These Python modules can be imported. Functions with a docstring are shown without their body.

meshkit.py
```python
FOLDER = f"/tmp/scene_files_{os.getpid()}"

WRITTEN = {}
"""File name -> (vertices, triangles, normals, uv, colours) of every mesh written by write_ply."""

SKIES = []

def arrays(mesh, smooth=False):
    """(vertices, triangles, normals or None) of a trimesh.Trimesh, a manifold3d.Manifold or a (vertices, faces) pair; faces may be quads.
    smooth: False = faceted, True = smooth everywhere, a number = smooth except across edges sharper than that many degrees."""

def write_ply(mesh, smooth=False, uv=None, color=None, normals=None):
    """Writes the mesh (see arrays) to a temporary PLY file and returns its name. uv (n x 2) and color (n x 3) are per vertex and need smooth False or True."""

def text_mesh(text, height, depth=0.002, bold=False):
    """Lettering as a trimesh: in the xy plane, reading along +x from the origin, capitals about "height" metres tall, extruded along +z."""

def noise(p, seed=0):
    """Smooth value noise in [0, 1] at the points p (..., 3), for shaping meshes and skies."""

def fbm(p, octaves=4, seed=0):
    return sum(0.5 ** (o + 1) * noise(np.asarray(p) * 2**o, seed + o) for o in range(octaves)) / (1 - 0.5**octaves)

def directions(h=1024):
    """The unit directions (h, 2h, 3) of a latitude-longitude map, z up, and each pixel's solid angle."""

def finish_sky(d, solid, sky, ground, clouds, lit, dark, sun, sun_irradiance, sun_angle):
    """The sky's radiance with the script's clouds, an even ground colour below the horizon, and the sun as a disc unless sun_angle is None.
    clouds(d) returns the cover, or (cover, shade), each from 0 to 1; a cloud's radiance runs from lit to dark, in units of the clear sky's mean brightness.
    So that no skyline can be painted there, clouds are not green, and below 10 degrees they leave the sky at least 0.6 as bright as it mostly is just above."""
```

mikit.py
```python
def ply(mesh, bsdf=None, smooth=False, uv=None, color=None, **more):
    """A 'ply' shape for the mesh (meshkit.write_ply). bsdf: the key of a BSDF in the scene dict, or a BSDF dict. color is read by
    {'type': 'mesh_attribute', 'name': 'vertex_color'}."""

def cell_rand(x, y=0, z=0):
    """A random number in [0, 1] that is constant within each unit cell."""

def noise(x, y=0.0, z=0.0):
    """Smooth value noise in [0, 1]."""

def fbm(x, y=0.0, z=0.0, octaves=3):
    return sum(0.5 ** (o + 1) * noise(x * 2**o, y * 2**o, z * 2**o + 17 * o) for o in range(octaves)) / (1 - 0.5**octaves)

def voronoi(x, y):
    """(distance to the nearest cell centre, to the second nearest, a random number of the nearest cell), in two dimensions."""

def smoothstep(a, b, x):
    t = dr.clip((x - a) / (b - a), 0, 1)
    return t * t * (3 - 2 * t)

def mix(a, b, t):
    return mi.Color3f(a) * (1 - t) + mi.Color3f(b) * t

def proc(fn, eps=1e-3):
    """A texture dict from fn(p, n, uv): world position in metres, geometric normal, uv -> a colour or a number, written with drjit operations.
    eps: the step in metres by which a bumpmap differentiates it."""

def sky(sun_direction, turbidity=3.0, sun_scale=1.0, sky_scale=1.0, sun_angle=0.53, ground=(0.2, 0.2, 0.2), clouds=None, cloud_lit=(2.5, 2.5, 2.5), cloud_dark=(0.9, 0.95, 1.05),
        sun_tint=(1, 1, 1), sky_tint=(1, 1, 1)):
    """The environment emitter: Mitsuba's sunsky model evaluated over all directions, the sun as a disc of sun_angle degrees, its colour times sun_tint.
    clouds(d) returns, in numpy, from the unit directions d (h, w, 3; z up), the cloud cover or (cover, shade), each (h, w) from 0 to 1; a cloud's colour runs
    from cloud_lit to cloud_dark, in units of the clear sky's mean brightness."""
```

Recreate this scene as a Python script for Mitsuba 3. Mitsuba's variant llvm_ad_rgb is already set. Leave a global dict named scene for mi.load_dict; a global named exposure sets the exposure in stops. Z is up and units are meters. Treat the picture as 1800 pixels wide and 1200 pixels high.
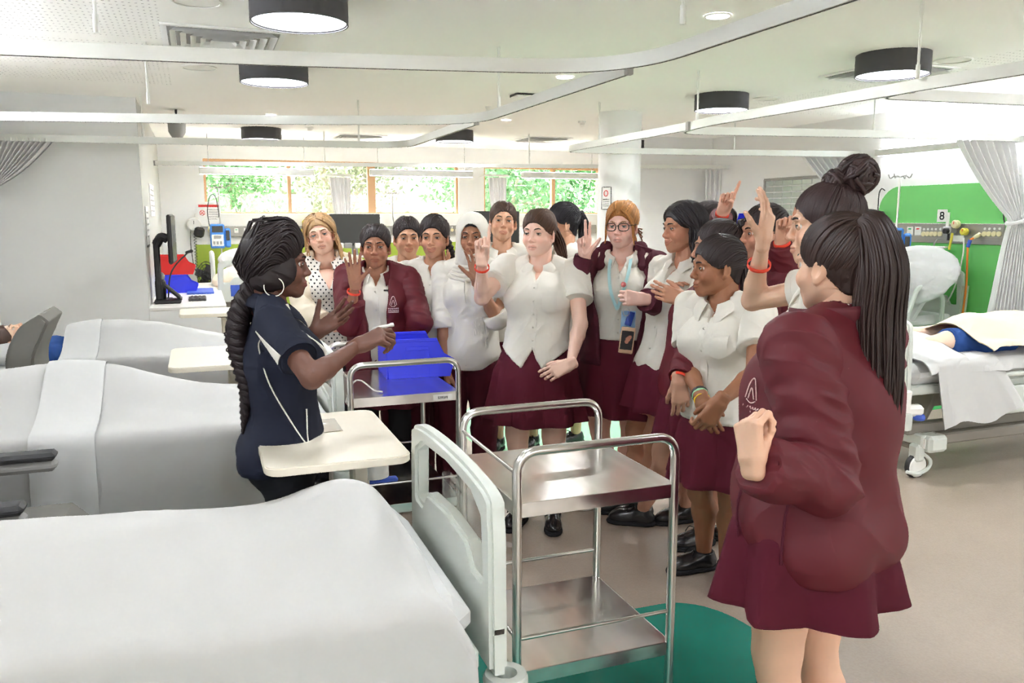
import math, random
import numpy as np, trimesh, drjit as dr, mitsuba as mi
import mikit, meshkit
from mikit import proc, noise, fbm, smoothstep, mix
from shapely.geometry import Polygon, Point
from shapely.geometry import box as sbox

T = mi.ScalarTransform4f
PI = math.pi
rng = np.random.default_rng(7)
scene, labels = {}, {}

# ------------------------------------------------------------------ camera, sky, exposure
FOC, CX, CY, EYE = 1450.0, 900.0, 600.0, 1.58
PITCH, YAW = math.radians(8.55), math.radians(20.73)
CD = np.array([math.sin(YAW) * math.cos(PITCH), math.cos(YAW) * math.cos(PITCH), -math.sin(PITCH)])
CR = np.array([math.cos(YAW), -math.sin(YAW), 0.0])
CU = np.cross(CR, CD)
CAM = np.array([0.0, 0.0, EYE])
scene['camera'] = {'type': 'perspective', 'fov': 2 * math.degrees(math.atan(900 / FOC)), 'fov_axis': 'x', 'near_clip': 0.05, 'far_clip': 200.0,
                   'to_world': T().look_at(origin=CAM.tolist(), target=(CAM + CD).tolist(), up=[0, 0, 1])}
exposure = 0.86
scene['sky'] = {'sampling_weight': 8.0, **mikit.sky((-0.35, 0.55, 0.75), turbidity=4.0, sun_scale=14.0, sky_scale=20.0, sky_tint=(1.12, 1.0, 0.9),
                         clouds=lambda d: (0.85 * np.ones(d.shape[:2]), 0.2 * meshkit.fbm(d * 3, 3)), cloud_lit=(1.9, 1.85, 1.8), cloud_dark=(1.2, 1.2, 1.2))}
LAMP_RADIANCE = 16.0


def ray(px, py):
    return CD + CR * (px - CX) / FOC - CU * (py - CY) / FOC


def at_z(px, py, z):
    r = ray(px, py)
    return CAM + r * ((z - EYE) / r[2])


def at_d(px, py, d):
    return CAM + ray(px, py) * d


def at_y(px, py, y):
    r = ray(px, py)
    return CAM + r * (y / r[1])


def at_x(px, py, x):
    r = ray(px, py)
    return CAM + r * (x / r[0])

# ------------------------------------------------------------------ materials
def mat(name, color, rough=0.5, metal=0.0, spec=0.5, **kw):
    d = {'type': 'principled', 'base_color': color if isinstance(color, dict) else {'type': 'rgb', 'value': list(color)}, 'roughness': rough, 'metallic': metal, 'specular': spec}
    d.update(kw)
    scene['mat_' + name] = {'type': 'twosided', 'bsdf': d}


def srgb(r, g, b):
    return tuple(float(((c / 255 + 0.055) / 1.055) ** 2.4 if c > 10 else c / 255 / 12.92) for c in (r, g, b))


VC = {'type': 'mesh_attribute', 'name': 'vertex_color'}
mat('skin', VC, 0.5, spec=0.35)
mat('hair', VC, 0.40, spec=0.22)
mat('cloth', VC, 0.85, spec=0.15)
mat('shell', VC, 0.55, spec=0.2)
mat('gloss', VC, 0.25, spec=0.5)
mat('steel', srgb(226, 225, 222), 0.2, 1.0)
mat('steel_sheet', {**proc(lambda p, n, uv: mix(srgb(222, 221, 217), srgb(236, 235, 232), noise(p.x * 40, p.y * 3, p.z * 40)))}, 0.17, 1.0)
for nm, c, r in [('white_paint', (236, 237, 237), .6), ('grey_wall', (226, 228, 229), .55), ('ceiling_white', (222, 221, 215), .9), ('rail_white', (222, 224, 220), .35),
                 ('black', (28, 28, 30), .45), ('charcoal', (52, 52, 54), .6), ('screen', (48, 49, 48), .3), ('bed_plastic', (208, 214, 208), .35), ('table_cream', (236, 229, 212), .35),
                 ('bin_blue', (52, 62, 222), .35), ('bin_red', (206, 40, 38), .35), ('pump_blue', (70, 130, 205), .4), ('grey_chair', (112, 111, 106), .7),
                 ('wood', (204, 164, 126), .5), ('white_plastic', (236, 236, 232), .35), ('grey_plastic', (150, 150, 148), .45), ('cream_plastic', (232, 222, 180), .4),
                 ('yellow_plastic', (220, 205, 70), .4), ('orange', (228, 130, 50), .45), ('green_dot', (40, 160, 110), .4), ('red_dot', (214, 50, 50), .4), ('blue_clip', (62, 92, 190), .4),
                 ('lime_wall', (150, 172, 62), .6), ('paper', (240, 240, 238), .8), ('print_black', (30, 30, 32), .8), ('print_red', (206, 60, 60), .8), ('print_grey', (150, 150, 150), .8),
                 ('bed_grey', (128, 124, 116), .5), ('gown', (30, 66, 128), .85), ('doll', (232, 190, 160), .5), ('sheet', (232, 232, 230), .9), ('gold', (222, 190, 140), .3)]:
    mat(nm, srgb(*c), r, spec=.4)


# ------------------------------------------------------------------ scene writing
taken = {}


def key_for(name, parent=None):
    base = (parent + '__' if parent else '') + name
    n = taken.get(base, 0)
    taken[base] = n + 1
    return base if n == 0 else f'{base}_{n:03d}'


def thing(name, label, cat, group=None):
    k = key_for(name)
    labels[k] = {'label': label, 'category': cat}
    if group:
        labels[k]['group'] = group
    return k


def obj(name, mesh, m, parent=None, smooth=30, label=None, cat=None, group=None, kind=None, color=None, uv=None, join=False, **more):
    if isinstance(mesh, list) and not join and kind != 'structure':
        ks = [obj(name, q, m, parent, smooth, label, cat, group, kind, color, uv, **more) for q in mesh]
        return ks[0]
    k = key_for(name, parent)
    if isinstance(mesh, list):
        mesh = trimesh.util.concatenate(mesh)
    if color is not None:
        smooth = True if smooth else False
        if np.ndim(color) == 1:
            v = mesh.vertices if hasattr(mesh, 'vertices') else mesh[0]
            color = np.tile(np.asarray(color, float), (len(v), 1))
    scene[k] = mikit.ply(mesh, 'mat_' + m, smooth=smooth, color=color, uv=uv, **more)
    lab = {a: b for a, b in (('label', label), ('category', cat), ('group', group), ('kind', kind)) if b}
    if lab:
        labels[k] = lab
    return k


def struct(name, mesh, m, label=None, cat=None, **kw):
    return obj(name, mesh, m, kind='structure', label=label, cat=cat, **kw)


def shape_like(k, name, to_world, parent=None, **lab):
    """another copy of the shape under key k"""
    n = key_for(name, parent)
    scene[n] = {**scene[k], 'to_world': to_world}
    if lab:
        labels[n] = lab
    return n


# ------------------------------------------------------------------ meshes
def box(lo, hi, bevel=0.0):
    lo, hi = np.minimum(lo, hi), np.maximum(lo, hi)
    lo, hi = np.array(lo, float), np.array(hi, float)
    if bevel <= 0:
        b = trimesh.creation.box(hi - lo)
        b.apply_translation((lo + hi) / 2)
        return b
    b = min(bevel, 0.49 * (hi - lo).min())
    pts = []
    for s in np.ndindex(2, 2, 2):
        c = np.where(s, hi, lo)
        d = np.where(s, -1, 1) * b
        for k in range(3):
            q = c + d
            q[k] = c[k]
            pts.append(q)
    return trimesh.convex.convex_hull(np.array(pts))


def tf(mesh, loc=(0, 0, 0), rz=0.0, rx=0.0, ry=0.0):
    m = mesh.copy()
    for a, ax in ((rx, [1, 0, 0]), (ry, [0, 1, 0]), (rz, [0, 0, 1])):
        if a:
            m.apply_transform(trimesh.transformations.rotation_matrix(a, ax))
    m.apply_translation(loc)
    return m


def unit(v):
    v = np.asarray(v, float)
    return v / max(np.linalg.norm(v), 1e-12)


def cyl(p0, p1, r, r1=None, n=20):
    """cylinder or cone frustum between two points"""
    p0, p1 = np.asarray(p0, float), np.asarray(p1, float)
    r1 = r if r1 is None else r1
    return lathe([(0, 0), (r, 0), (r1, 1), (0, 1)], n, p0, p1)


def lathe(prof, n=32, p0=(0, 0, 0), p1=(0, 0, 1)):
    """profile (radius, fraction of the axis p0-p1), turned"""
    p0, p1 = np.asarray(p0, float), np.asarray(p1, float)
    z = unit(p1 - p0)
    x = unit(np.cross(z, [0, 1, 0] if abs(z[1]) < 0.9 else [1, 0, 0]))
    y = np.cross(z, x)
    a = np.arange(n) * 2 * PI / n
    ring = np.cos(a)[:, None] * x + np.sin(a)[:, None] * y
    V = np.concatenate([p0 + (p1 - p0) * t + ring * max(r, 1e-5) for r, t in prof])
    F = []
    i = np.arange(n)
    j = (i + 1) % n
    for k in range(len(prof) - 1):
        a0, b0 = k * n, (k + 1) * n
        F += [np.stack([a0 + i, a0 + j, b0 + j], 1), np.stack([a0 + i, b0 + j, b0 + i], 1)]
    return trimesh.Trimesh(V, np.vstack(F), process=False)


def tube(pts, r, n=10, closed=False, cap=True):
    """round tube along a polyline; r a number or one per point"""
    P = np.asarray(pts, float)
    m = len(P)
    r = np.broadcast_to(np.asarray(r, float), (m,))
    if closed:
        Tn = np.roll(P, -1, 0) - np.roll(P, 1, 0)
    else:
        Tn = np.gradient(P, axis=0)
    Tn /= np.linalg.norm(Tn, axis=1, keepdims=True) + 1e-12
    nrm = np.cross(Tn[0], [0, 0, 1] if abs(Tn[0][2]) < 0.9 else [1, 0, 0])
    nrm = unit(nrm)
    N = [nrm]
    for k in range(1, m):
        q = N[-1] - Tn[k] * (N[-1] @ Tn[k])
        N.append(unit(q))
    N = np.array(N)
    B = np.cross(Tn, N)
    a = np.arange(n) * 2 * PI / n
    V = (P[:, None] + r[:, None, None] * (np.cos(a)[None, :, None] * N[:, None] + np.sin(a)[None, :, None] * B[:, None])).reshape(-1, 3)
    i = np.arange(n)
    j = (i + 1) % n
    F = []
    for k in range(m if closed else m - 1):
        a0, b0 = k * n, ((k + 1) % m) * n
        F += [np.stack([a0 + i, a0 + j, b0 + j], 1), np.stack([a0 + i, b0 + j, b0 + i], 1)]
    if not closed and cap:
        V = np.vstack([V, P[:1], P[-1:]])
        c0, c1 = m * n, m * n + 1
        F += [np.stack([j, i, i * 0 + c0], 1), np.stack([(m - 1) * n + i, (m - 1) * n + j, i * 0 + c1], 1)]
    return trimesh.Trimesh(V, np.vstack(F), process=False)


def spline(pts, n=24, closed=False):
    """Catmull-Rom through the points"""
    P = np.asarray(pts, float)
    if closed:
        P = np.vstack([P[-1:], P, P[:2]])
    else:
        P = np.vstack([2 * P[:1] - P[1:2], P, 2 * P[-1:] - P[-2:-1]])
    m = len(P) - 3
    u = np.linspace(0, m, n, endpoint=not closed)
    k = np.minimum(u.astype(int), m - 1)
    t = (u - k)[:, None]
    a, b, c, d = P[k], P[k + 1], P[k + 2], P[k + 3]
    return 0.5 * (2 * b + (c - a) * t + (2 * a - 5 * b + 4 * c - d) * t ** 2 + (3 * b - a - 3 * c + d) * t ** 3)


def roundpath(pts, rad, n=8):
    """polyline with its inner corners rounded"""
    P = np.asarray(pts, float)
    out = [P[0]]
    for k in range(1, len(P) - 1):
        a, b, c = P[k - 1], P[k], P[k + 1]
        u, v = unit(a - b), unit(c - b)
        L = min(rad, 0.49 * np.linalg.norm(a - b), 0.49 * np.linalg.norm(c - b))
        for t in np.linspace(0, 1, n):
            out.append((1 - t) ** 2 * (b + u * L) + 2 * t * (1 - t) * b + t * t * (b + v * L))
    out.append(P[-1])
    return np.array(out)


def extrude(poly, h, loc=(0, 0, 0), axis='z'):
    """shapely polygon extruded by h along z, or its plane stood up: axis x -> polygon in (y,z), axis y -> polygon in (x,z)"""
    m = trimesh.creation.extrude_polygon(poly, h, engine='earcut')
    v = np.array(m.vertices)
    if axis == 'x':
        m = trimesh.Trimesh(v[:, [2, 0, 1]], m.faces, process=False)
    elif axis == 'y':
        m = trimesh.Trimesh(v[:, [0, 2, 1]], m.faces[:, ::-1], process=False)
    m.apply_translation(loc)
    return m


def rrect(x0, y0, x1, y1, r, n=8):
    return sbox(x0 + r, y0 + r, x1 - r, y1 - r).buffer(r, quad_segs=n)


def grid_mesh(P, closed_u=False):
    """P (nu, nv, 3) -> quads"""
    nu, nv = P.shape[:2]
    idx = np.arange(nu * nv).reshape(nu, nv)
    a = idx if closed_u else idx[:-1]
    b = np.roll(idx, -1, 0) if closed_u else idx[1:]
    q = np.stack([a[:, :-1], b[:, :-1], b[:, 1:], a[:, 1:]], -1).reshape(-1, 4)
    F = np.vstack([q[:, [0, 1, 2]], q[:, [0, 2, 3]]])
    return trimesh.Trimesh(P.reshape(-1, 3), F, process=False)


def thick(P, t, closed_u=False):
    """a sheet P (nu, nv, 3) given thickness t along its normals"""
    du = np.roll(P, -1, 0) - np.roll(P, 1, 0) if closed_u else np.gradient(P, axis=0)
    dv = np.gradient(P, axis=1)
    n = np.cross(du, dv)
    n /= np.linalg.norm(n, axis=-1, keepdims=True) + 1e-12
    Q = np.concatenate([P, (P - n * t)[:, ::-1]], 1)
    Q = np.concatenate([Q, Q[:, :1]], 1)
    if not closed_u:
        pass
    return grid_mesh(Q, closed_u)


def text(s, h, loc, right, up, depth=0.001, bold=False, center=True):
    m = meshkit.text_mesh(s, h, depth, bold)
    right, up = unit(right), unit(up)
    w = m.bounds[1][0] if center else 0
    v = np.array(m.vertices)
    out = np.asarray(loc) + (v[:, :1] - w / 2) * right + (v[:, 1:2] - (h / 2 if center else 0)) * up + v[:, 2:] * np.cross(right, up)
    return trimesh.Trimesh(out, m.faces, process=False)


# ------------------------------------------------------------------ signed distances -> meshes
def rc(a, b, ra, rb, k=0.0, sub=False):
    a, b = np.asarray(a, float), np.asarray(b, float)
    ba = b - a
    L = max(float(ba @ ba), 1e-12)

    def f(X, Y, Z):
        x, y, z = X - a[0], Y - a[1], Z - a[2]
        t = np.clip((x * ba[0] + y * ba[1] + z * ba[2]) / L, 0, 1)
        return np.sqrt((x - t * ba[0]) ** 2 + (y - t * ba[1]) ** 2 + (z - t * ba[2]) ** 2) - (ra + (rb - ra) * t)
    return f, np.minimum(a - ra, b - rb), np.maximum(a + ra, b + rb), k, sub


def el(c, r, k=0.0, R=None, sub=False):
    c, r = np.asarray(c, float), np.asarray(r, float)

    def f(X, Y, Z):
        x, y, z = X - c[0], Y - c[1], Z - c[2]
        if R is not None:
            x, y, z = (R[0][i] * x + R[1][i] * y + R[2][i] * z for i in range(3))
        k0 = np.sqrt((x / r[0]) ** 2 + (y / r[1]) ** 2 + (z / r[2]) ** 2)
        k1 = np.sqrt((x / r[0] ** 2) ** 2 + (y / r[1] ** 2) ** 2 + (z / r[2] ** 2) ** 2)
        return k0 * (k0 - 1) / np.maximum(k1, 1e-6)
    m = r if R is None else np.full(3, r.max())
    return f, c - m, c + m, k, sub


def rotm(rx=0, ry=0, rz=0):
    cx, sx, cy, sy, cz, sz = math.cos(rx), math.sin(rx), math.cos(ry), math.sin(ry), math.cos(rz), math.sin(rz)
    return np.array([[cz, -sz, 0], [sz, cz, 0], [0, 0, 1]]) @ np.array([[cy, 0, sy], [0, 1, 0], [-sy, 0, cy]]) @ np.array([[1, 0, 0], [0, cx, -sx], [0, sx, cx]])


def sd_eval(prims, P):
    X, Y, Z = P[..., 0], P[..., 1], P[..., 2]
    d = np.full(X.shape, 0.5)
    for f, lo, hi, k, sub in prims:
        e = f(X, Y, Z)
        if sub:
            e = -e
            h = np.maximum(k - np.abs(d - e), 0)
            d = np.maximum(d, e) + (h * h / (4 * k) if k else 0)
        else:
            h = np.maximum(k - np.abs(d - e), 0)
            d = np.minimum(d, e) - (h * h / (4 * k) if k else 0)
    return d


def sd_mesh(prims, h, off=0.0, cuts=(), pad=0.0):
    """mesh of the blended primitives grown by off, kept where every cut(X,Y,Z) < 0 (surface nets)"""
    pos = [p for p in prims if not p[4]]
    m = off + 3 * h + pad
    lo = np.min([p[1] for p in pos], 0) - m
    hi = np.max([p[2] for p in pos], 0) + m
    n = np.ceil((hi - lo) / h).astype(int) + 1
    ax = [(lo[i] + h * np.arange(n[i])).astype(np.float32) for i in range(3)]
    d = np.full(n, 0.5, np.float32)
    for f, a, b, k, sub in prims:
        g = off + max(k, 0.0) + 2.5 * h
        s = [slice(max(int((a[i] - g - lo[i]) / h), 0), min(int((b[i] + g - lo[i]) / h) + 2, n[i])) for i in range(3)]
        if any(q.start >= q.stop for q in s):
            continue
        e = f(ax[0][s[0]][:, None, None], ax[1][s[1]][None, :, None], ax[2][s[2]][None, None, :]).astype(np.float32)
        o = d[s[0], s[1], s[2]]
        if sub:
            e = -e
            hh = np.maximum(k - np.abs(o - e), 0)
            d[s[0], s[1], s[2]] = np.maximum(o, e) + (hh * hh / (4 * k) if k else 0)
        else:
            hh = np.maximum(k - np.abs(o - e), 0)
            d[s[0], s[1], s[2]] = np.minimum(o, e) - (hh * hh / (4 * k) if k else 0)
    d -= off
    for c in cuts:
        d = np.maximum(d, c(ax[0][:, None, None], ax[1][None, :, None], ax[2][None, None, :]).astype(np.float32))
    return nets(d, lo, h)


def nets(d, lo, h):
    d[[0, -1]] = 0.5
    d[:, [0, -1]] = 0.5
    d[:, :, [0, -1]] = 0.5
    s = d < 0
    nx, ny, nz = d.shape
    c = sum(s[i:nx - 1 + i, j:ny - 1 + j, k:nz - 1 + k].astype(np.int8) for i in (0, 1) for j in (0, 1) for k in (0, 1))
    I, J, K = np.nonzero((c > 0) & (c < 8))
    vid = np.full((nx - 1, ny - 1, nz - 1), -1, np.int32)
    vid[I, J, K] = np.arange(len(I))
    acc, cnt = np.zeros((len(I), 3)), np.zeros(len(I))
    cor = [(i, j, k) for i in (0, 1) for j in (0, 1) for k in (0, 1)]
    for p in range(8):
        for q in range(p + 1, 8):
            a, b = cor[p], cor[q]
            if sum(abs(a[t] - b[t]) for t in range(3)) != 1:
                continue
            da, db = d[I + a[0], J + a[1], K + a[2]], d[I + b[0], J + b[1], K + b[2]]
            x = (da < 0) != (db < 0)
            t = np.where(x, da / np.where(x, da - db, 1), 0)[:, None]
            acc += np.where(x[:, None], np.array(a) + t * (np.array(b) - np.array(a)), 0)
            cnt += x
    V = lo + h * (np.stack([I, J, K], 1) + acc / np.maximum(cnt, 1)[:, None])
    F = []
    for axn in range(3):
        sl0, sl1 = [slice(None)] * 3, [slice(None)] * 3
        sl0[axn], sl1[axn] = slice(0, -1), slice(1, None)
        a, b = s[tuple(sl0)], s[tuple(sl1)]
        A = np.argwhere(a != b)
        A = A[np.all([(A[:, t] > 0) & (A[:, t] < d.shape[t] - 1) for t in range(3) if t != axn], 0)]
        u, v = [t for t in range(3) if t != axn]
        if axn == 1:
            u, v = v, u
        eu, ev = np.eye(3, dtype=int)[u], np.eye(3, dtype=int)[v]
        q = np.stack([vid[tuple((A - eu - ev).T)], vid[tuple((A - ev).T)], vid[tuple(A.T)], vid[tuple((A - eu).T)]], 1)
        inside = a[tuple(A.T)]
        q = np.where(inside[:, None], q, q[:, ::-1])
        F += [q[:, [0, 1, 2]], q[:, [0, 2, 3]]]
    return trimesh.Trimesh(V, np.vstack(F), process=False)


def bundle(paths, rad, n=5):
    """many tapered tubes at once: paths (N, m, 3), rad (N, m) -> one mesh"""
    P = np.asarray(paths, float)
    N, m = P.shape[:2]
    R = np.broadcast_to(rad, (N, m))
    Tn = np.gradient(P, axis=1)
    Tn /= np.linalg.norm(Tn, axis=-1, keepdims=True) + 1e-12
    ref = np.where(np.abs(Tn[..., :1]) < 0.8, [[[1.0, 0, 0]]], [[[0, 1.0, 0]]])
    U = np.cross(Tn, ref)
    U /= np.linalg.norm(U, axis=-1, keepdims=True) + 1e-12
    W = np.cross(Tn, U)
    a = np.arange(n) * 2 * PI / n
    V = P[:, :, None] + R[:, :, None, None] * (np.cos(a)[:, None] * U[:, :, None] + np.sin(a)[:, None] * W[:, :, None])
    base = (np.arange(N) * m * n)[:, None, None] + (np.arange(m - 1) * n)[None, :, None]
    i, j = np.arange(n), (np.arange(n) + 1) % n
    q = np.stack([base + i, base + j, base + n + j, base + n + i], -1).reshape(-1, 4)
    return trimesh.Trimesh(V.reshape(-1, 3), np.vstack([q[:, [0, 1, 2]], q[:, [0, 2, 3]]]), process=False)

# ------------------------------------------------------------------ people: heads, hands, hair
# head frame: x to the person's right, y forward, z up, origin between the eyes' height and the skull's middle
SK_C, SK_R = np.array([0, -0.014, 0.036]), np.array([0.0735, 0.094, 0.084])


def head_prims(smile=0.0, full=0.0):
    g = []
    g.append(el(SK_C, SK_R))
    g.append(el((0, 0.025, -0.034), (0.0545 + .003 * full, 0.058, 0.077), 0.03))
    for s in (-1, 1):
        g.append(rc((s * 0.0465, -0.004, -0.052), (s * 0.010, 0.063, -0.094), 0.0165 + .003 * full, 0.0115, 0.03))
        g.append(el((s * 0.036, 0.056, -0.034), (0.024 + .003 * full, 0.025, 0.026), 0.02))
        g.append(rc((s * 0.014, 0.084, 0.021), (s * 0.044, 0.068, 0.019), 0.009, 0.008, 0.016))
    g.append(rc((0, 0.070, -0.096), (0, 0.067, -0.099), 0.0105, 0.0105, 0.02))
    for s in (-1, 1):
        g.append(el((s * 0.0305, 0.0955, -0.001), (0.0155, 0.0165, 0.0105), 0.013, sub=True))
    g.append(rc((0, 0.083, 0.010), (0, 0.1005, -0.030), 0.0062, 0.0078, 0.013))
    g.append(el((0, 0.0995, -0.0325), (0.0090, 0.0095, 0.0080), 0.010))
    for s in (-1, 1):
        g.append(el((s * 0.0115, 0.0915, -0.0355), (0.0072, 0.011, 0.0068), 0.009))
        g.append(el((s * 0.0055, 0.0965, -0.0425), (0.0030, 0.0042, 0.0026), 0.002, sub=True))
    sm = 0.006 * smile
    # the mouth: a muzzle, two lips and the line between them
    g.append(el((0, 0.078, -0.066), (0.024, 0.0155, 0.020), 0.016))
    for s in (-1, 1):
        g.append(rc((s * 0.003, 0.0925, -0.0615), (s * (0.021 + sm / 2), 0.0825, -0.0655 + sm), 0.0042, 0.002, 0.005))
        g.append(rc((0, 0.0915, -0.0725), (s * (0.019 + sm / 2), 0.0825, -0.0675 + sm), 0.0052, 0.002, 0.005))
        g.append(rc((0, 0.0985, -0.0668), (s * (0.022 + sm / 2), 0.086, -0.0662 + sm), 0.0013, 0.001, 0.003, sub=True))
    for s in (-1, 1):
        R = rotm(0.25, 0, s * -0.35)
        g.append(el((s * 0.0755, -0.012, -0.012), (0.007, 0.0185, 0.0325), 0.006, R))
        g.append(el((s * 0.0825, -0.009, -0.008), (0.006, 0.0105, 0.020), 0.005, R, sub=True))
        g.append(el((s * 0.073, 0.0, -0.038), (0.006, 0.009, 0.010), 0.006))
    g.append(rc((0, -0.03, -0.03), (0, -0.038, -0.15), 0.05, 0.049, 0.03))
    return g


HEADS = {}


def head_mesh(h, smile, full):
    key = (h, smile, full)
    if key not in HEADS:
        m = sd_mesh(head_prims(smile, full), h)
        v = np.array(m.vertices)
        x, y, z = v.T
        sm = 0.006 * smile
        zc = -0.0668 + sm * np.clip(np.abs(x) / 0.02, 0, 1.2) ** 2
        w = np.clip(1.15 - (np.abs(x) / (0.0235 + sm / 2)) ** 2, 0, 1)
        up = np.clip((0.0085 * w - np.abs(z - zc - 0.003) + .0012) / 0.0028, 0, 1)
        dn = np.clip((0.0115 * w - np.abs(z - zc + 0.004) + .0012) / 0.0028, 0, 1)
        lip = np.clip(np.where(z > zc, up, dn), 0, 1) * (y > 0.074)
        line = np.clip(1 - np.abs(z - zc) / 0.0022, 0, 1) * np.clip((0.0245 - np.abs(x)) / 0.003, 0, 1) * (y > 0.072)
        blush = np.exp(-(((np.abs(x) - 0.04) / 0.022) ** 2 + ((z + 0.03) / 0.02) ** 2)) * (y > 0.02) + 0.7 * np.exp(-((x / .014) ** 2 + ((z + .036) / .014) ** 2)) * (y > .085)
        HEADS[key] = (v, np.array(m.faces), lip, line, blush)
    return HEADS[key]


def eye_mesh(gaze, c=(0, 0, 0), r=0.0122, iris=(.03, .014, .007), white=(.72, .70, .68)):
    """eyeball whose rings run round the gaze; iris and pupil are coloured rings"""
    th = np.radians([0, 13, 13.5, 28, 31, 32, 42, 60, 85, 115, 150, 180])
    col = [(.004,) * 3, (.004,) * 3, iris, iris, tuple(0.5 * np.array(iris)), white, white, white, white, white, white, white]
    g = unit(gaze)
    x = unit(np.cross(g, [0, 0, 1]))
    y = np.cross(x, g)
    n = 20
    a = np.arange(n) * 2 * PI / n
    V, C = [], []
    for t, q in zip(th, col):
        rr = r * (1.045 if t < np.radians(26) else 1.0)
        V.append(np.asarray(c) + rr * (math.cos(t) * g + math.sin(t) * (np.cos(a)[:, None] * x + np.sin(a)[:, None] * y)))
        C.append(np.tile(q, (n, 1)))
    V = np.array(V)
    m = grid_mesh(np.transpose(V, (1, 0, 2)), True)
    C = np.transpose(np.array(C), (1, 0, 2)).reshape(-1, 3)
    return m, C


def lid_mesh(c, r, e0, e1, a=70, n=14, m=6, tilt=0.0):
    """a band of a sphere: elevations e0..e1 (degrees), +-a degrees to the sides"""
    A, E = np.meshgrid(np.radians(np.linspace(-a, a, n)), np.linspace(0, 1, m), indexing='ij')
    edge = np.cos(np.clip(A * 90 / 62, -PI / 2, PI / 2))
    lo = np.radians(np.where(e1 > e0, e0, e0)) * edge + tilt * A
    el_ = lo + (np.radians(e1) - lo) * E
    P = np.asarray(c) + r * np.stack([np.sin(A) * np.cos(el_), np.cos(A) * np.cos(el_), np.sin(el_)], -1)
    return grid_mesh(P)


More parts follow.
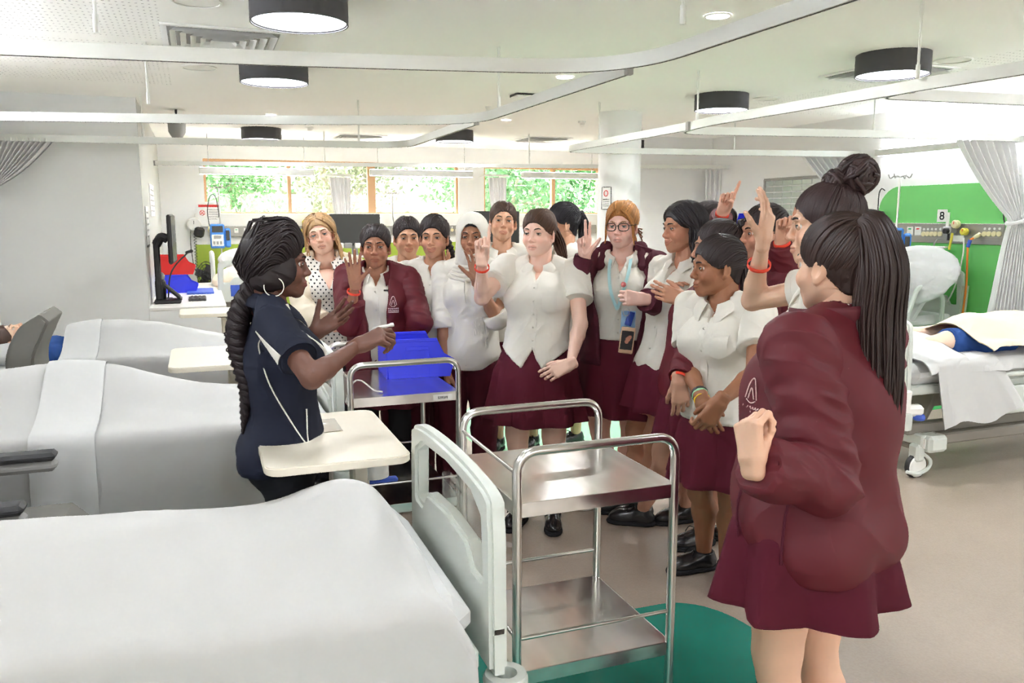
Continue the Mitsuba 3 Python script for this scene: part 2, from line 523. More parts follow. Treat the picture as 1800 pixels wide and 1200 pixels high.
def head_parts(skin, brow=(.02, .012, .008), smile=0.0, full=0.0, gaze=(0, 1, 0), h=0.0026, iris=(.03, .014, .007), lipc=None, lids=17):
    """(skin vertices, faces, colours, [(name, mesh, material, colours)])"""
    v, f, lip, line, blush = head_mesh(h, smile, full)
    skin = np.asarray(skin, float)
    lipc = np.asarray(lipc if lipc is not None else skin * (0.84, 0.60, 0.58), float)
    c = skin + blush[:, None] * 0.09 * (skin * (1.2, 0.72, 0.66) - skin) / .3
    c = c * (1 - 0.8 * lip[:, None]) + lipc * 0.8 * lip[:, None]
    c = c * (1 - 0.65 * line[:, None])
    parts, extra = [trimesh.Trimesh(v, f, process=False)], []
    cols = [c]
    for s in (-1, 1):
        ec = np.array([s * 0.0310, 0.0722, -0.0005])
        m, mc = eye_mesh(gaze, ec, iris=iris)
        extra.append(('eye', m, 'gloss', mc))
        for e0, e1 in ((lids, 88), (-27, -80)):
            L = lid_mesh(ec, 0.0133, e0, e1, a=86, n=24)
            parts.append(L)
            cols.append(np.tile(skin * .93, (len(L.vertices), 1)))
        lash = lid_mesh(ec, 0.0138, lids - 4, lids + 5, a=60, m=3)
        extra.append(('eyelash', lash, 'hair', np.tile((.008, .006, .005), (len(lash.vertices), 1))))
        p = np.array([[s * 0.0125, 0.0905, 0.0185], [s * 0.024, 0.0905, 0.0232], [s * 0.036, 0.0828, 0.0240], [s * 0.0475, 0.0705, 0.0175]])
        q = spline(p, 10)
        B = tube(q, np.array([.0022, .0030, .0033, .0033, .0032, .003, .0027, .0022, .0016, .0008]), 6)
        bv = np.array(B.vertices)
        B = trimesh.Trimesh(bv, B.faces, process=False)
        extra.append(('eyebrow', B, 'hair', np.tile(brow, (len(bv), 1))))
    V = np.vstack([np.array(p.vertices) for p in parts])
    off = np.cumsum([0] + [len(p.vertices) for p in parts])
    F = np.vstack([np.array(p.faces) + o for p, o in zip(parts, off)])
    return V, F, np.vstack(cols), extra


# hands: right hand, wrist at the origin, fingers along +z, palm towards +y, thumb at -x
FING = [(-0.0285, 0.086, (.041, .024, .019), .0083), (-0.0095, 0.090, (.045, .028, .020), .0086), (0.0095, 0.087, (.042, .026, .020), .0082), (0.0275, 0.079, (.032, .019, .017), .0073)]
POSES = {  # per finger (knuckle, middle, tip) bends in degrees and sideways spread; thumb: (towards the palm, outwards, bend)
    'open': ([(8, 10, 8, -9), (4, 8, 6, -2), (6, 10, 8, 5), (10, 12, 10, 13)], (18, 48, 12)),
    'relaxed': ([(22, 28, 18, -4), (28, 34, 20, 0), (32, 38, 22, 3), (34, 40, 24, 7)], (28, 30, 18)),
    'point': ([(4, 6, 4, -3), (70, 92, 50, 0), (76, 95, 52, 2), (74, 92, 50, 4)], (62, 14, 42)),
    'two': ([(3, 6, 4, -2), (3, 6, 4, 1), (72, 92, 52, 2), (70, 90, 50, 5)], (20, 42, 14)),
    'fist': ([(62, 88, 48, -2), (66, 92, 50, 0), (70, 92, 50, 2), (70, 88, 50, 4)], (58, 10, 40)),
    'grip': ([(30, 62, 40, -3), (36, 66, 42, 0), (40, 66, 42, 2), (42, 62, 40, 5)], (52, 22, 20)),
    'pinch': ([(34, 46, 24, -2), (48, 56, 30, 0), (56, 62, 34, 2), (58, 60, 34, 5)], (52, 24, 22)),
    'cup': ([(30, 22, 14, -3), (32, 24, 16, 0), (34, 26, 16, 3), (36, 26, 16, 6)], (38, 34, 16)),
    'bent': ([(10, 14, 10, -10), (14, 20, 12, -2), (26, 40, 22, 4), (34, 46, 26, 9)], (16, 44, 10)),
}
HANDS = {}


def hand_mesh(pose, h=0.0028):
    key = (pose, h)
    if key in HANDS:
        return HANDS[key]
    fing, th = POSES[pose]
    g = [rc((-0.011, 0, -0.02), (-0.013, 0, 0.012), 0.019, 0.0185), rc((0.011, 0, -0.02), (0.012, 0, 0.012), 0.018, 0.0175, 0.012)]
    for (x, z, L, r), b in zip(FING, fing):
        g.append(rc((x * 0.55, 0.0, 0.012), (x, -0.001, z), 0.0155, 0.0108, 0.012))
    g.append(el((0.018, 0.008, 0.034), (0.013, 0.011, 0.028), 0.01))
    tin, tout, tb = (math.radians(q) for q in th)
    p = np.array([-0.018, 0.006, 0.014])
    d = unit([-math.sin(tout) * math.cos(tin * .8), math.sin(tin * .8), math.cos(tout)])
    e = unit(np.cross(d, [0.3, 1.0, 0.0]))
    for L, r0, r1, bd in ((.040, .0155, .0115, 0), (.033, .0108, .0098, tb * .5), (.027, .0098, .0076, tb)):
        ax = unit(np.cross(d, unit([0.55, 0.8, 0.25])))
        Rm = trimesh.transformations.rotation_matrix(bd, ax)[:3, :3]
        d = Rm @ d
        g.append(rc(p, p + d * L, r0, r1, 0.008 if r0 > .012 else 0.004))
        p = p + d * L
    nails = []
    for (x, z, L, r), b in zip(FING, fing):
        p = np.array([x, -0.001, z])
        sp = math.radians(b[3])
        a = 0.0
        rr = r
        for k in range(3):
            a += math.radians(b[k])
            d = np.array([math.sin(sp) * math.cos(a), math.sin(a), math.cos(sp) * math.cos(a)])
            g.append(rc(p, p + d * L[k], rr, rr * 0.92, 0.004 if k else 0.006))
            g.append(el(p, (rr * 1.06,) * 3, 0.003))
            p = p + d * L[k]
            rr *= 0.92
    HANDS[key] = sd_mesh(g, h)
    return HANDS[key]


# ---- hair, in the head frame
def scalp(d, off=0.0):
    """point on the skull in direction d from its middle"""
    d = d / (np.linalg.norm(d, axis=-1, keepdims=True) + 1e-12)
    return SK_C + d / np.sqrt(((d / (SK_R + off)) ** 2).sum(-1, keepdims=True))


def slerp(a, b, t):
    """a, b (N,3) unit, t (m,) -> (N, m, 3)"""
    w = np.arccos(np.clip((a * b).sum(-1), -0.9999, 0.9999))[:, None, None]
    t = np.asarray(t)[None, :, None] if np.ndim(t) == 1 else np.asarray(t)[..., None]
    return (np.sin((1 - t) * w) * a[:, None] + np.sin(t * w) * b[:, None]) / np.sin(w)


_HL = []


def hairline(u):
    """directions (from the skull's middle) of the hairline, u in [0, 1): forehead, right ear, nape, left ear"""
    if not _HL:
        e1 = unit([0, .69, .72])
        a = np.linspace(0, 2 * PI, 97)
        ring = np.cos(a)[:, None] * e1 + np.sin(a)[:, None] * np.array([1.0, 0, 0])
        lo, hi = np.full(97, -3.0), np.full(97, 3.0)
        for _ in range(40):
            m = (lo + hi) / 2
            P = scalp_off(unit_rows(ring + m[:, None] * CUT_N), .006)
            out = hair_cut(P[:, 0], P[:, 1], P[:, 2]) > -.004
            hi, lo = np.where(out, m, hi), np.where(out, lo, m)
        _HL.append(unit_rows(ring + lo[:, None] * CUT_N))
    u = np.asarray(u) % 1
    g = np.linspace(0, 1, 97)
    return unit_rows(np.stack([np.interp(u, g, _HL[0][:, k]) for k in range(3)], -1))


def unit_rows(v):
    return v / (np.linalg.norm(v, axis=-1, keepdims=True) + 1e-12)


CUT_N = unit([0, 0.72, -0.69])


def hair_cut(X, Y, Z):
    """below 0 where hair grows: above the forehead, over the temples to the ears, down to the nape"""
    up = .565 * (Y + .004) - .825 * (Z + .004) - .42 * np.maximum(np.abs(X) - .022, 0) * np.clip((Y + .004) / .03, 0, 1)
    return np.where(Z > -.004, up, .72 * (Y + .004) - .69 * (Z + .004))


def cap_mesh(off=0.009, h=0.005, back=0.0):
    n = unit([0, 0.72, -0.69])
    return sd_mesh([el(SK_C, SK_R), rc((0, -0.04, -0.02), (0, -0.040, -0.055), 0.051, 0.048, 0.03)], h, off,
                   [hair_cut, lambda X, Y, Z: -0.078 - Z + 0.25 * np.abs(X)])


def pulled_paths(tie, n=110, m=14, lift=0.012, part=None, seed=0, base=.007, bow=.8):
    """strands combed from the hairline to the tie point (a direction)"""
    r = np.random.default_rng(seed)
    u = (np.arange(n) + r.uniform(-.4, .4, n)) / n
    a = hairline(u)
    a = unit_rows(a + r.normal(0, .02, a.shape))
    b = np.tile(unit(tie), (n, 1)) + r.normal(0, .05, (n, 3))
    t = np.linspace(0, 1, m)
    ctrl = None
    b = unit_rows(b)
    fr = np.clip((a[:, 1:2] + .15) / .75, 0, 1)
    c = unit_rows(a * .5 + b * .35 + fr * np.array([0, -.15, 1.0]) * bow + (1 - fr) * 0.0)
    tt = t[None, :, None]
    d = unit_rows((1 - tt) ** 2 * a[:, None] + 2 * tt * (1 - tt) * c[:, None] * 1.15 + tt ** 2 * b[:, None])
    if part is not None:  # front hair first falls sideways from a middle parting
        front = np.clip((a[:, 1] - 0.2) / 0.5, 0, 1)
        side = np.where(a[:, 0] > 0, 1.0, -1.0)
        d[..., 0] += (part * front * side)[:, None] * np.sin(PI * t)[None, :]
        d = unit_rows(d)
    off = base - 0.0020 + lift * np.sin(PI * np.clip(t, 0, 1) * 0.55)[None, :, None] * r.uniform(.7, 1.1, (n, 1, 1))
    return scalp_off(d, off)


def scalp_off(d, off):
    d = unit_rows(d)
    R = SK_R + off
    # the nape and the lower back of the head follow the neck rather than the ball of the skull
    return SK_C + d / np.sqrt(((d / R) ** 2).sum(-1, keepdims=True))


def loose_paths(n=150, m=22, length=0.36, part=0.0, spread=0.06, seed=0, face=0.62, wave=0.006, flare=1.0):
    """long hair falling from a parting over the sides and the back"""
    r = np.random.default_rng(seed)
    out = []
    for k in range(n):
        side = 1 if k % 2 else -1
        y0 = r.uniform(-0.07, 0.066)
        root = np.array([part + side * 0.002, y0, 0.0])
        a0 = unit([part + side * 0.003 - SK_C[0], (y0 - SK_C[1]), 0.085 * math.sqrt(max(1 - ((y0 - SK_C[1]) / 0.11) ** 2, .05))])
        # azimuth at which the strand leaves the skull: from beside the face round to the back
        q = (y0 + 0.07) / 0.136
        az = (1 - q) * math.radians(178) + q * math.radians(180 * (1 - face) + 0) + r.normal(0, .10)
        az = max(az, math.radians(180 * (1 - face)))
        end = unit([side * math.sin(az), math.cos(az), -0.42])
        t = np.linspace(0, 1, m // 2)
        d = slerp(a0[None], end[None], t)[0]
        P = scalp_off(d, 0.006 + 0.015 * np.sin(PI * t * .5)[:, None] * r.uniform(.6, 1.15))
        L = length * r.uniform(.82, 1.05)
        s = np.linspace(0, 1, m - m // 2 + 1)[1:]
        last = P[-1]
        outw = np.array([side * math.sin(az), math.cos(az), 0]) * flare
        ph = r.uniform(0, 6)
        D = last + np.stack([outw[0] * spread * .35 * s + wave * np.sin(s * 9 + ph), outw[1] * spread * .2 * s - .012 * s + wave * np.cos(s * 8 + ph), -L * s], -1)
        out.append(np.vstack([P, D]))
    return np.array(out)


def tail_paths(ctrl, rad, n=60, m=30, seed=0, wave=0.004, fray=0.3, front=None):
    """a pony tail along control points; rad: list of radii along it"""
    r = np.random.default_rng(seed)
    C = spline(ctrl, m)
    R = np.interp(np.linspace(0, 1, m), np.linspace(0, 1, len(rad)), rad)
    Tn = unit_rows(np.gradient(C, axis=0))
    U = unit_rows(np.cross(Tn, [0.3, 1, 0.1]))
    W = np.cross(Tn, U)
    a = r.uniform(0, 2 * PI, n)
    q = np.sqrt(r.uniform(0.25, 1, n))
    w = np.sin(np.linspace(0, 9, m)[None] + r.uniform(0, 6, (n, 1))) * wave * np.linspace(0, 1, m)[None]
    x = (q * np.cos(a))[:, None] * R + w
    y = (q * np.sin(a))[:, None] * R + w[::-1]
    P = C[None] + x[..., None] * U + y[..., None] * W
    cut = 1 - fray * r.uniform(0, 1, n)
    k = np.linspace(0, 1, m)[None] * cut[:, None] * (m - 1)
    i = np.minimum(k.astype(int), m - 2)
    f = (k - i)[..., None]
    idx = np.arange(n)[:, None]
    return P[idx, i] * (1 - f) + P[idx, i + 1] * f


def braid_paths(ctrl, rad, turns, n=3, m=120):
    C = spline(ctrl, m)
    R = np.interp(np.linspace(0, 1, m), np.linspace(0, 1, len(rad)), rad)
    Tn = unit_rows(np.gradient(C, axis=0))
    U = unit_rows(np.cross(Tn, [0.2, 1, 0.1]))
    W = np.cross(Tn, U)
    t = np.linspace(0, 1, m) * turns * 2 * PI
    out = []
    for k in range(3):
        ph = t + k * 2 * PI / 3
        out.append(C + (R * 0.75 * np.sin(ph))[:, None] * U + (R * 0.42 * np.sin(2 * ph))[:, None] * W)
    return np.array(out), np.tile(R * 0.68, (3, 1))


def strand_colors(mesh, n, per, col, seed=0, var=0.35):
    r = np.random.default_rng(seed)
    f = 1 + r.uniform(-var, var, n)
    return np.repeat(np.asarray(col)[None] * f[:, None], per, 0)

# ------------------------------------------------------------------ people: bodies and clothes
MAROON, MAROON_D, WHITE = np.array(srgb(78, 23, 31)), np.array(srgb(58, 14, 25)), np.array(srgb(222, 219, 210))
BLACKC, SOCK = np.array(srgb(22, 22, 24)), np.array(srgb(150, 150, 150))
SHOE = {}


def shoe_meshes():
    if not SHOE:
        up = [el((0, 0.055, 0.035), (0.041, 0.075, 0.034)), el((0, -0.055, 0.042), (0.034, 0.052, 0.04), 0.03), rc((0, -0.055, 0.05), (0, -0.052, 0.085), 0.040, 0.041, 0.025), rc((0, -0.02, 0.06), (0, 0.06, 0.045), 0.034, 0.028, 0.03)]
        SHOE['upper'] = sd_mesh(up, 0.005, 0, [lambda X, Y, Z: 0.018 - Z, lambda X, Y, Z: Z - 0.088])
        sole = sd_mesh([el((0, 0.06, 0.012), (0.046, 0.078, 0.03)), el((0, -0.055, 0.012), (0.039, 0.06, 0.03), 0.05)], 0.005, 0.002, [lambda X, Y, Z: 0.001 - Z, lambda X, Y, Z: Z - 0.024])
        SHOE['sole'] = sole
        la = []
        for k in range(4):
            y = 0.062 - k * 0.02
            z = 0.069 + k * 0.0065
            la.append(tube([(-.021, y - .004, z - .008), (0, y, z + .004), (.021, y + .004, z - .008)], .0028, 5))
        la.append(tube(spline([(0, 0, .094), (-.02, .02, .1), (-.035, .03, .08), (-.03, .012, .085), (0, 0, .094)], 12), .0025, 5))
        la.append(tube(spline([(0, 0, .094), (.022, .02, .1), (.04, .03, .07)], 8), .0025, 5))
        SHOE['lace'] = trimesh.util.concatenate(la)
    return SHOE


def normals(m):
    v, f, n = meshkit.arrays(m, True)
    return n


def folds(m, amp, fx=16, fz=9, seed=0, sharp=1.0, axis=None, oct=3):
    """cloth relief along the normals"""
    v = np.array(m.vertices)
    n = normals(m)
    q = np.stack([v[:, 0] * fx + v[:, 2] * fx * .35, v[:, 1] * fx, v[:, 2] * fz + v[:, 0] * 3], -1) + seed * 7.3
    if axis is not None:
        ax = unit(axis)
        t = v @ ax
        q = np.stack([*((v - t[:, None] * ax) * fx).T], -1) + (t * fz)[:, None] * np.array([.57, .6, .55]) + seed * 7.3
    a = meshkit.fbm(q, oct, seed)
    a = (1 - np.abs(2 * a - 1) * 1.6) * sharp + (1 - sharp) * (2 * a - 1)
    return trimesh.Trimesh(v + n * (amp * (a - .35) * np.clip(1.2 - np.abs(n[:, 2]) * 1.2, .08, 1) if axis is None else amp * (a - .35))[:, None], m.faces, process=False)


def ring_tube(c, axis, r, t, n=24, flat=1.0):
    axis = unit(axis)
    x = unit(np.cross(axis, [0.3, 0.9, 0.2]))
    y = np.cross(axis, x)
    a = np.arange(n) * 2 * PI / n
    return tube(np.asarray(c) + r * (np.cos(a)[:, None] * x + np.sin(a)[:, None] * y * flat), t, 8, closed=True)


def band(c, axis, r, w, t=0.003, n=24):
    """flat wristband"""
    axis = unit(axis)
    return lathe([(r, -.5), (r + t, -.45), (r + t, .45), (r, .5), (r - .002, 0), (r, -.5)], n, np.asarray(c), np.asarray(c) + axis * w)


def person(label, head, hip, face, hface=None, pitch=0.0, roll=0.0, skin=(.5, .3, .2), hair=None, brow=None, arms=None, top=('shirt',), bottom=('skirt',), wide=1.0, bust=1.0, h=0.008, hs=1.0,
           smile=0.0, full=0.0, gaze=(0, 1, 0), iris=(.03, .014, .007), feet=None, shoes='black', armw=1.0, extras=None, lids=17, lipc=None, tall=None, fh=0.0026, sleeve_seed=0):
    """One figure. head: (px, py, depth) of the middle of the head; hip: (px, depth); face, hface: degrees turned from the viewer towards picture-left (body, head)."""
    key = thing('person', label, 'person')
    hc = at_d(*head)
    c2 = unit(np.array([-hc[0], -hc[1], 0]))
    left = np.array([c2[1], -c2[0], 0])           # picture-left seen from the camera
    ang = lambda d: math.cos(math.radians(d)) * c2 + math.sin(math.radians(d)) * left
    f = ang(face)
    r = np.array([f[1], -f[0], 0])
    hf = ang(face if hface is None else hface)
    hr = np.array([hf[1], -hf[0], 0])
    up = np.array([0, 0, 1.0])
    H = tall or (hc[2] + 0.12 * hs)
    root = at_d(hip[0], 620, hip[1])
    root[2] = 0
    B = np.stack([r, f, up], 1)                   # local -> world
    w2l = lambda p: (np.asarray(p) - root) @ B
    l2w = lambda p: root + np.asarray(p) @ B.T
    def ti(m):
        return trimesh.Trimesh(l2w(np.array(m.vertices)), m.faces, process=False)
    HR = np.stack([hr, hf, up], 1) @ rotm(-math.radians(pitch), math.radians(roll), 0)
    def hx(m):
        return trimesh.Trimesh(hc + hs * np.array(m.vertices) @ HR.T, m.faces, process=False)
    img = lambda v: unit(-left * v[0] + up * v[1] + c2 * v[2])   # (picture-right, up, towards the viewer)
    s = H / 1.62
    hl = w2l(hc)
    zn, zs, zh = 0.845 * H, 0.808 * H, 0.50 * H
    nape = w2l(hc + hs * HR @ np.array([0, -0.034, -0.09]))
    lean = np.array([nape[0], nape[1] + 0.02])
    sh = lambda x, y, z: np.array([x, y, 0]) + np.array([*(lean * np.clip((z - zh) / (zn - zh), 0, 1.05)), z])
    W = wide
    torso = [el(sh(0, 0, 0.525 * H), (0.160 * W, 0.112 * W, 0.115 * s)), el(sh(0, 0.002, 0.615 * H), (0.126 * W, 0.094 * W, 0.13 * s), 0.07), el(sh(0, 0.0, 0.715 * H), (0.143 * (0.4 + .6 * W), 0.100 * W, 0.155 * s), 0.06)]
    for k in (-1, 1):
        torso.append(rc(sh(k * 0.03, -0.018, 0.838 * H), sh(k * 0.148 * (.5 + .5 * W), -0.012, zs - 0.008), 0.032, 0.046, 0.05))
        torso.append(el(sh(k * 0.07, 0.075 * W, 0.725 * H), np.array((0.062, 0.055, 0.062)) * bust, 0.05))
        torso.append(el(sh(k * 0.075, -0.075 * W, 0.50 * H), (0.085 * W, 0.075 * W, 0.085 * W), 0.05))
    neck = [rc(sh(0, -0.012, 0.825 * H), nape + [0, 0.006, 0.0], 0.058, 0.050, 0.04), rc(nape, w2l(hc + hs * HR @ np.array([0, -0.03, -0.03])), 0.050, 0.049, 0.02)]
    # ---- arms
    L1, L2 = 0.181 * H * armw, 0.150 * H * armw
    arms = arms or {}
    seg = {}
    for side, k in (('R', 1), ('L', -1)):
        a = arms.get(side, {})
        S = sh(k * 0.163 * (.45 + .55 * W), -0.012, zs - 0.008 + (0.02 if a.get('up') else 0))
        Sw = l2w(S)
        def reach(P, px, L, way):
            rr = ray(*px)
            rr = rr / np.linalg.norm(rr)
            b = (P - CAM) @ rr
            gap = np.linalg.norm(CAM + rr * b - P)
            if gap > L * 1.12:
                print('reach', label[:30], side, px, 'gap %.2f of %.2f' % (gap, L))
            dd = math.sqrt(max(L * L - gap * gap, 0))
            return CAM + rr * (b + (dd if way == 'far' else -dd))
        if 'e' in a:
            E = w2l(reach(Sw, a['e'], L1, a.get('ew', 'near')))
        else:
            E = S + unit(np.array(a.get('eo', (k * 0.16, -0.06, -1.0)))) * L1
        if 'w' in a:
            Wr = w2l(reach(l2w(E), a['w'], L2, a.get('ww', 'near')))
        else:
            Wr = E + unit(np.array(a.get('wo', (k * 0.03, 0.14, -1.0)))) * L2
        seg[side] = (S, E, Wr)
    armp = []
    aw = .5 + .5 * W
    for side in 'RL':
        S, E, Wr = seg[side]
        M = E * .45 + Wr * .55
        armp += [rc(S, E, 0.043 * aw, 0.034 * aw, 0.02), rc(E, E * .72 + Wr * .28, 0.034 * aw, 0.0345 * aw, 0.012), rc(E * .72 + Wr * .28, Wr - unit(Wr - E) * .014, 0.0345 * aw, 0.0205, 0.01)]
    # ---- legs
    feet = feet or {}
    legs = []
    fw = {}
    for side, k in (('R', 1), ('L', -1)):
        hp = np.array([k * 0.082 * W, -0.005, 0.50 * H])
        if side in feet:
            px, py, fa = feet[side][:3]
            p = w2l(at_z(px, py, 0.0))
            p[2] = 0
            fd = ang(fa)
            fl = np.array([fd @ r, fd @ f, 0])
        else:
            p = np.array([k * 0.088, -0.03, 0.0])
            fl = unit(np.array([k * 0.18, 1, 0]))
        an = p + [0, 0, 0.085]
        kn = (hp + an) / 2 + fl * 0.022 + [0, 0, 0.015]
        fw[side] = (p, fl)
        cf = kn * .62 + an * .38 - fl * 0.018
        legs += [rc(hp, kn + [0, 0, .03], 0.084 * W, 0.054 * (.4 + .6 * W), 0.03), rc(kn + [0, 0, .03], kn - [0, 0, .03], 0.053 * (.4 + .6 * W), 0.047, 0.02), rc(kn, cf, 0.046, 0.052 * (.5 + .5 * W), 0.03), rc(cf, an, 0.052 * (.5 + .5 * W), 0.033, 0.03)]
    body = [(q[0], q[1], q[2], q[3], q[4]) for q in torso]
    skinm = sd_mesh(body, h, -0.008)
    limb = sd_mesh(neck + armp, min(h, .0075))
    P = [ti(skinm), ti(limb)]
    if bottom[0] != 'trousers':
        P.append(ti(sd_mesh(legs, h)))
    skin = np.asarray(skin, float)
    C = [np.tile(skin, (len(q.vertices), 1)) for q in P]
    hv, hfc, hcol, extra = head_parts(skin, brow if brow is not None else np.asarray(hair.get('col', (.02, .012, .01))) * .6, smile, full, gaze, fh, iris, lipc, lids)
    P.append(hx(trimesh.Trimesh(hv, hfc, process=False)))
    C.append(hcol)
    for side, k in (('R', 1), ('L', -1)):
        a = arms.get(side, {})
        if a.get('hand') is None and 'e' not in a and not a.get('show'):
            a = {**a, 'hand': 'relaxed'}
        S, E, Wr = seg[side]
        hm = hand_mesh(a.get('hand', 'relaxed'))
        v = np.array(hm.vertices) * 0.97 * a.get('hs', 1.0)
        fc = np.array(hm.faces)
        if k < 0:
            v = v * [-1, 1, 1]
            fc = fc[:, ::-1]
        wd = B @ unit(Wr - E)
        z = img(a['dir']) if 'dir' in a else wd
        y = img(a['palm']) if 'palm' in a else B @ np.array([-k, 0.15, 0.0])
        y = unit(y - z * (y @ z))
        x = np.cross(y, z)
        P.append(trimesh.Trimesh(l2w(Wr) + v @ np.stack([x, y, z], 1).T, fc, process=False))
        hcx = skin * (1.0 - 0.0)
        C.append(np.tile(hcx, (len(v), 1)))
    obj_into(key, P, 'skin', C)
    for n, e, m_, cc in extra:
        obj(n, hx(e), m_, key, color=cc)
    # ---- hair
    if hair:
        for n, e, cc in hair_parts(hair):
            obj(n, hx(e), hair.get('mat', 'hair') if n.startswith(('hair', 'pony', 'braid', 'bun')) else 'cloth', key, color=cc)
    # ---- top
    sd = int(head[0])
    def torso_cloth(off, hem, vneck, open_=0.0, seed=0, amp=.006, extra_cut=(), grow=0.0, ffx=11, ffz=7):
        cuts = [lambda X, Y, Z: hem(X, Y) - Z if callable(hem) else hem - Z]
        cx = lambda Z: lean[0] * np.clip((Z - zh) / (zn - zh), 0, 1.05)
        cy = lambda Z: lean[1] * np.clip((Z - zh) / (zn - zh), 0, 1.05)
        if vneck is not None:
            cuts.append(lambda X, Y, Z: np.minimum(Y - cy(Z) - 0.0, np.minimum((Z - vneck) * 0.42, 0.075) + open_ - np.abs(X - cx(Z))))
        cuts.append(lambda X, Y, Z: 0.066 - np.sqrt((X - lean[0]) ** 2 + (Y - lean[1] - 0.0) ** 2) - np.maximum(0.83 * H - Z, 0) * 3)
        cuts += list(extra_cut)
        q = [(p_[0], p_[1], p_[2], p_[3], p_[4]) for p_ in torso]
        if grow:
            q = q + [rc(sh(0, 0.0, 0.56 * H), sh(0, 0, 0.70 * H), 0.10 * W + grow, 0.10 * W + grow, 0.08)]
        return folds(sd_mesh(q, h, off, cuts), amp, ffx, ffz, seed=seed, oct=2)
    def sleeve(side, t0, ra, rb, seed=0, amp=.004, to='upper'):
        S, E, Wr = seg[side]
        if to == 'upper':
            e = S + (E - S) * t0
            m = sd_mesh([rc(S - (E - S) * .02, e + (E - S) * .2, ra, rb)], h * .9, 0, [lambda X, Y, Z: ((X - e[0]) * (E - S)[0] + (Y - e[1]) * (E - S)[1] + (Z - e[2]) * (E - S)[2]) / np.linalg.norm(E - S)])
            m = folds(m, amp, 9, 16, seed, axis=E - S, oct=2)
            cuff = band(e - unit(E - S) * .010, E - S, rb - .001 + (ra - rb) * .1, 0.022, .0035)
            return [m, cuff]
        e = E + (Wr - E) * t0
        d = Wr - E
        rm = (ra + rb) / 2 + .002
        m = sd_mesh([rc(S, E, ra, rm, .02), rc(E, e + d * .15, rm, rb, .02)], h * .9, 0)
        # the sleeve ends in a plane at the cuff, its far side only
        v = np.array(m.vertices)
        g = (v - e) @ unit(d)
        near = np.linalg.norm(v - e, axis=1) < 0.12
        v = np.where(((g > 0) & near)[:, None], v - np.outer(g, unit(d)), v)
        m = folds(trimesh.Trimesh(v, m.faces, process=False), amp, 8, 20, seed, 1.0, axis=(E - S) * .6 + (Wr - E) * .4, oct=2)
        return [m, band(e - unit(d) * .012, d, rb * .9, 0.03, .005)]
    def collar(r0, drop, wid, col, spread=0.035, zc=None, name='collar', m_='cloth', stand=0.0, lap=.045, front=24):
        """a collar lying round the neck, open in front"""
        th = np.radians(np.linspace(front, 360 - front, 44))
        fr = (1 + np.cos(th)) / 2
        z0 = (zc or 0.864 * H) - 0.040 * fr - drop * fr ** 3
        cx, cy = lean[0], lean[1] - 0.006
        rows = []
        for t in np.linspace(0, 1, 6):
            rr = r0 + (wid * 0.55) * t + 0.006 * math.sin(t * PI)
            tip = lap * np.clip((fr - .75) / .25, 0, 1) ** 2
            z = z0 + stand * (1 - t) - (0.030 * t + 0.012 * t * t + tip * t)
            rows.append(np.stack([cx + np.sin(th) * rr * 1.12, cy + np.cos(th) * (rr + spread * .4 * fr * t) + .012 * fr, z], -1))
        m = thick(np.transpose(np.array(rows), (1, 0, 2)), 0.003)
        obj(name, ti(m), m_, key, color=np.asarray(col))
    def front_y(x, z, off):
        y = np.linspace(-.05, .35, 160)
        P_ = np.stack([np.full_like(y, x), y, np.full_like(y, z)], -1)
        d = sd_eval(torso, P_) - off
        i = np.nonzero(d < 0)[0]
        return y[i[-1]] + .0025 if len(i) else 0.1
    def placket(z0, z1, off, col, wid=0.016, nb=5, dx=0.0):
        zz = np.linspace(z0, z1, 16)
        cx = lambda z: lean[0] * np.clip((z - zh) / (zn - zh), 0, 1.05) + dx
        P_ = np.array([[(cx(z) + q, front_y(cx(z), z, off) + .003, z) for q in (wid, 0, -wid)] for z in zz])
        obj('placket', ti(thick(P_, .004)), 'cloth', key, color=np.asarray(col))
        for z in np.linspace(z0 - .02, z1 + .03, nb):
            p = np.array([cx(z), front_y(cx(z), z, off) + .004, z])
            obj('button', ti(cyl(p, p + [0, .004, 0], .0052, .004, 8)), 'gloss', key, color=np.asarray(col) * .92)
    def patch(x0, x1, z0, z1, off, col, name='pocket', lift=.004):
        xs, zs = np.linspace(x0, x1, 6), np.linspace(z1, z0, 7)
        P_ = np.array([[(x + lean[0] * .6, front_y(x + lean[0] * .6, z, off) + lift, z - .012 * (1 - abs((x - (x0 + x1) / 2) / ((x1 - x0) / 2))) * (z == zs[-1])) for z in zs] for x in xs[::-1]])
        obj(name, ti(thick(P_, .004)), 'cloth', key, color=np.asarray(col))
    ctx = dict(key=key, ti=ti, hx=hx, l2w=l2w, w2l=w2l, seg=seg, sh=sh, H=H, front_y=front_y, lean=lean, torso=torso, img=img, hc=hc, HR=HR, B=B, collar=collar, placket=placket, patch=patch, f=f, r=r, fw=fw, zh=zh, zn=zn, h=h)
    kind = top[0]
    o = dict(top[1]) if len(top) > 1 else {}
    if kind in ('shirt', 'polo'):
        col = np.asarray(o.get('col', WHITE))
        off = o.get('off', 0.014)
        hem = o.get('hem', 0.50) * H
        hf_ = hem
        if o.get('points'):
            hf_ = lambda X, Y: hem - 0.10 * np.clip(np.where(np.abs(X) < .05, np.abs(X) / .05, 1 - (np.abs(X) - .05) / .13), 0, 1) * (Y > 0.0)
        sl = o.get('sleeve', ('upper', 0.62, 0.060, 0.064))
        m = [torso_cloth(off, hf_, o.get('v', 0.775) * H, seed=sd, amp=o.get('amp', .011), grow=o.get('grow', 0.0))]
        for q in 'RL':
            slq = o.get('sleeve' + q, sl)
            m += sleeve(q, slq[1], slq[2] * aw, slq[3] * aw, sd + 1, to=slq[0], amp=o.get('samp', .008))
        obj('shirt' if kind == 'shirt' else 'polo_shirt', [ti(q) for q in m], 'cloth', key, color=col, join=True)
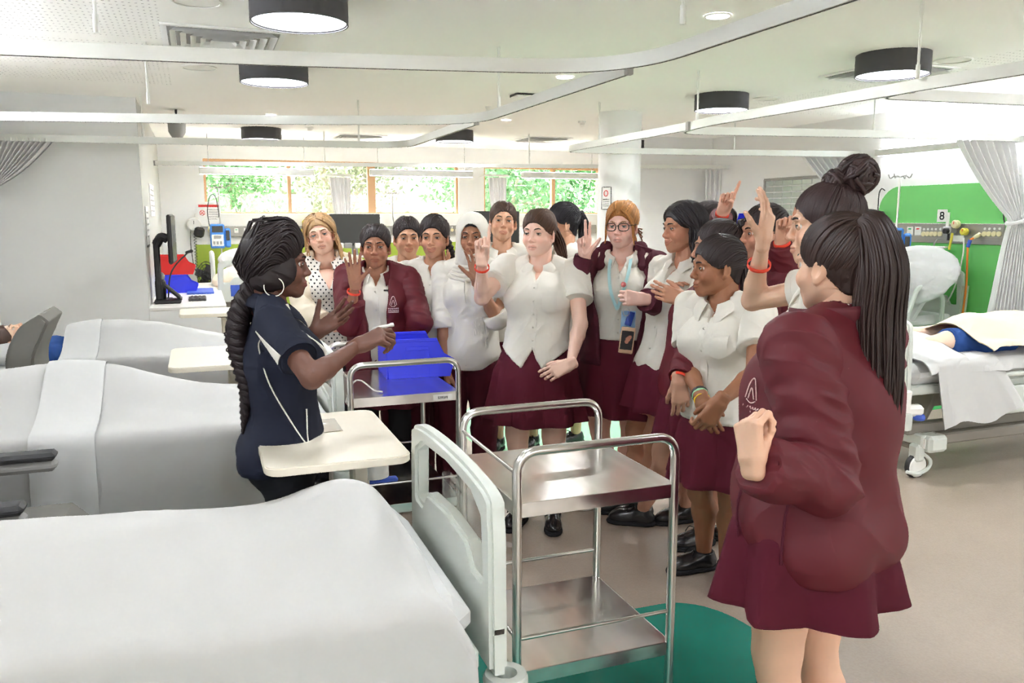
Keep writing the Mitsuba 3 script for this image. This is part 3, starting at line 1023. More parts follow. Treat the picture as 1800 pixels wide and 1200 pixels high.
        if o.get('collar', True):
            collar(0.060, 0.02, 0.062, col, lap=o.get('lap', .055), front=o.get('front', 20))
        if o.get('buttons', True):
            placket(o.get('v', 0.775) * H + .004, (hem if not o.get('points') else hem + .0) + .006, off, col * .985)
        if o.get('pocket'):
            patch(-0.115, -0.045, 0.70 * H, 0.755 * H, off, col * .97)
    if kind in ('jacket', 'open_jacket'):
        col = np.asarray(o.get('col', MAROON))
        off = o.get('off', 0.034)
        hem = o.get('hem', 0.47) * H
        if kind == 'open_jacket':
            scol = np.asarray(o.get('shirt', WHITE))
            shm = [torso_cloth(0.013, o.get('shem', 0.52) * H, o.get('v', 0.78) * H, seed=sd + 5)]
            obj('shirt', [ti(q) for q in shm], 'cloth', key, color=scol, join=True)
            collar(0.060, 0.02, 0.06, scol, lap=o.get('lap', .065))
            placket(o.get('v', 0.78) * H + .004, o.get('shem', 0.52) * H + .01, .013, scol * .985)
            op = o.get('open', 0.055)
            cxf = lambda Z: lean[0] * np.clip((Z - zh) / (zn - zh), 0, 1.05)
            flare = o.get('flare', 0.05)
            m = [torso_cloth(off, hem, None, seed=sd, amp=.012, grow=.01, ffx=8, ffz=5, extra_cut=[lambda X, Y, Z: np.minimum(Y - 0.01 - lean[1] * np.clip((Z - zh) / (zn - zh), 0, 1), op + flare * np.clip((Z - .6 * H) / (.25 * H), -.6, 1) - np.abs(X - cxf(Z)))])]
        else:
            m = [torso_cloth(off, hem, o.get('v', 0.80) * H, seed=sd, amp=o.get('amp', .014), grow=o.get('grow', .012), ffx=6, ffz=5)]
        for q in 'RL':
            sl = o.get('sleeve' + q, ('fore', 0.93, 0.072, 0.05))
            m += sleeve(q, sl[1], sl[2] * aw, sl[3], sd + 3 + (q == 'R'), amp=o.get('samp', .013), to='fore')
        obj('jacket', [ti(q) for q in m], 'shell' if o.get('shell', True) else 'cloth', key, color=col, join=True)
        if o.get('jcollar', True):
            collar(o.get('cr', 0.078), 0.02, 0.06, col * .92, zc=.860 * H, name='jacket_collar', m_='shell', stand=.006, lap=.03, front=o.get('cfront', 30))
        if o.get('hood'):
            q = [el(sh(0, -0.085, 0.845 * H), (0.13, 0.06, 0.06)), rc(sh(0.09, -0.03, .86 * H), sh(0.11, 0.05, 0.80 * H), .032, .022, .03), rc(sh(-0.09, -0.03, .86 * H), sh(-0.11, 0.05, 0.80 * H), .032, .022, .03)]
            obj('hood', ti(folds(sd_mesh(q, h), .008, seed=3)), 'cloth', key, color=col * .95)
    # ---- bottom
    if bottom[0] == 'skirt':
        o = dict(bottom[1]) if len(bottom) > 1 else {}
        col = np.asarray(o.get('col', MAROON_D * 1.08))
        zw, ze = o.get('top', 0.595) * H, o.get('hem', 0.335) * H
        n, mz = 144, 14
        th = np.arange(n) * 2 * PI / n
        fl = o.get('flare', 1.0)
        rows = []
        for t in np.linspace(0, 1, mz):
            z = zw + (ze - zw) * t
            q = np.clip(t / .38, 0, 1)
            rx = (0.130 + 0.052 * q ** .7 + 0.045 * fl * np.clip((t - .3) / .7, 0, 1)) * W
            ry = (0.098 + 0.044 * q ** .7 + 0.045 * fl * np.clip((t - .3) / .7, 0, 1)) * W
            A = 0.022 * np.clip((t - .12) / .88, 0, 1) ** 1.1 * o.get('pleat', 1.0)
            ph = th * o.get('np', 9) + 0.6 * np.sin(th * 3 + sd)
            pl = np.abs(((ph / PI) % 2) - 1) * 2 - 1
            pl = np.sign(pl) * np.abs(pl) ** .8
            rr = 1 + 0.0 * th
            c_ = sh(0, -0.004, z)
            rows.append(np.stack([c_[0] + (rx * rr + A * pl) * np.sin(th), c_[1] + (ry * rr + A * pl) * np.cos(th) - .01 * t, z + 0 * th + .006 * t * np.sin(th * 2 + sd)], -1))
        Pm = np.transpose(np.array(rows), (1, 0, 2))
        obj('skirt', ti(folds(thick(Pm, 0.004, True), .004, 12, 5, sd)), 'cloth', key, color=col)
    elif bottom[0] == 'trousers':
        o = dict(bottom[1]) if len(bottom) > 1 else {}
        col = np.asarray(o.get('col', MAROON_D * .9))
        tr = [el(sh(0, -0.0, 0.53 * H), (0.165 * W, 0.122 * W, 0.12 * s))]
        for side, k in (('R', 1), ('L', -1)):
            hp = np.array([k * 0.084 * W, -0.005, 0.49 * H])
            an = fw[side][0] + [0, 0, 0.03]
            kn = (hp + an) / 2 + fw[side][1] * 0.02
            lw = o.get('w', 1.0)
            tr += [rc(hp, kn, 0.092 * W, 0.068 * W * lw, 0.03), rc(kn, an, 0.068 * W * lw, 0.062 * lw, 0.03)]
            tr.append(el(sh(k * 0.075, -0.08 * W, 0.50 * H), (0.085 * W, 0.07 * W, 0.09 * W), 0.05))
        obj('trousers', ti(folds(sd_mesh(tr, h, 0, [lambda X, Y, Z: Z - .60 * H, lambda X, Y, Z: .03 - Z]), .006, 14, 8, sd)), 'cloth', key, color=col)
    if bottom[0] == 'skirt' and len(bottom) > 1 and bottom[1].get('tights'):
        obj('tights', ti(sd_mesh(legs, h, .004)), 'cloth', key, color=BLACKC)
    # ---- shoes
    if shoes:
        sm_ = shoe_meshes()
        for side in 'RL':
            p, fl = fw[side]
            y = B @ np.array([fl[0], fl[1], 0])
            x = np.array([y[1], -y[0], 0])
            o3 = l2w(p) + y * 0.045
            M = np.stack([x, y, up], 1)
            g = lambda m: trimesh.Trimesh(o3 + np.array(m.vertices) @ M.T, m.faces, process=False)
            scol, kcol, lcol = {'black': (BLACKC * .7, BLACKC, BLACKC * .6), 'white': (np.array(srgb(60, 60, 62)), WHITE * .9, WHITE)}[shoes]
            sk = obj('shoe', g(sm_['upper']), 'gloss' if shoes == 'black' else 'cloth', key, color=scol)
            obj('sole', g(sm_['sole']), 'cloth', sk, color=kcol)
            obj('lace', g(sm_['lace']), 'cloth', sk, color=lcol)
            a0 = p + [0, 0, .07]
            sc = {'black': BLACKC}.get(feet.get('sock', 'black'), SOCK)
            obj('sock', ti(lathe([(.036, 0), (.037, .6), (.041, 1.0), (.038, 1.02), (.03, 1.0)], 20, a0, a0 + [0, 0, feet.get('sockh', .06)])), 'cloth', key, color=sc)
    if extras:
        extras(ctx)
    return ctx


def obj_into(key, parts, m, cols):
    mesh = trimesh.Trimesh(np.vstack([np.array(p.vertices) for p in parts]), np.vstack([np.array(p.faces) + o for p, o in zip(parts, np.cumsum([0] + [len(p.vertices) for p in parts]))]), process=False)
    scene[key] = mikit.ply(mesh, 'mat_' + m, smooth=True, color=np.vstack(cols))


def hair_parts(o):
    col = np.asarray(o.get('col', srgb(34, 26, 24)), float)
    out = []
    sd = o.get('seed', 1)
    st = o['style']
    if st == 'hijab':
        return hijab_parts(o)
    cap = cap_mesh(o.get('off', 0.007))
    cv = np.array(cap.vertices)
    an = np.arctan2(cv[:, 0], -cv[:, 1] + SK_C[1])
    cap = trimesh.Trimesh(cv + normals(cap) * (.0032 * (meshkit.noise(np.stack([an * 26, cv[:, 2] * 6, 0 * an], -1)) - .5))[:, None], cap.faces, process=False)
    parts, cols = [cap], [np.tile(col * .8, (len(cap.vertices), 1))]
    if o.get('lobes'):   # hair drawn over the ears
        lb = sd_mesh([el((s * .064, .004, -.016), (.021, .058, .066), .02) for s in (-1, 1)] + [el((s * .05, -.04, -.045), (.035, .05, .05), .03) for s in (-1, 1)], .004)
        lv = np.array(lb.vertices)
        an = lv[:, 2] * 120 + lv[:, 1] * 60
        lb = trimesh.Trimesh(lv + normals(lb) * (.004 * (meshkit.noise(np.stack([an, lv[:, 1] * 8, 0 * an], -1)) - .5))[:, None], lb.faces, process=False)
        parts.append(lb)
        cols.append(np.tile(col * .9, (len(lv), 1)))
    def add(paths, rad, seed=0):
        b = bundle(paths, rad)
        parts.append(b)
        cols.append(strand_colors(b, len(paths), paths.shape[1] * 5, col, seed, o.get('var', .3)))
    tie = o.get('tie', (0, -1, 0.25))
    if st in ('pulled', 'tail', 'bun', 'braid'):
        P = pulled_paths(tie, o.get('n', 170), part=o.get('part'), seed=sd, lift=o.get('lift', .007), base=o.get('off', .007), bow=o.get('bow', .8))
        add(P, 0.0046 * np.linspace(1, .75, P.shape[1]), sd)
    if st == 'loose':
        P = loose_paths(o.get('n', 190), length=o.get('length', .36), seed=sd, face=o.get('face', .62), spread=o.get('spread', .06), part=o.get('partx', 0.0), wave=o.get('wave', .006), flare=o.get('flare', 1.0))
        if 'push' in o:
            t = np.clip((0.0 - P[..., 2]) / .2, 0, 1)
            P = P + t[..., None] * np.asarray(o['push'])
        add(P, 0.0064 * np.linspace(.8, .62, P.shape[1]), sd)
    out.append(('hair', trimesh.util.concatenate(parts), np.vstack(cols)))
    tp = scalp_off(np.asarray(tie, float)[None], 0.012)[0]
    if 'tail' in o:
        ctrl = [tp] + [np.asarray(q, float) for q in o['tail']]
        if o.get('braid'):
            P, R = braid_paths(ctrl, o['rad'], o['braid'])
            b = bundle(P, R, 7)
            n = meshkit.fbm(np.array(b.vertices) * 90, 2)[:, None]
            fl_ = []
            rr_ = np.random.default_rng(sd)
            for q_ in range(3):
                for w_ in range(26):
                    a_ = rr_.uniform(0, 6.28) + np.linspace(0, 5, P.shape[1])
                    e_ = np.stack([np.cos(a_), np.sin(a_), .5 * np.sin(a_)], -1)
                    fl_.append(P[q_] + e_ * (R[q_] * 1.0)[:, None])
            b2 = np.array(fl_)
            bb = bundle(b2, 0.0016)
            m = trimesh.util.concatenate([b, bb])
            cc = np.vstack([np.tile(col, (len(b.vertices), 1)) * (.7 + .6 * n), np.tile(col, (len(bb.vertices), 1))])
            out.append(('braid', m, cc))
        else:
            P = tail_paths(ctrl, o['rad'], o.get('tn', 80), 34, sd, wave=o.get('twave', .004), fray=o.get('fray', .25))
            b = bundle(P, o.get('tr', 0.0055) * np.linspace(1, .45, P.shape[1]))
            out.append(('ponytail', b, strand_colors(b, len(P), P.shape[1] * 5, col, sd, o.get('var', .3))))
        d = unit(ctrl[1] - ctrl[0])
        out.append(('hair_tie', ring_tube(ctrl[0] + d * .006, d, o['rad'][0] * 1.1, .005, 18), np.tile(np.asarray(o.get('tiecol', BLACKC)), (18 * 8, 1))))
    if st == 'bun':
        r = np.random.default_rng(sd)
        ps = []
        for c_, R_, n_ in o['buns']:
            for k in range(n_):
                ax = unit(r.normal(0, 1, 3))
                x = unit(np.cross(ax, r.normal(0, 1, 3)))
                y = np.cross(ax, x)
                a = np.linspace(0, 2 * PI * .85, 22) + r.uniform(0, 6)
                q = R_ * r.uniform(.55, 1.0)
                ps.append(np.asarray(c_) + ax * r.uniform(-.5, .5) * R_ + q * (np.cos(a)[:, None] * x + np.sin(a)[:, None] * y))
        ps = np.array(ps)
        b = bundle(ps, 0.0075, 6)
        out.append(('bun', b, strand_colors(b, len(ps), 22 * 6, col, sd, .4)))
    if 'strays' in o:
        P = np.array([spline(q, 14) for q in o['strays']])
        b = bundle(P, .0022 * np.linspace(1, .4, 14))
        out.append(('hair_strand', b, np.tile(col, (len(b.vertices), 1))))
    return out


def hijab_parts(o):
    col = np.asarray(o['col'])
    g = [el(SK_C + [0, -.004, 0], SK_R + .016), rc((0, 0.02, -0.03), (0, 0.012, -0.085), 0.078, 0.078, 0.04), rc((0, -0.02, -0.09), (0, -0.02, -0.17), 0.085, 0.1, 0.05)]
    def face_cut(X, Y, Z):
        q = np.sqrt((X / 0.056) ** 2 + ((Z + 0.012) / 0.082) ** 2)
        return np.where(Y > 0.02, (1 - q) * 0.05, -1)
    m = folds(sd_mesh(g, .0045, 0, [face_cut]), .004, 26, 14, 3)
    out = [('headscarf', m, np.tile(col, (len(m.vertices), 1)))]
    u = sd_mesh([el(SK_C, SK_R)], .0045, 0.011, [lambda X, Y, Z: np.maximum(0.052 - Z - .0 * X, 0.03 - Y) , lambda X, Y, Z: np.where(Y > .02, (1 - np.sqrt((X / 0.053) ** 2 + ((Z + 0.014) / 0.073) ** 2)) * .05, -1)])
    out.append(('under_scarf', u, np.tile(BLACKC, (len(u.vertices), 1))))
    wrap = []
    for k in range(5):
        a = np.linspace(0, 2 * PI, 40, endpoint=False)
        z = -0.135 - .017 * k
        rr = 0.083 + .0085 * k
        wrap.append(tube(np.stack([np.sin(a) * rr * 1.1, np.cos(a) * rr * .95 - .012 + .004 * k, z - .03 * np.cos(a) * (0.4 + .1 * k) + .004 * np.sin(a * 3 + k)], -1), .0135, 8, closed=True))
    w = trimesh.util.concatenate(wrap)
    out.append(('scarf_wrap', folds(w, .006, 30, 20, 5), np.tile(col, (len(w.vertices), 1))))
    return out

# ------------------------------------------------------------------ the room: 9 m wide, axis y runs down the ward
CEIL, XL, XR, YB, YF = 2.70, -1.75, 7.0, 13.2, -4.5


def vinyl(p, n, uv):
    a = fbm(p.x * 3, p.y * 3, 0.0)
    b = noise(p.x * 160, p.y * 160, 0.0)
    return mix(srgb(146, 133, 120), srgb(162, 149, 136), 0.6 * a + 0.4 * b)


def perforated(p, n, uv):
    """white ceiling board with rows of small drilled holes on the acoustic strips"""
    fx, fy = p.x / 0.032, p.y / 0.075
    gx, gy = fx - dr.floor(fx) - 0.5, (fy - dr.floor(fy) - 0.5) * 2.4
    hole = 1 - smoothstep(0.16, 0.24, dr.sqrt(gx * gx + gy * gy))
    on = dr.select((p.x < -0.12) & (p.x > -1.65) & (p.y < 7.9), 1.0, 0.0) + dr.select((p.x > 5.25) & (p.x < 6.8) & (p.y < 7.6), 1.0, 0.0)
    seam = dr.select(dr.abs(p.y / 1.2 - dr.floor(p.y / 1.2 + 0.5)) < 0.035, 0.0, 1.0)
    return mix(srgb(234, 234, 230), srgb(158, 158, 155), hole * on * seam)


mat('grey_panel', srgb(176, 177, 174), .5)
mat('vinyl', proc(vinyl), 0.36, spec=0.35)
mat('ceiling', proc(perforated), 0.9, spec=0.1)
mat('teal_vinyl', proc(lambda p, n, uv: mix(srgb(20, 112, 98), srgb(30, 124, 108), fbm(p.x * 5, p.y * 5, 0.0))), 0.35, spec=.35)
mat('mint_vinyl', srgb(140, 206, 160), 0.35, spec=.35)
mat('green_vinyl', srgb(60, 160, 88), 0.35, spec=.35)
mat('green_wall', srgb(110, 196, 108), 0.5)
mat('trunking', {**proc(lambda p, n, uv: mix(srgb(146, 144, 138), srgb(160, 158, 152), noise(p.x * 6, p.y * 6, p.z * 120)))}, 0.4, 0.6)
scene['mat_pane'] = {'type': 'thindielectric', 'int_ior': 1.5}
scene['mat_clear'] = {'type': 'thindielectric', 'int_ior': 1.35}

struct('floor', box((XL - .3, YF - .3, -0.1), (XR + 1.5, YB + .3, 0)), 'vinyl', 'beige vinyl floor', 'floor')
struct('ceiling', box((XL - .3, YF - .3, CEIL), (XR + 1.5, YB + .3, CEIL + .1)), 'ceiling', 'white ceiling with perforated strips', 'ceiling')


def inlay(pts, m, lab):
    poly = Polygon(spline(pts, 80, closed=True))
    struct('floor_inlay', extrude(poly, 0.0012, (0, 0, 0.0002)), m, lab, 'floor inlay')


inlay([(1.52, 2.79), (1.80, 2.76), (1.93, 2.55), (1.90, 2.2), (1.6, 1.6), (0.9, 1.2), (-0.6, 1.1), (-1.6, 1.4), (-1.6, 2.5), (-.5, 2.85), (0.6, 2.85)], 'teal_vinyl', 'teal rounded patch set into the floor under the nearest bed')
inlay([(2.0, 4.75), (2.6, 4.25), (3.3, 4.7), (3.5, 5.5), (3.1, 6.4), (2.2, 6.6), (1.75, 5.6)], 'mint_vinyl', 'mint green patch set into the floor behind the students')
inlay([(4.4, 4.9), (5.5, 5.0), (6.4, 5.2), (6.6, 5.9), (6.2, 6.6), (4.8, 6.6), (4.2, 5.7)], 'green_vinyl', 'green patch set into the floor beside the right-hand bed')
inlay([(2.6, .1), (3.4, .2), (3.5, -.8), (2.8, -1.1), (2.3, -.5)], 'mint_vinyl', 'mint patch set into the floor near the front')

struct('wall_left', box((XL - .15, YF, 0), (XL, 8.8, CEIL)), 'grey_wall', 'pale grey wall behind the left-hand beds', 'wall')
struct('wall_left_end', box((XL - .15, 8.8, 0), (-0.48, YB, CEIL)), 'grey_wall', 'pale grey wall standing out beyond the left-hand beds', 'wall')
FILL_WINDOWS = [(-1.3, 1.2), (1.5, 4.0), (4.3, 6.7)]  # windows added in the unseen front wall as soft frontal fill
front = sbox(XL - .15, 0, XR + .15, CEIL)
for x0, x1 in FILL_WINDOWS:
    front = front.difference(sbox(x0, .85, x1, 2.45))
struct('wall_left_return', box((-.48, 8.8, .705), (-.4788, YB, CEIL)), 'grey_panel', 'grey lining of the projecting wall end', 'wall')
struct('wall_front', extrude(front, .15, (0, YF - .15, 0), 'y'), 'white_paint', 'white wall behind the camera with added fill windows', 'wall')
for k_, (x0, x1) in enumerate(FILL_WINDOWS):
    w = struct(f'window_{k_ + 4}', extrude(sbox(x0, .85, x1, 2.45).difference(sbox(x0 + .04, .89, x1 - .04, 2.41)), .07, (0, YF - .12, 0), 'y'), 'wood', 'timber-framed window added for fill light behind the camera', 'window')
    obj('pane', trimesh.Trimesh([(x0 + .04, YF - .08, .89), (x1 - .04, YF - .08, .89), (x1 - .04, YF - .08, 2.41), (x0 + .04, YF - .08, 2.41)], [[0, 1, 2], [0, 2, 3]], process=False), 'pane', w, smooth=False)
struct('wall_right', box((XR, YF, 0), (XR + .15, YB, CEIL)), 'white_paint', 'white wall behind the right-hand beds', 'wall')
struct('wall_partition', box((5.72, 10.35, 0), (XR, 10.45, CEIL)), 'white_paint', 'white partition beyond the column', 'wall')
SILL, HEAD = 1.64, 2.44
struct('wall_back', extrude(sbox(-.48, 0, XR, CEIL).difference(sbox(.13, SILL, 4.06, HEAD)).difference(sbox(4.5, SILL, 6.66, HEAD)), .2, (0, YB, 0), 'y'),
       'white_paint', 'white back wall with high windows', 'wall')
struct('trim_back', box((-.02, YB - .05, 1.44), (6.66, YB, 1.64), .008), 'white_plastic', 'white ledge below the windows', 'trim')
struct('wall_back_panel', box((-.03, YB - .012, .12), (4.4, YB, 1.18)), 'lime_wall', 'lime green lower panel of the back wall', 'wall panel')
struct('baseboard_left_end', box((XL, 8.785, 0), (-.48, 8.8, .1)), 'grey_plastic', 'grey skirting', 'skirting')

# windows: timber frames, one entry per pane
for wn, (x0, x1, mull) in enumerate([(.13, 4.06, [(1.36, .05), (2.63, .12)]), (4.5, 6.66, [(5.78, .06)])]):
    w = struct(f'window_{wn + 1}', extrude(sbox(x0, SILL, x1, HEAD).difference(sbox(x0 + .035, SILL + .02, x1 - .035, HEAD - .05)), .09, (0, YB + .05, 0), 'y'), 'wood', ['long timber-framed window left of the white pier', 'timber-framed window right of the white pier'][wn], 'window')
    edges = [x0 + .035]
    for xm, wd in mull:
        obj('mullion', box((xm - wd / 2, YB + .045, SILL + .02), (xm + wd / 2, YB + .145, HEAD - .05), .004), 'wood', w)
        edges += [xm - wd / 2, xm + wd / 2]
    edges.append(x1 - .035)
    for a, b in zip(edges[::2], edges[1::2]):
        obj('pane', trimesh.Trimesh([(a, YB + .1, SILL + .02), (b, YB + .1, SILL + .02), (b, YB + .1, HEAD - .05), (a, YB + .1, HEAD - .05)], [[0, 1, 2], [0, 2, 3]], process=False), 'pane', w, smooth=False)

# column
COL = np.array([4.36, 8.2])
struct('column', lathe([(0, 0), (.232, 0), (.232, 1), (0, 1)], 64, (*COL, 0), (*COL, CEIL)), 'white_paint', 'round white column', 'column')

# right wall: green headboard panel with rounded corners
poly = rrect(5.58, .15, 7.13, 1.905, .28)
struct('wall_right_panel', extrude(poly, .012, (XR - .012, 0, 0), 'x'), 'green_wall', 'green panel with rounded corners on the right wall', 'wall panel')

# ------------------------------------------------------------------ ceiling fittings
def glow(k, rgb, weight=1.0):
    scene[k]['emitter'] = {'type': 'area', 'radiance': {'type': 'rgb', 'value': [float(q) for q in rgb]}, 'sampling_weight': weight}



def drum_lamp(x, y, r=.245, label='', hgt=.145):
    t = thing('ceiling_lamp', label, 'ceiling lamp', 'charcoal drum lamps on the ceiling')
    z = CEIL - hgt
    obj('drum', lathe([(r, 1), (r, .0), (r - .006, 0), (r - .006, .04), (r - .012, .06), (r - .012, .5), (0, .5)], 56, (x, y, z), (x, y, CEIL - .001)), 'charcoal', t)
    d = lathe([(0, 0), (r - .008, 0), (r - .008, .8), (0, 1)], 48, (x, y, z + .010), (x, y, z + .016))
    k = obj('diffuser', d, 'white_plastic', t)
    glow(k, [LAMP_RADIANCE * .97, LAMP_RADIANCE, LAMP_RADIANCE * 1.06])


for x, y, lab in [(.545, 4.50, 'charcoal drum lamp nearest the top edge, with bright white diffuser'), (.59, 6.5, 'charcoal drum lamp second in the left-hand row'), (.83, 11.2, 'charcoal drum lamp behind the white ceiling box'),
                  (4.59, 4.64, 'largest charcoal drum lamp on the right, beside a curtain rod'), (4.60, 6.68, 'charcoal drum lamp on the right nearer the column'), (3.21, 10.6, 'small charcoal drum lamp before the windows')]:
    drum_lamp(x, y, label=lab)
for x, y, lab in [(.55, 2.4, 'third of the left row'), (.55, 0.2, 'fourth of the left row'), (.55, -2.2, 'last of the left row'), (4.6, 2.5, 'third of the right row'), (4.6, 0.2, 'fourth of the right row'), (2.6, 1.0, 'first of the middle row')]:  # extra drums added out of view to fill light from the camera side
    drum_lamp(x, y, label=f'unseen charcoal drum lamp added for fill behind the camera, {lab}')


def downlight(px, py, label, r=.062):
    p = at_z(px, py, CEIL)
    t = thing('downlight', label, 'downlight', 'small round downlights')
    obj('bezel', lathe([(r + .012, 0), (r + .012, 1), (r, 1.0), (r, .2)], 32, p - [0, 0, .001], p - [0, 0, .008]), 'white_plastic', t)
    k = obj('lens', lathe([(0, 0), (r, 0), (r, 1), (0, 1)], 28, p - [0, 0, .006], p - [0, 0, .003]), 'white_plastic', t)
    glow(k, [LAMP_RADIANCE * 36] * 3, 2.5)


for px, py, lab in [(1262, 27, 'round downlight at the top right, left of the long rail'), (993, 135, 'round downlight under the curved rail corner'), (890, 210, 'round downlight above the central rail junction'), (476, 201, 'round downlight behind the second rail')]:
    downlight(px, py, lab, .065 if py < 150 else .055)


def diffuser(cx, cy, s, label, rot=0.0):
    t = thing('air_vent', label, 'air vent')
    fr = [tf(extrude(sbox(-s, -s, s, s).difference(sbox(-s + .035, -s + .035, s - .035, s - .035)), .012), (cx, cy, CEIL - .013), rot)]
    obj('frame', fr[0], 'white_paint', t)
    obj('backing', tf(box((-s + .03, -s + .03, CEIL - .003), (s - .03, s - .03, CEIL - .001)), (cx, cy, 0), rot), 'grey_plastic', t)
    for k in range(5):
        o = s - .05 - k * (s - .07) / 5.0
        i = o - .012
        q = []
        for a in range(4):
            c, d = math.cos(a * PI / 2), math.sin(a * PI / 2)
            P = np.array([[(-o, -o, 0), (o, -o, 0)], [(-i + .022, -i + .022, .028), (i - .022, -i + .022, .028)]])
            P = np.stack([P[..., 0] * c - P[..., 1] * d, P[..., 0] * d + P[..., 1] * c, P[..., 2]], -1)
            q.append(grid_mesh(P))
        obj('louvre', tf(trimesh.util.concatenate(q), (cx, cy, CEIL - .034), rot), 'white_paint', t, smooth=False)


p = at_z(392, 68, CEIL)
diffuser(p[0], p[1], .36, 'square white air diffuser beside the nearest drum lamp')
p = at_z(630, 240, CEIL)
diffuser(p[0], p[1], .34, 'square white air diffuser above the middle of the windows')
p = at_z(952, 244, CEIL)
diffuser(p[0], p[1], .34, 'square white air diffuser left of the column')
p = at_z(1560, 126, CEIL)
diffuser(p[0], p[1], .36, 'square white air diffuser behind the largest right-hand lamp')


def speaker(px, py, label, r=.13):
    p = at_z(px, py, CEIL)
    t = thing('ceiling_speaker', label, 'ceiling speaker')
    obj('rim', lathe([(r, 0), (r, .7), (r - .012, 1), (r - .014, .6)], 40, p, p - [0, 0, .010]), 'white_plastic', t)
    obj('grille', lathe([(0, 0), (r - .012, 0), (r - .012, .7), (0, 1)], 40, p, p - [0, 0, .006]), 'ceiling_white', t)


speaker(350, 118, 'round flush ceiling speaker left of the second drum lamp')
speaker(345, 1, 'round flush ceiling speaker at the top edge above the diffuser')
speaker(1348, 173, 'round flush ceiling speaker between the two right-hand lamps')
speaker(1676, 105, 'round flush ceiling speaker right of the largest lamp')
for px, py, lab in [(1023, 213, 'white smoke detector left of the column'), (544, 223, 'white smoke detector behind the second rail'), (858, 187, 'tiny sprinkler disc by the rail junction')]:
    p = at_z(px, py, CEIL)
    tag_r = .05 if px != 858 else .03
    obj('smoke_detector' if px != 858 else 'sprinkler', lathe([(tag_r, 0), (tag_r, .4), (tag_r * .6, .7), (tag_r * .5, 1), (0, 1)], 28, p, p - [0, 0, .045]), 'white_plastic', label=lab, cat='smoke detector' if px != 858 else 'sprinkler')
p = at_z(918, 166, CEIL)
t = thing('access_point', 'white flat wireless box on a black base on the ceiling', 'wireless box')
obj('base', box(p + [-.09, -.09, -.02], p + [.09, .09, 0]), 'black', t)
obj('cover', box(p + [-.1, -.13, -.045], p + [.1, .07, -.02], .01), 'white_plastic', t)
p = at_z(461, 226, CEIL)
obj('emergency_light', box(p + [-.17, -.1, -.07], p + [.17, .1, 0], .02), 'white_plastic', label='white emergency light box before the far left drum lamp', cat='emergency light')

# ------------------------------------------------------------------ curtain rails
RZ = 2.25


def rail(pts, label, rad=.35, z=RZ, w=.028, h=.062):
    P = roundpath([(x, y, z + h / 2) for x, y in pts], rad, 12)
    d = np.gradient(P, axis=0)
    n = unit_rows_(np.stack([-d[:, 1], d[:, 0], 0 * d[:, 0]], 1))
    sec = [(-w / 2, -h / 2), (w / 2, -h / 2), (w / 2, h / 2), (-w / 2, h / 2), (-w / 2, -h / 2)]
    G = np.stack([P + n * a + [0, 0, b] for a, b in sec], 1)
    t = thing('curtain_rail', label, 'curtain rail')
    obj('track', grid_mesh(G), 'rail_white', t, smooth=25)
    obj('slot', grid_mesh(np.stack([P + n * a + [0, 0, -h / 2 - .0008] for a in (-w * .22, w * .22)], 1)), 'charcoal', t)
    obj('end_cap', [box(P[0] - [.016, .016, .033], P[0] + [.016, .016, .033]), box(P[-1] - [.016, .016, .033], P[-1] + [.016, .016, .033])], 'grey_plastic', t)
    return t


def unit_rows_(v):
    return v / (np.linalg.norm(v, axis=-1, keepdims=True) + 1e-12)


def rod(parent, x, y):
    k = obj('hanging_rod', cyl((x, y, RZ + .06), (x, y, CEIL), .007, n=10), 'rail_white', parent)
    obj('sleeve', [cyl((x, y, RZ + .06), (x, y, RZ + .13), .012, n=12), cyl((x, y, CEIL - .07), (x, y, CEIL), .011, n=12)], 'rail_white', k)


g = lambda px, py: tuple(at_z(px, py, RZ)[:2])
r1 = rail([(XL, 4.25), (.6, 3.92), (1.95, 3.62), (1.96, 2.0), (1.97, YF)], 'white curtain rail curving round the nearest bay at the top of the picture', .5)
rod(r1, *g(172, 85))
rod(r1, *g(1199, 72))
r2 = rail([(XL, 7.0), g(0, 212), g(500, 219), (1.95, 5.88), (1.955, 3.60)], 'white curtain rail round the second left bay, curving under the central junction', .4)
rod(r2, *g(262, 200))
rod(r2, *g(877, 205))
r3 = rail([(XL, 8.62), (0.2, 8.42), (1.96, 8.15), (1.955, 5.9)], 'white curtain rail round the third left bay', .4)
rod(r3, -.42, 8.50)
rod(r3, 1.52, 8.22)
r4 = rail([g(1525, 276), g(1190, 272), g(990, 268), g(1030, 261), g(1210, 229)], 'white curtain rail turning back at the column to the right-hand curtain', .25)
rod(r4, *g(1290, 272))
rod(r4, *g(1053, 262))
r5 = rail([(6.97, 5.46), g(1500, 241), g(1190, 236), g(1240, 222), g(1600, 163)], 'white curtain rail across bed bay 8 holding the big right-hand curtain', .25)
rod(r5, *g(1225, 229))
rod(r5, *g(1534, 245))
r6 = rail([(6.9, 3.45), g(1800, 185), g(1545, 174), g(1600, 162), g(1800, 131), (3.66, YF)], 'white curtain rail running out of the picture at the right', .12)
rod(r6, *g(1611, 158))
r7 = rail([g(272, 290), g(930, 295), g(1318, 297)], 'long grey curtain rail in front of the windows', .2, h=.05)
rod(r7, *g(571, 292))
rod(r7, *g(930, 295))


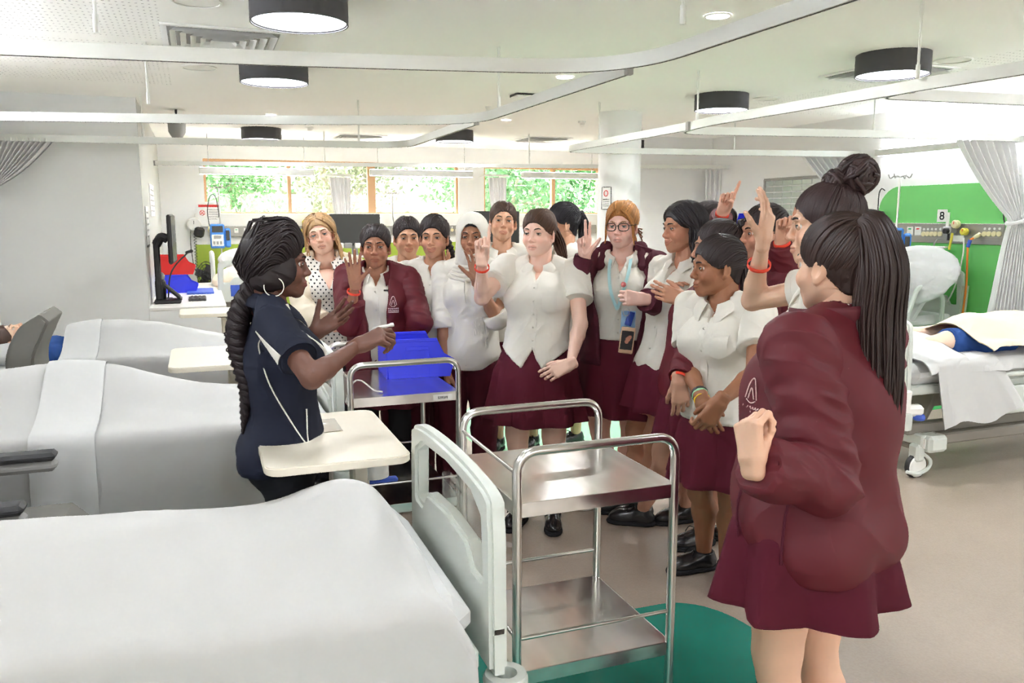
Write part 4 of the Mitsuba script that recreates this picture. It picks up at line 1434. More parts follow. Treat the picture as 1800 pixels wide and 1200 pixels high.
# ------------------------------------------------------------------ curtains
def curtain(p0, p1, gather, low, label, pleats=16, amp=.03, n=170, m=34, band=None, w_g=.10, w_l=.5, group=None, track=False):
    """pleated curtain from the rail between p0 and p1, swept to a gather point and hanging on from there to low"""
    p0, p1, G, Lw = (np.asarray(q, float) for q in (p0, p1, gather, low))
    d = unit(p1 - p0)
    nrm = np.cross(d, [0, 0, 1.0])
    u = np.linspace(0, 1, n)
    rows = []
    for t in np.linspace(0, 1, m):
        if t < .6:
            q = t / .6
            top = p0 + (p1 - p0) * u[:, None]
            gat = G + d * ((u - .5) * w_g)[:, None]
            s = q
            sag = np.sin(PI * q) * .10
            P = top * (1 - s) + gat * s
            P[:, 2] -= sag * np.abs(u - .5)
            a = amp * (1 - .45 * q)
        else:
            q = (t - .6) / .4
            P = G * (1 - q) + Lw * q + d * ((u - .5) * (w_g + (w_l - w_g) * q ** .6))[:, None]
            a = amp * .55 * (1 + q * .6)
        ph = u * pleats * 2 * PI + .8 * np.sin(u * 9) + .5 * np.sin(t * 5 + u * 4)
        rows.append(P + nrm * (a * np.sin(ph))[:, None] + d * (a * .35 * np.cos(ph * 1.0))[:, None] * .3)
    t = thing('curtain', label, 'curtain', group)
    obj('cloth', thick(np.transpose(np.array(rows), (1, 0, 2)), .003), 'curtain', t, smooth=True)
    hk = [tube([q + [0, 0, .0], q + [0, 0, .03]], .004, 5) for q in (p0 + (p1 - p0) * s for s in np.linspace(.02, .98, pleats))]
    obj('runner', hk, 'white_plastic', t)
    if track:
        q0, q1 = p0 - d * .03, p1 + d * .03
        obj('track', box(q0 + [0, -.012, .02], q1 + [0, .012, .05]), 'rail_white', t)
        for q in (q0, q1):
            obj('bracket', box(q + [-.01, 0, .022], [q[0] + .01, YB + .06, q[2] + .048]), 'rail_white', t)
    if band:
        obj('tie_band', ring_tube_(G, nrm, w_g * .62, .018), 'curtain', t)
    return t


def ring_tube_(c, axis, r, tt):
    a = np.linspace(0, 2 * PI, 30, endpoint=False)
    d = unit(np.cross([0, 0, 1.0], axis))
    return tube(np.asarray(c) + np.stack([d[0] * r * np.cos(a) + axis[0] * .06 * np.sin(a), d[1] * r * np.cos(a) + axis[1] * .06 * np.sin(a), .25 * r * np.cos(a)], -1), tt, 8, closed=True)


mat('curtain', srgb(226, 226, 228), 0.9, spec=.1, sheen=.3)
c0, c1 = np.array([-1.735, 8.60, RZ]), np.array([-1.17, 8.55, RZ])
gl = np.array([-1.735, 8.6, 1.80])
curtain(c0, c1, gl, gl + [0, 0, -1.2], 'white curtain swept up to the left edge of the picture', 13, .035, w_g=.025, w_l=.02)
c0, c1 = at_z(1408, 276, RZ), at_z(1524, 277, RZ)
curtain(c0, c1, c1 + [0.03, 0, -.62], c1 + [.03, 0, -1.9], 'white curtain gathered behind the girl with the bun', 11, .04, w_g=.16)
c0, c1 = at_z(1680, 247, RZ), np.array([6.9, 5.47, RZ])
c1 = at_z(1812, 250, RZ)
gp = at_x(1790, 388, c0[0] + .33)
curtain(c0, c1, gp, gp + [-.02, 0.05, -1.25], 'white curtain tied back beside the green wall panel', 10, .055, band=True, w_g=.16, w_l=.42)
c0, c1 = at_z(1240, 298, RZ), at_z(1312, 298, RZ)
curtain(c0, c1, (c0 + c1) / 2 + [0, 0, -1.1], (c0 + c1) / 2 + [0, 0, -2.0], 'grey-white curtain hanging straight at the end of the long grey rail', 9, .03, w_g=.52, w_l=.5)


# suspended lamps before the windows
def pendant(xa, xb, y, z, label):
    t = thing('linear_lamp', label, 'pendant lamp', 'long white lamps hanging before the windows')
    obj('housing', box((xa, y - .05, z), (xb, y + .05, z + .085), .004), 'rail_white', t)
    for x in (xa + .12, xb - .12):
        obj('wire', cyl((x, y, z + .085), (x, y, CEIL), .0035, n=6), 'grey_plastic', t)
    for zz, nm in ((-.004, 'diffuser'), (.086, 'diffuser')):
        k = obj(nm, box((xa + .01, y - .042, z + zz), (xb - .01, y + .042, z + zz + .003)), 'white_plastic', t)
        glow(k, [LAMP_RADIANCE * 1.6] * 3)


for pxa, pxb, py, lab in [(350, 551, 302, 'long white lamp hanging before the left window'), (650, 830, 305, 'long white lamp hanging before the middle window'), (918, 1052, 309, 'long white lamp hanging before the right window')]:
    a, b = at_y(pxa, py, 11.9), at_y(pxb, py, 11.9)
    pendant(a[0], b[0], 11.9, (a[2] + b[2]) / 2 - .04, lab)

# small curtains in the window
for px, lab in [(597, 'grey curtain bunched at the second window pane'), (874, 'white curtain bunched at the left of the right-hand window')]:
    a = at_y(px, 312, 12.9)
    curtain(a + [-.16, 0, 0], a + [.16, 0, 0], a + [.02, 0, -.5], a + [.02, 0, -.62], lab, 5, .025, w_g=.26, w_l=.24, m=18, n=60, track=True)

# bed-head light on the right wall, then added unseen uplights on both sides
def head_lamp(x, y0, y1, label, up=2.2, down=1.2):
    t = thing('wall_lamp', label, 'wall lamp')
    d = 1 if x < 0 else -1
    obj('housing', box((x + d * .10, y0, 2.235), (x + d * .02, y1, 2.30), .004), 'rail_white', t)
    obj('bracket', [box((x + d * .03, y - .03, 2.25), (x, y + .03, 2.285)) for y in (y0 + .2, y1 - .2)], 'rail_white', t)
    for z, q in ((2.3005, up), (2.2305, down)):
        if not q:
            continue
        k = obj('diffuser', box((x + d * .09, y0 + .05, z), (x + d * .03, y1 - .05, z + .004)), 'white_plastic', t)
        glow(k, [LAMP_RADIANCE * .78 * q, LAMP_RADIANCE * .8 * q, LAMP_RADIANCE * .86 * q], 2.0 if q > 3 else 1.0)


head_lamp(XR, 5.2, 7.15, 'long white bed-head lamp glowing on the right wall above the green panel')
for x, y, y2, lab in [(XL, 1.0, 6.9, 'long added fill uplight out of view over the three left beds'), (XL, -3.6, .8, 'added fill uplight out of view on the left wall behind the camera'), (XR, .8, 4.8, 'added fill uplight out of view over the cream-blanketed bed on the right'), (XR, -3.6, .6, 'added fill uplight out of view on the right wall behind the camera')]:  # wall lamps added out of view to brighten the ceiling and walls
    head_lamp(x, y, y2, lab, 7.0, 0)

# black spotlight beside the column, lighting the partition
p = at_y(1126, 256, 9.55)
t = thing('spotlight', 'small black cylinder spotlight right of the column', 'spotlight')
obj('body', lathe([(0, 1), (.045, 1), (.045, 0), (.04, 0), (.04, .4), (0, .4)], 28, (p[0], p[1], p[2] - .09), (p[0], p[1], p[2] + .07)), 'black', t)
obj('stem', cyl((p[0], p[1], p[2] + .07), (p[0], p[1], CEIL), .012, n=12), 'black', t)
k = obj('lens', lathe([(0, 0), (.038, 0), (.038, 1), (0, 1)], 24, (p[0], p[1], p[2] - .05), (p[0], p[1], p[2] - .046)), 'white_plastic', t)
glow(k, [LAMP_RADIANCE * 130] * 3, 2.5)

# glass-brick panel set in the right wall
ga, gb = 7.86, 9.1
t = struct('window_3', extrude(sbox(ga - .03, 1.42, gb + .03, 2.08).difference(sbox(ga, 1.45, gb, 2.05)), .014, (XR - .015, 0, 0), 'x'), 'grey_plastic', 'grey glass-brick panel on the right wall', 'window')
mat('glass_brick', srgb(176, 184, 180), .12, spec=.6)
nb = 0
for j in range(8):
    for i in range(7):
        y0, z0 = ga + i * (gb - ga) / 7, 1.45 + j * .075
        b = box((XR - .012, y0 + .006, z0 + .006), (XR - .003, y0 + (gb - ga) / 7 - .006, z0 + .069), .006)
        obj('glass_brick', b, 'glass_brick', t)

# ------------------------------------------------------------------ outside the windows
mat('bark', proc(lambda p, n, uv: mix(srgb(150, 140, 128), srgb(205, 200, 192), fbm(p.x * 9, p.y * 9, p.z * 3))), .9)
mat('earth', srgb(150, 150, 120), .95)
scene['mat_leaf'] = {'type': 'twosided', 'bsdf': {'type': 'principled', 'base_color': VC, 'roughness': .7, 'specular': .2}}
struct('ground', box((-25, -40, -1.2), (35, 55, -1.0)), 'earth', 'ground outside the windows', 'ground')


def tree(x, y, hgt, seed, tone, label):
    r = np.random.default_rng(seed)
    t = thing('tree', label, 'tree')
    br, tips = [], []
    def grow(p, d, L, rad, lev):
        q = p + d * L
        mid = (p + q) / 2 + r.normal(0, .06 * L, 3)
        br.append(tube(spline([p, mid, q], 8), np.linspace(rad, rad * .7, 8), 7))
        if lev >= 3:
            tips.append(q)
            return
        for k in range(3):
            grow(q, unit(d + r.normal(0, .55, 3) + [0, 0, .1]), L * r.uniform(.62, .8), rad * .62, lev + 1)
        tips.append(mid)
    grow(np.array([x, y, -1.0]), unit([r.normal(0, .12), r.normal(0, .1), 1]), hgt * .36, .17, 0)
    obj('trunk', br, 'bark', t)
    tips = np.array(tips)
    n = 13000
    c = tips[r.integers(0, len(tips), n)] + r.normal(0, .42, (n, 3))
    a, b = r.normal(0, 1, (n, 3)), r.normal(0, 1, (n, 3))
    a /= np.linalg.norm(a, axis=1, keepdims=True)
    b = np.cross(a, b)
    b /= np.linalg.norm(b, axis=1, keepdims=True)
    c[:, 1] = np.maximum(c[:, 1], YB + .9)
    s = r.uniform(.045, .09, (n, 1))
    V = np.stack([c - a * s, c + b * s * .5 + a * s * .1, c + a * s, c - b * s * .5 + a * s * .1], 1).reshape(-1, 3)
    F = (np.arange(n) * 4)[:, None] + np.array([[0, 1, 2], [0, 2, 3]]).reshape(1, 6)
    col = np.asarray(tone) * r.uniform(.6, 1.35, (n, 1))
    obj('leaves', trimesh.Trimesh(V, F.reshape(-1, 3), process=False), 'leaf', t, smooth=False, color=np.repeat(col, 4, 0), kind='stuff')


for q in [(0.4, 20.0, 5.2, 1, srgb(120, 170, 120), 'green tree outside the left window pane'), (3.4, 21.5, 6.0, 2, srgb(170, 180, 160), 'pale tree with bare forking branches outside the middle pane'), (6.0, 20.0, 5.6, 3, srgb(130, 178, 135), 'tree outside the third window pane'),
          (9.3, 20.6, 5.6, 4, srgb(104, 164, 112), 'dense green tree outside the right-hand window'), (12.3, 22.0, 6.2, 5, srgb(110, 168, 118), 'green tree farthest to the right outside'), (-2.6, 22, 6, 6, srgb(150, 170, 130), 'tree farthest to the left outside')]:
    tree(*q)
t = thing('building', 'pale brick building behind the trees outside', 'building')
obj('facade', box((-20, 30, -1), (30, 31, 3.4)), 'facade', t)
mat('facade', proc(lambda p, n, uv: mix(srgb(232, 214, 200), srgb(205, 180, 166), noise(p.x * 2, p.z * 7, 0.0))), .9)

# ------------------------------------------------------------------ fittings on the walls
def socket_plate(parent, p, dot=None):
    """a small white plate on the back trunking; p: its middle"""
    k = obj('socket', box(p + [-.03, -.008, -.035], p + [.03, 0, .035], .003), 'white_plastic', parent)
    if dot:
        obj('indicator', box(p + [-.014, -.011, .008], p + [.014, -.008, .018]), dot, k)


def back_panel(x0, x1, label):
    t = thing('service_panel', label, 'service panel')
    obj('plate', box((x0, YB - .075, 1.30), (x1, YB - .05, 1.45), .003), 'trunking', t)
    y = YB - .076
    socket_plate(t, np.array([x0 + .38, y, 1.385]), 'green_dot')
    socket_plate(t, np.array([x0 + .52, y, 1.385]), 'red_dot')
    for k in range(8):
        c = np.array([x0 + .64 + k * .075, y, 1.375])
        o = obj('outlet', cyl(c, c - [0, .012, 0], .026, n=14), 'cream_plastic', t)
        obj('label_dot', cyl(c + [0, 0, .045], c + [0, -.006, .045], .012, n=10), 'white_plastic', o)
    for k in range(2):
        c = np.array([x0 + 1.36 + k * .03, y, 1.37 + .13 * k])
        obj('flow_meter', lathe([(.0, 0), (.045, 0), (.05, .5), (.045, 1), (0, 1)], 18, c, c - [0, .05, 0]), 'yellow_plastic', t)
    return t


back_panel(.17, 1.86, 'grey service panel under number 5, left of the black screen')
back_panel(2.9, 4.3, 'grey service panel under number 6, behind the second raised open hand')
back_panel(5.25, 6.55, 'grey service panel left of the round column')
for px, s in ((463, '5'), (748, '6')):
    p = at_y(px, 384, YB - .051)
    obj('bed_number', text(s, .085, p + [0, -.001, 0], (1, 0, 0), (0, 0, 1), .002, True), 'print_black', label={'5': 'black number on the white ledge over the bed left of the black screens', '6': 'black number on the white ledge between the two black screens'}[s], cat='bed number', smooth=False)

# notice with a red band left of the window
c = at_y(367, 374, YB - .055)
t = thing('notice', 'white notice with a red band and a crossed-out circle beside the left window', 'notice')
obj('sheet', box(c + [-.16, -.004, -.16], c + [.16, 0, .16]), 'paper', t)
obj('band', box(c + [-.14, -.007, .085], c + [.14, -.004, .12]), 'print_red', t)
obj('symbol', [tf(tube(np.stack([.035 * np.cos(np.linspace(0, 2 * PI, 24, endpoint=False)), 0 * np.arange(24), .035 * np.sin(np.linspace(0, 2 * PI, 24, endpoint=False))], 1), .004, 5, closed=True), c + [-.09, -.006, 0]), tube([c + [-.115, -.006, -.025], c + [-.065, -.006, .025]], .004, 5), tube([c + [-.115, -.006, .025], c + [-.065, -.006, -.025]], .004, 5)], 'print_red', t, join=True)
for k in range(5):
    obj('text_line', box(c + [-.01, -.006, .045 - k * .035], c + [.13, -.004, .052 - k * .035]), 'print_grey', t)

# papers on the end of the projecting wall
for (pa, pb, pc, pd, lab) in [(261, 272, 322, 380, 'sheet of paper pinned high on the grey wall end'), (254, 263, 362, 428, 'sheet of paper in a dark holder on the grey wall end')]:
    a, b = at_x(pa, pc, -.479), at_x(pb, pd, -.479)
    y0, y1 = sorted((a[1], b[1]))
    z0, z1 = sorted((a[2], b[2]))
    t = thing('paper_sheet', lab, 'paper')
    obj('sheet', box((-.478, y0, z0), (-.470, min(y1, y0 + .9), z1)), 'paper', t)
    if pa == 254:
        obj('holder', box((-.4795, y0 - .02, z0 - .03), (-.4775, min(y1, y0 + .9) + .02, z1)), 'charcoal', t)
    for k in range(5):
        obj('text_line', box((-.4698, y0 + .06, z1 - .07 - .06 * k), (-.4685, min(y1, y0 + .9) - .06, z1 - .055 - .06 * k)), 'print_grey', t)

# sign on the column
a = math.atan2(-COL[1], -COL[0]) - .62
t = thing('column_sign', 'small framed notice with a round emblem on the left side of the column', 'notice')
def on_col(da, z, rr=.236):
    return np.array([COL[0] + rr * math.cos(a + da), COL[1] + rr * math.sin(a + da), z])
zz = [at_d(1055, 330, 9.1)[2], at_d(1055, 368, 9.1)[2]]
P = np.array([[on_col(q, z) for z in zz] for q in np.linspace(-.26, .26, 8)])
obj('sheet', grid_mesh(P), 'paper', t)
obj('frame', tube(np.vstack([P[:, 0], P[::-1, 1]]), .004, 5, closed=True), 'charcoal', t)
cm = (zz[0] * .72 + zz[1] * .28)
obj('emblem', tube(np.array([on_col(.11 * math.cos(q), cm + .03 * math.sin(q), .239) for q in np.linspace(0, 2 * PI, 20, endpoint=False)]), .004, 5, closed=True), 'print_red', t)
for k in range(4):
    z = zz[0] * (.45 - .1 * k) + zz[1] * (.55 + .1 * k)
    obj('text_line', tube(np.array([on_col(q, z, .238) for q in np.linspace(-.17, .17, 6)]), .003, 4), 'print_grey' if k else 'print_black', t)

# blood pressure gauge, cuff and coiled cord
c = at_y(341, 394, YB - .06)
t = thing('blood_pressure_gauge', 'round white wall gauge with a black cuff and coiled cord beside service panel 5', 'blood pressure gauge')
obj('dial', lathe([(0, 0), (.095, 0), (.1, .3), (.1, .7), (.085, 1), (0, .9)], 36, c, c - [0, .05, 0]), 'white_plastic', t)
obj('needle', tube([c + [0, -.053, 0], c + [.0, -.053, .05]], .004, 5), 'print_black', t)
cf = at_y(350, 408, YB - .10)
obj('cuff', tf(box((-.07, -.05, -.075), (.07, .05, .075), .03), cf, .2, .15, .2), 'black', t)
z = np.linspace(0, 1, 140)
obj('coiled_cord', tube(np.stack([cf[0] - .06 + .018 * np.cos(z * 90), cf[1] + .018 * np.sin(z * 90), cf[2] - .05 - .62 * z], 1), .0045, 5), 'black', t)
obj('hose', tube(spline([c + [-.05, -.03, -.08], c + [-.06, -.03, -.3], c + [-.035, -.03, -.6], c + [.0, -.03, -.72]], 20), .006, 6), 'black', t)


# infusion pumps
def pump(c, s, label, pole_top, drop, towards=(0, -1, 0)):
    f = unit(towards)
    r = np.array([-f[1], f[0], 0])
    R = np.stack([r, -f, [0, 0, 1]], 1)
    def w(m):
        return trimesh.Trimesh(np.asarray(c) + s * np.array(m.vertices) @ R.T, m.faces, process=False)
    t = thing('infusion_pump', label, 'infusion pump')
    obj('housing', w(box((-.11, -.05, -.15), (.06, .05, .15), .015)), 'pump_blue', t)
    obj('front', w(box((-.095, -.056, -.12), (.045, -.05, .02), .003)), 'white_plastic', t)
    obj('display', w(box((-.085, -.057, .05), (.04, -.05, .125))), 'screen', t)
    obj('lcd', w(box((-.07, -.06, -.03), (.02, -.055, .01))), 'grey_plastic', t)
    obj('side_unit', w(box((.062, -.04, -.14), (.13, .04, .10), .015)), 'pump_blue', t)
    obj('lever', w(box((.075, -.05, -.05), (.118, -.04, .07), .004)), 'screen', t)
    for k in range(3):
        obj('key_pad', w(box((-.08 + k * .04, -.06, -.10), (-.055 + k * .04, -.056, -.06))), 'grey_plastic', t)
    return t


def pole(x, y, z0, z1, label, bend=0.0, hooks=4):
    t = thing('drip_stand', label, 'drip stand')
    obj('pole', tube(spline([(x, y, z0), (x, y, (z0 + z1) / 2), (x + bend * .3, y, z0 * .35 + z1 * .65), (x + bend, y, z1 * .8 + z0 * .2), (x + bend, y, z1)], 30), .011, 10), 'steel', t)
    obj('clamp', cyl((x, y, z0 * .55 + z1 * .45), (x, y, z0 * .5 + z1 * .5), .022, n=14), 'white_plastic', t)
    obj('base', lathe([(.20, 0), (.20, .5), (.03, 1), (0, 1)], 24, (x, y, 0), (x, y, .05)), 'grey_plastic', t)
    for k in range(hooks):
        a = k * 2 * PI / hooks + .3
        d = np.array([math.cos(a), math.sin(a), 0])
        p = np.array([x + bend, y, z1])
        obj('hook', tube(spline([p, p + d * .06 + [0, 0, .012], p + d * .10 + [0, 0, -.01], p + d * .125 + [0, 0, .03]], 12), .006, 6), 'grey_plastic', t)
    return t


c = at_y(386, 415, 12.6)
pump(c, 1.15, 'blue infusion pump on a stand beside bed 5', 0, 0)
pole(c[0] + .02, 12.7, .04, 2.0, 'thin drip stand holding the blue pump beside bed 5')
c6 = at_y(702, 420, 12.9)
pole(c6[0], 12.9, .04, at_y(690, 340, 12.9)[2], 'drip stand with a bent top before the middle window', at_y(690, 340, 12.9)[0] - c6[0])
a = at_y(373, 345, 12.75)
t = thing('hanging_tube', 'looped dark tube hanging before the notice', 'tube')
obj('loop', tube(spline([a + [-.06, 0, -.42], a + [-.075, 0, -.2], a + [-.03, 0, 0], a + [.04, 0, 0], a + [.075, 0, -.22], a + [.07, 0, -.3]], 26), .006, 6), 'charcoal', t)
obj('bulb', lathe([(0, 0), (.025, .3), (.03, .6), (0, 1)], 16, a + [-.06, 0, -.42], a + [-.06, 0, -.52]), 'cream_plastic', t)


# ------------------------------------------------------------------ screens on stands
def screen(xa, xb, za, zb, y, label):
    t = thing('television', label, 'television')
    obj('panel', box((xa, y, za), (xb, y + .05, zb), .008), 'screen', t)
    obj('casing', box((xa + .08, y + .05, za + .06), (xb - .08, y + .10, zb - .06), .02), 'black', t)
    xm = (xa + xb) / 2
    obj('column', box((xm - .04, y + .06, .08), (xm + .04, y + .12, za + .1)), 'grey_plastic', t)
    obj('shelf', box((xa + .02, y - .12, za - .16), (xb - .02, y + .16, za - .13), .006), 'rail_white', t)
    obj('base', box((xm - .3, y - .25, .03), (xm + .3, y + .3, .08), .02), 'grey_plastic', t)
    for sx in (-.26, .26):
        for sy in (-.2, .25):
            obj('wheel', cyl((xm + sx - .012, y + sy, .03), (xm + sx + .012, y + sy, .03), .03, n=16), 'black', t)
    return t


a, b = at_y(579, 376, 11.4), at_y(669, 431, 11.4)
screen(a[0], b[0], b[2], a[2], 11.4, 'large black screen on a stand behind the person in the polka dot blouse')
d = at_y(600, 436, 11.3)
for k, px in enumerate((597, 612, 631)):
    d = at_y(px, 436, 11.32)
    obj('remote_box', box(d + [-.05, -.05, 0], d + [.05, .05, .07], .008), ['white_plastic', 'grey_plastic', 'white_plastic'][k], label=['small white box leftmost under the black screen', 'small grey box under the black screen', 'small white box rightmost under the black screen'][k], cat='box')
a, b = at_y(833, 371, 11.4), at_y(913, 427, 11.4)
screen(a[0], b[0], b[2], a[2], 11.4, 'large black screen on a stand behind the person in the headscarf')

# ------------------------------------------------------------------ the counter behind the projecting wall
YC0, YC1, ZC = 8.8, 12.0, .70
t = thing('counter', 'white counter along the end of the projecting wall', 'counter')
obj('worktop', box((-.479, YC0 - .02, ZC - .03), (.24, YC1, ZC), .004), 'white_plastic', t)
for k in range(3):
    y0 = YC0 + .03 + k * 1.02
    obj('cupboard', box((-.47, y0, .08), (.20, y0 + 1.0, ZC - .031), .004), 'grey_wall', t)
obj('front_panel', box((-.479, YC0 - .012, .06), (.22, YC0 + .02, ZC - .031), .003), 'grey_wall', t)
obj('plinth', box((-.47, YC0 + .05, 0), (.17, YC1 - .05, .08)), 'charcoal', t)
def on_c(px, py, z=ZC):
    return at_z(px, py, z)
obj('folder', box(on_c(345, 516) + [-.1, -.1, 0], on_c(372, 510) + [.02, .12, .022], .004), 'blue_clip', label='flat lilac-blue folder on the white counter', cat='folder')
p = on_c(349, 526)
t = thing('keyboard', 'black keyboard on the white counter', 'keyboard')
obj('base', box(p + [-.10, -.20, 0], p + [.08, .24, .016], .004), 'charcoal', t)
for i in range(4):
    for j in range(10):
        q = p + [-.08 + i * .04, -.17 + j * .04, .016]
        obj('key', box(q, q + [.03, .032, .007]), 'black', t)
p = on_c(290, 533)
t = thing('monitor', 'black monitor seen edge-on, on an arm at the wall end', 'monitor')
obj('base', box(p + [-.10, -.08, 0], p + [.16, .22, .035], .012), 'black', t)
obj('stem', box(p + [-.08, .0, .03], p + [-.02, .08, .66], .012), 'black', t)
obj('arm', [tube(spline([p + [-.05, .04, .60], p + [0, .03, .68], p + [.06, .02, .66]], 12), .045, 10)], 'black', t)
m = box((-.02, -.28, -.25), (.02, .28, .25), .015)
obj('panel', tf(m, p + [.10, .06, .66], -.05), 'black', t)
obj('screen', tf(box((.018, -.26, -.23), (.023, .26, .23)), p + [.10, .06, .66], -.05), 'screen', t)
p2 = on_c(305, 531)
t = thing('telephone', 'black desk telephone leaning up beside the microphone', 'telephone')
obj('body', tf(box((-.09, -.1, -.012), (.09, .1, .012), .01), p2 + [.02, 0, .09], 0, 0, .75), 'black', t)
obj('handset', tf(box((-.1, -.03, -.018), (.1, .03, .018), .015), p2 + [.0, -.09, .125], 0, 0, .75), 'charcoal', t)
obj('display', tf(box((-.02, .0, .012), (.06, .08, .015)), p2 + [.02, 0, .09], 0, 0, .75), 'grey_plastic', t)
for k in range(9):
    obj('key', tf(box((-.07 + .03 * (k // 3), -.03 + .035 * (k % 3), .011), (-.05 + .03 * (k // 3), -.008 + .035 * (k % 3), .017)), p2 + [.02, 0, .09], 0, 0, .75), 'grey_plastic', t)
p3 = on_c(296, 528)
t = thing('microphone', 'black gooseneck microphone bending over the counter', 'microphone')
obj('base', box(p3 + [-.05, -.05, 0], p3 + [.05, .05, .03], .01), 'black', t)
e = at_y(331, 443, p3[1] + .1)
obj('gooseneck', tube(spline([p3 + [0, 0, .02], p3 + [.03, 0, .25], (p3 + e) / 2 + [-.02, 0, .12], e], 24), .0075, 8), 'black', t)
obj('head', tube([e + [-.03, 0, -.006], e + [.03, 0, .01], e + [.05, 0, .014]], [.014, .018, .012], 10), 'black', t)
p4 = on_c(284, 531)
t = thing('camera_post', 'black camera post with a grey ball head on the counter', 'camera')
obj('post', lathe([(.05, 0), (.055, .9), (.04, 1), (0, 1)], 20, p4, p4 + [0, 0, .24]), 'black', t)
obj('ball', trimesh.creation.icosphere(3, .048), 'grey_plastic', t)
scene['camera_post__ball']['to_world'] = T().translate((p4 + [0, 0, .27]).tolist())


def storage_bin(c, L, Wd, Hh, m, label, front=1, rot=0.0, name='storage_bin'):
    """open-fronted picking bin: c is the middle of its base, its open lip towards +x (front=1)"""
    t = thing(name, label, 'storage bin')
    s = front
    prof = Polygon([(-L / 2 + .01, 0), (L / 2 - .07 * L, 0), (L / 2, Hh * .42), (L / 2 - .02 * L, Hh * .47), (L / 2 - .16 * L, Hh * .62), (L / 2 - .26 * L, Hh), (-L / 2, Hh)])
    tk = .006
    def w(mm):
        v = np.array(mm.vertices) * [s, 1, 1]
        return tf(trimesh.Trimesh(v, mm.faces if s > 0 else mm.faces[:, ::-1], process=False), c, rot)
    side = lambda y: extrude(prof, tk, (0, y, 0), 'y')
    obj('side', w(side(-Wd / 2)), m, t)
    obj('side', w(side(Wd / 2 - tk)), m, t)
    obj('base', w(box((-L / 2 + .01, -Wd / 2 + tk, 0), (L / 2 - .07 * L, Wd / 2 - tk, tk))), m, t)
    bk = obj('back', w(box((-L / 2, -Wd / 2 + tk, 0), (-L / 2 + tk, Wd / 2 - tk, Hh))), m, t)
    lip = np.array([(L / 2 - .07 * L, tk), (L / 2, Hh * .42)])
    d = lip[1] - lip[0]
    obj('front_lip', w(extrude(Polygon([tuple(lip[0]), tuple(lip[1]), (lip[1][0] - tk, lip[1][1] + .004), (lip[0][0] - tk, lip[0][1])]), Wd - 2 * tk, (0, -Wd / 2 + tk, 0), 'y')), m, t)
    for y in (-Wd / 2 - .004, Wd / 2 - tk - .002):
        obj('rim', w(box((-L / 2 - .006, y, Hh - .012), (L / 2 - .26 * L, y + tk + .006, Hh + .004), .002)), m, t)
        obj('grip', w(box((-L / 2 + .28 * L, y + (.0 if y < 0 else .006), Hh * .72), (L / 2 - .38 * L, y + .006, Hh * .82), .002)), m, t)
        for xx in (-.22, .12):
            obj('rib', w(box((xx * L, y + (.001 if y < 0 else .005), .01), (xx * L + .006, y + .007, Hh * .62))), m, t)
    obj('back_grip', w(box((-L / 2 + tk, -.05 * Wd * 3, Hh * .62), (-L / 2 + tk + .008, .05 * Wd * 3, Hh * .86), .003)), m, t)
    return t


p = on_c(312, 513)
storage_bin(p + [0, .0, 0], .48, .30, .21, 'bin_blue', 'blue open-fronted bin on the counter, under the red one')
storage_bin(p + [-.02, .0, .216], .48, .30, .22, 'bin_red', 'red open-fronted bin stacked on the blue one')
p = at_y(358, 490, 12.3)
t = thing('fan', 'black desk fan with a wire guard beside bed 5', 'fan')
fc = at_y(363, 484, 12.2)
for k, rr in enumerate((.06, .11, .155, .19)):
    A = np.linspace(0, 2 * PI, 36, endpoint=False)
    obj('guard_ring', tube(fc + np.stack([rr * np.cos(A) * .62, -.05 + .0 * A + .04 * (k / 3), rr * np.sin(A)], 1), .005, 5, closed=True), 'black', t)
for k in range(12):
    A = k * PI / 6
    obj('guard_wire', tube([fc + [0, -.06, 0], fc + [.19 * .62 * math.cos(A), -.01, .19 * math.sin(A)]], .0035, 4), 'black', t)
for k in range(4):
    A = k * PI / 2 + .4
    obj('blade', tf(box((-.05, -.006, .02), (.05, .006, .15), .004), fc + [0, .02, 0], 0, .0, A), 'charcoal', t)
obj('motor', cyl(fc + [0, .0, 0], fc + [0, .14, 0], .06, .05), 'black', t)
obj('stem', cyl((fc[0], fc[1] + .06, .62), fc + [0, .06, -.03], .022), 'black', t)
obj('foot', lathe([(.16, 0), (.15, .8), (.03, 1), (0, 1)], 28, (fc[0], fc[1] + .06, .6), (fc[0], fc[1] + .06, .63)), 'black', t)
t = thing('side_cabinet', 'dark bedside cabinet under the fan', 'cabinet')
obj('body', box((fc[0] - .45, 12.0, .0), (fc[0] + .25, 12.5, .6), .01), 'lime_wall', t)
obj('drawer', [box((fc[0] - .43, 11.985, .1 + k * .25), (fc[0] + .23, 12.0, .32 + k * .25), .004) for k in range(2)], 'white_plastic', t)

# wall camera and round loudspeaker on the projecting wall
p = at_x(272, 228, -.48)
t = thing('wall_camera', 'small black and white camera bracket high on the wall end', 'camera')
obj('bracket', box(p + [0, -.06, -.03], p + [.06, .06, .04], .008), 'black', t)
obj('body', box(p + [.06, -.07, -.045], p + [.26, .07, .005], .012), 'white_plastic', t)
obj('slot', box(p + [.10, -.074, -.028], p + [.24, -.069, -.012]), 'black', t)
p = at_y(311, 226, 9.6)
t = thing('wall_loudspeaker', 'rounded grey loudspeaker hanging beside the camera', 'loudspeaker')
obj('body', lathe([(0, 0), (.05, .02), (.085, .25), (.09, .6), (.09, 1), (0, 1)], 28, p + [0, 0, -.1], p + [0, 0, .14]), 'grey_plastic', t)
obj('bracket', cyl(p + [0, 0, .13], (p[0], p[1], CEIL), .012), 'charcoal', t)


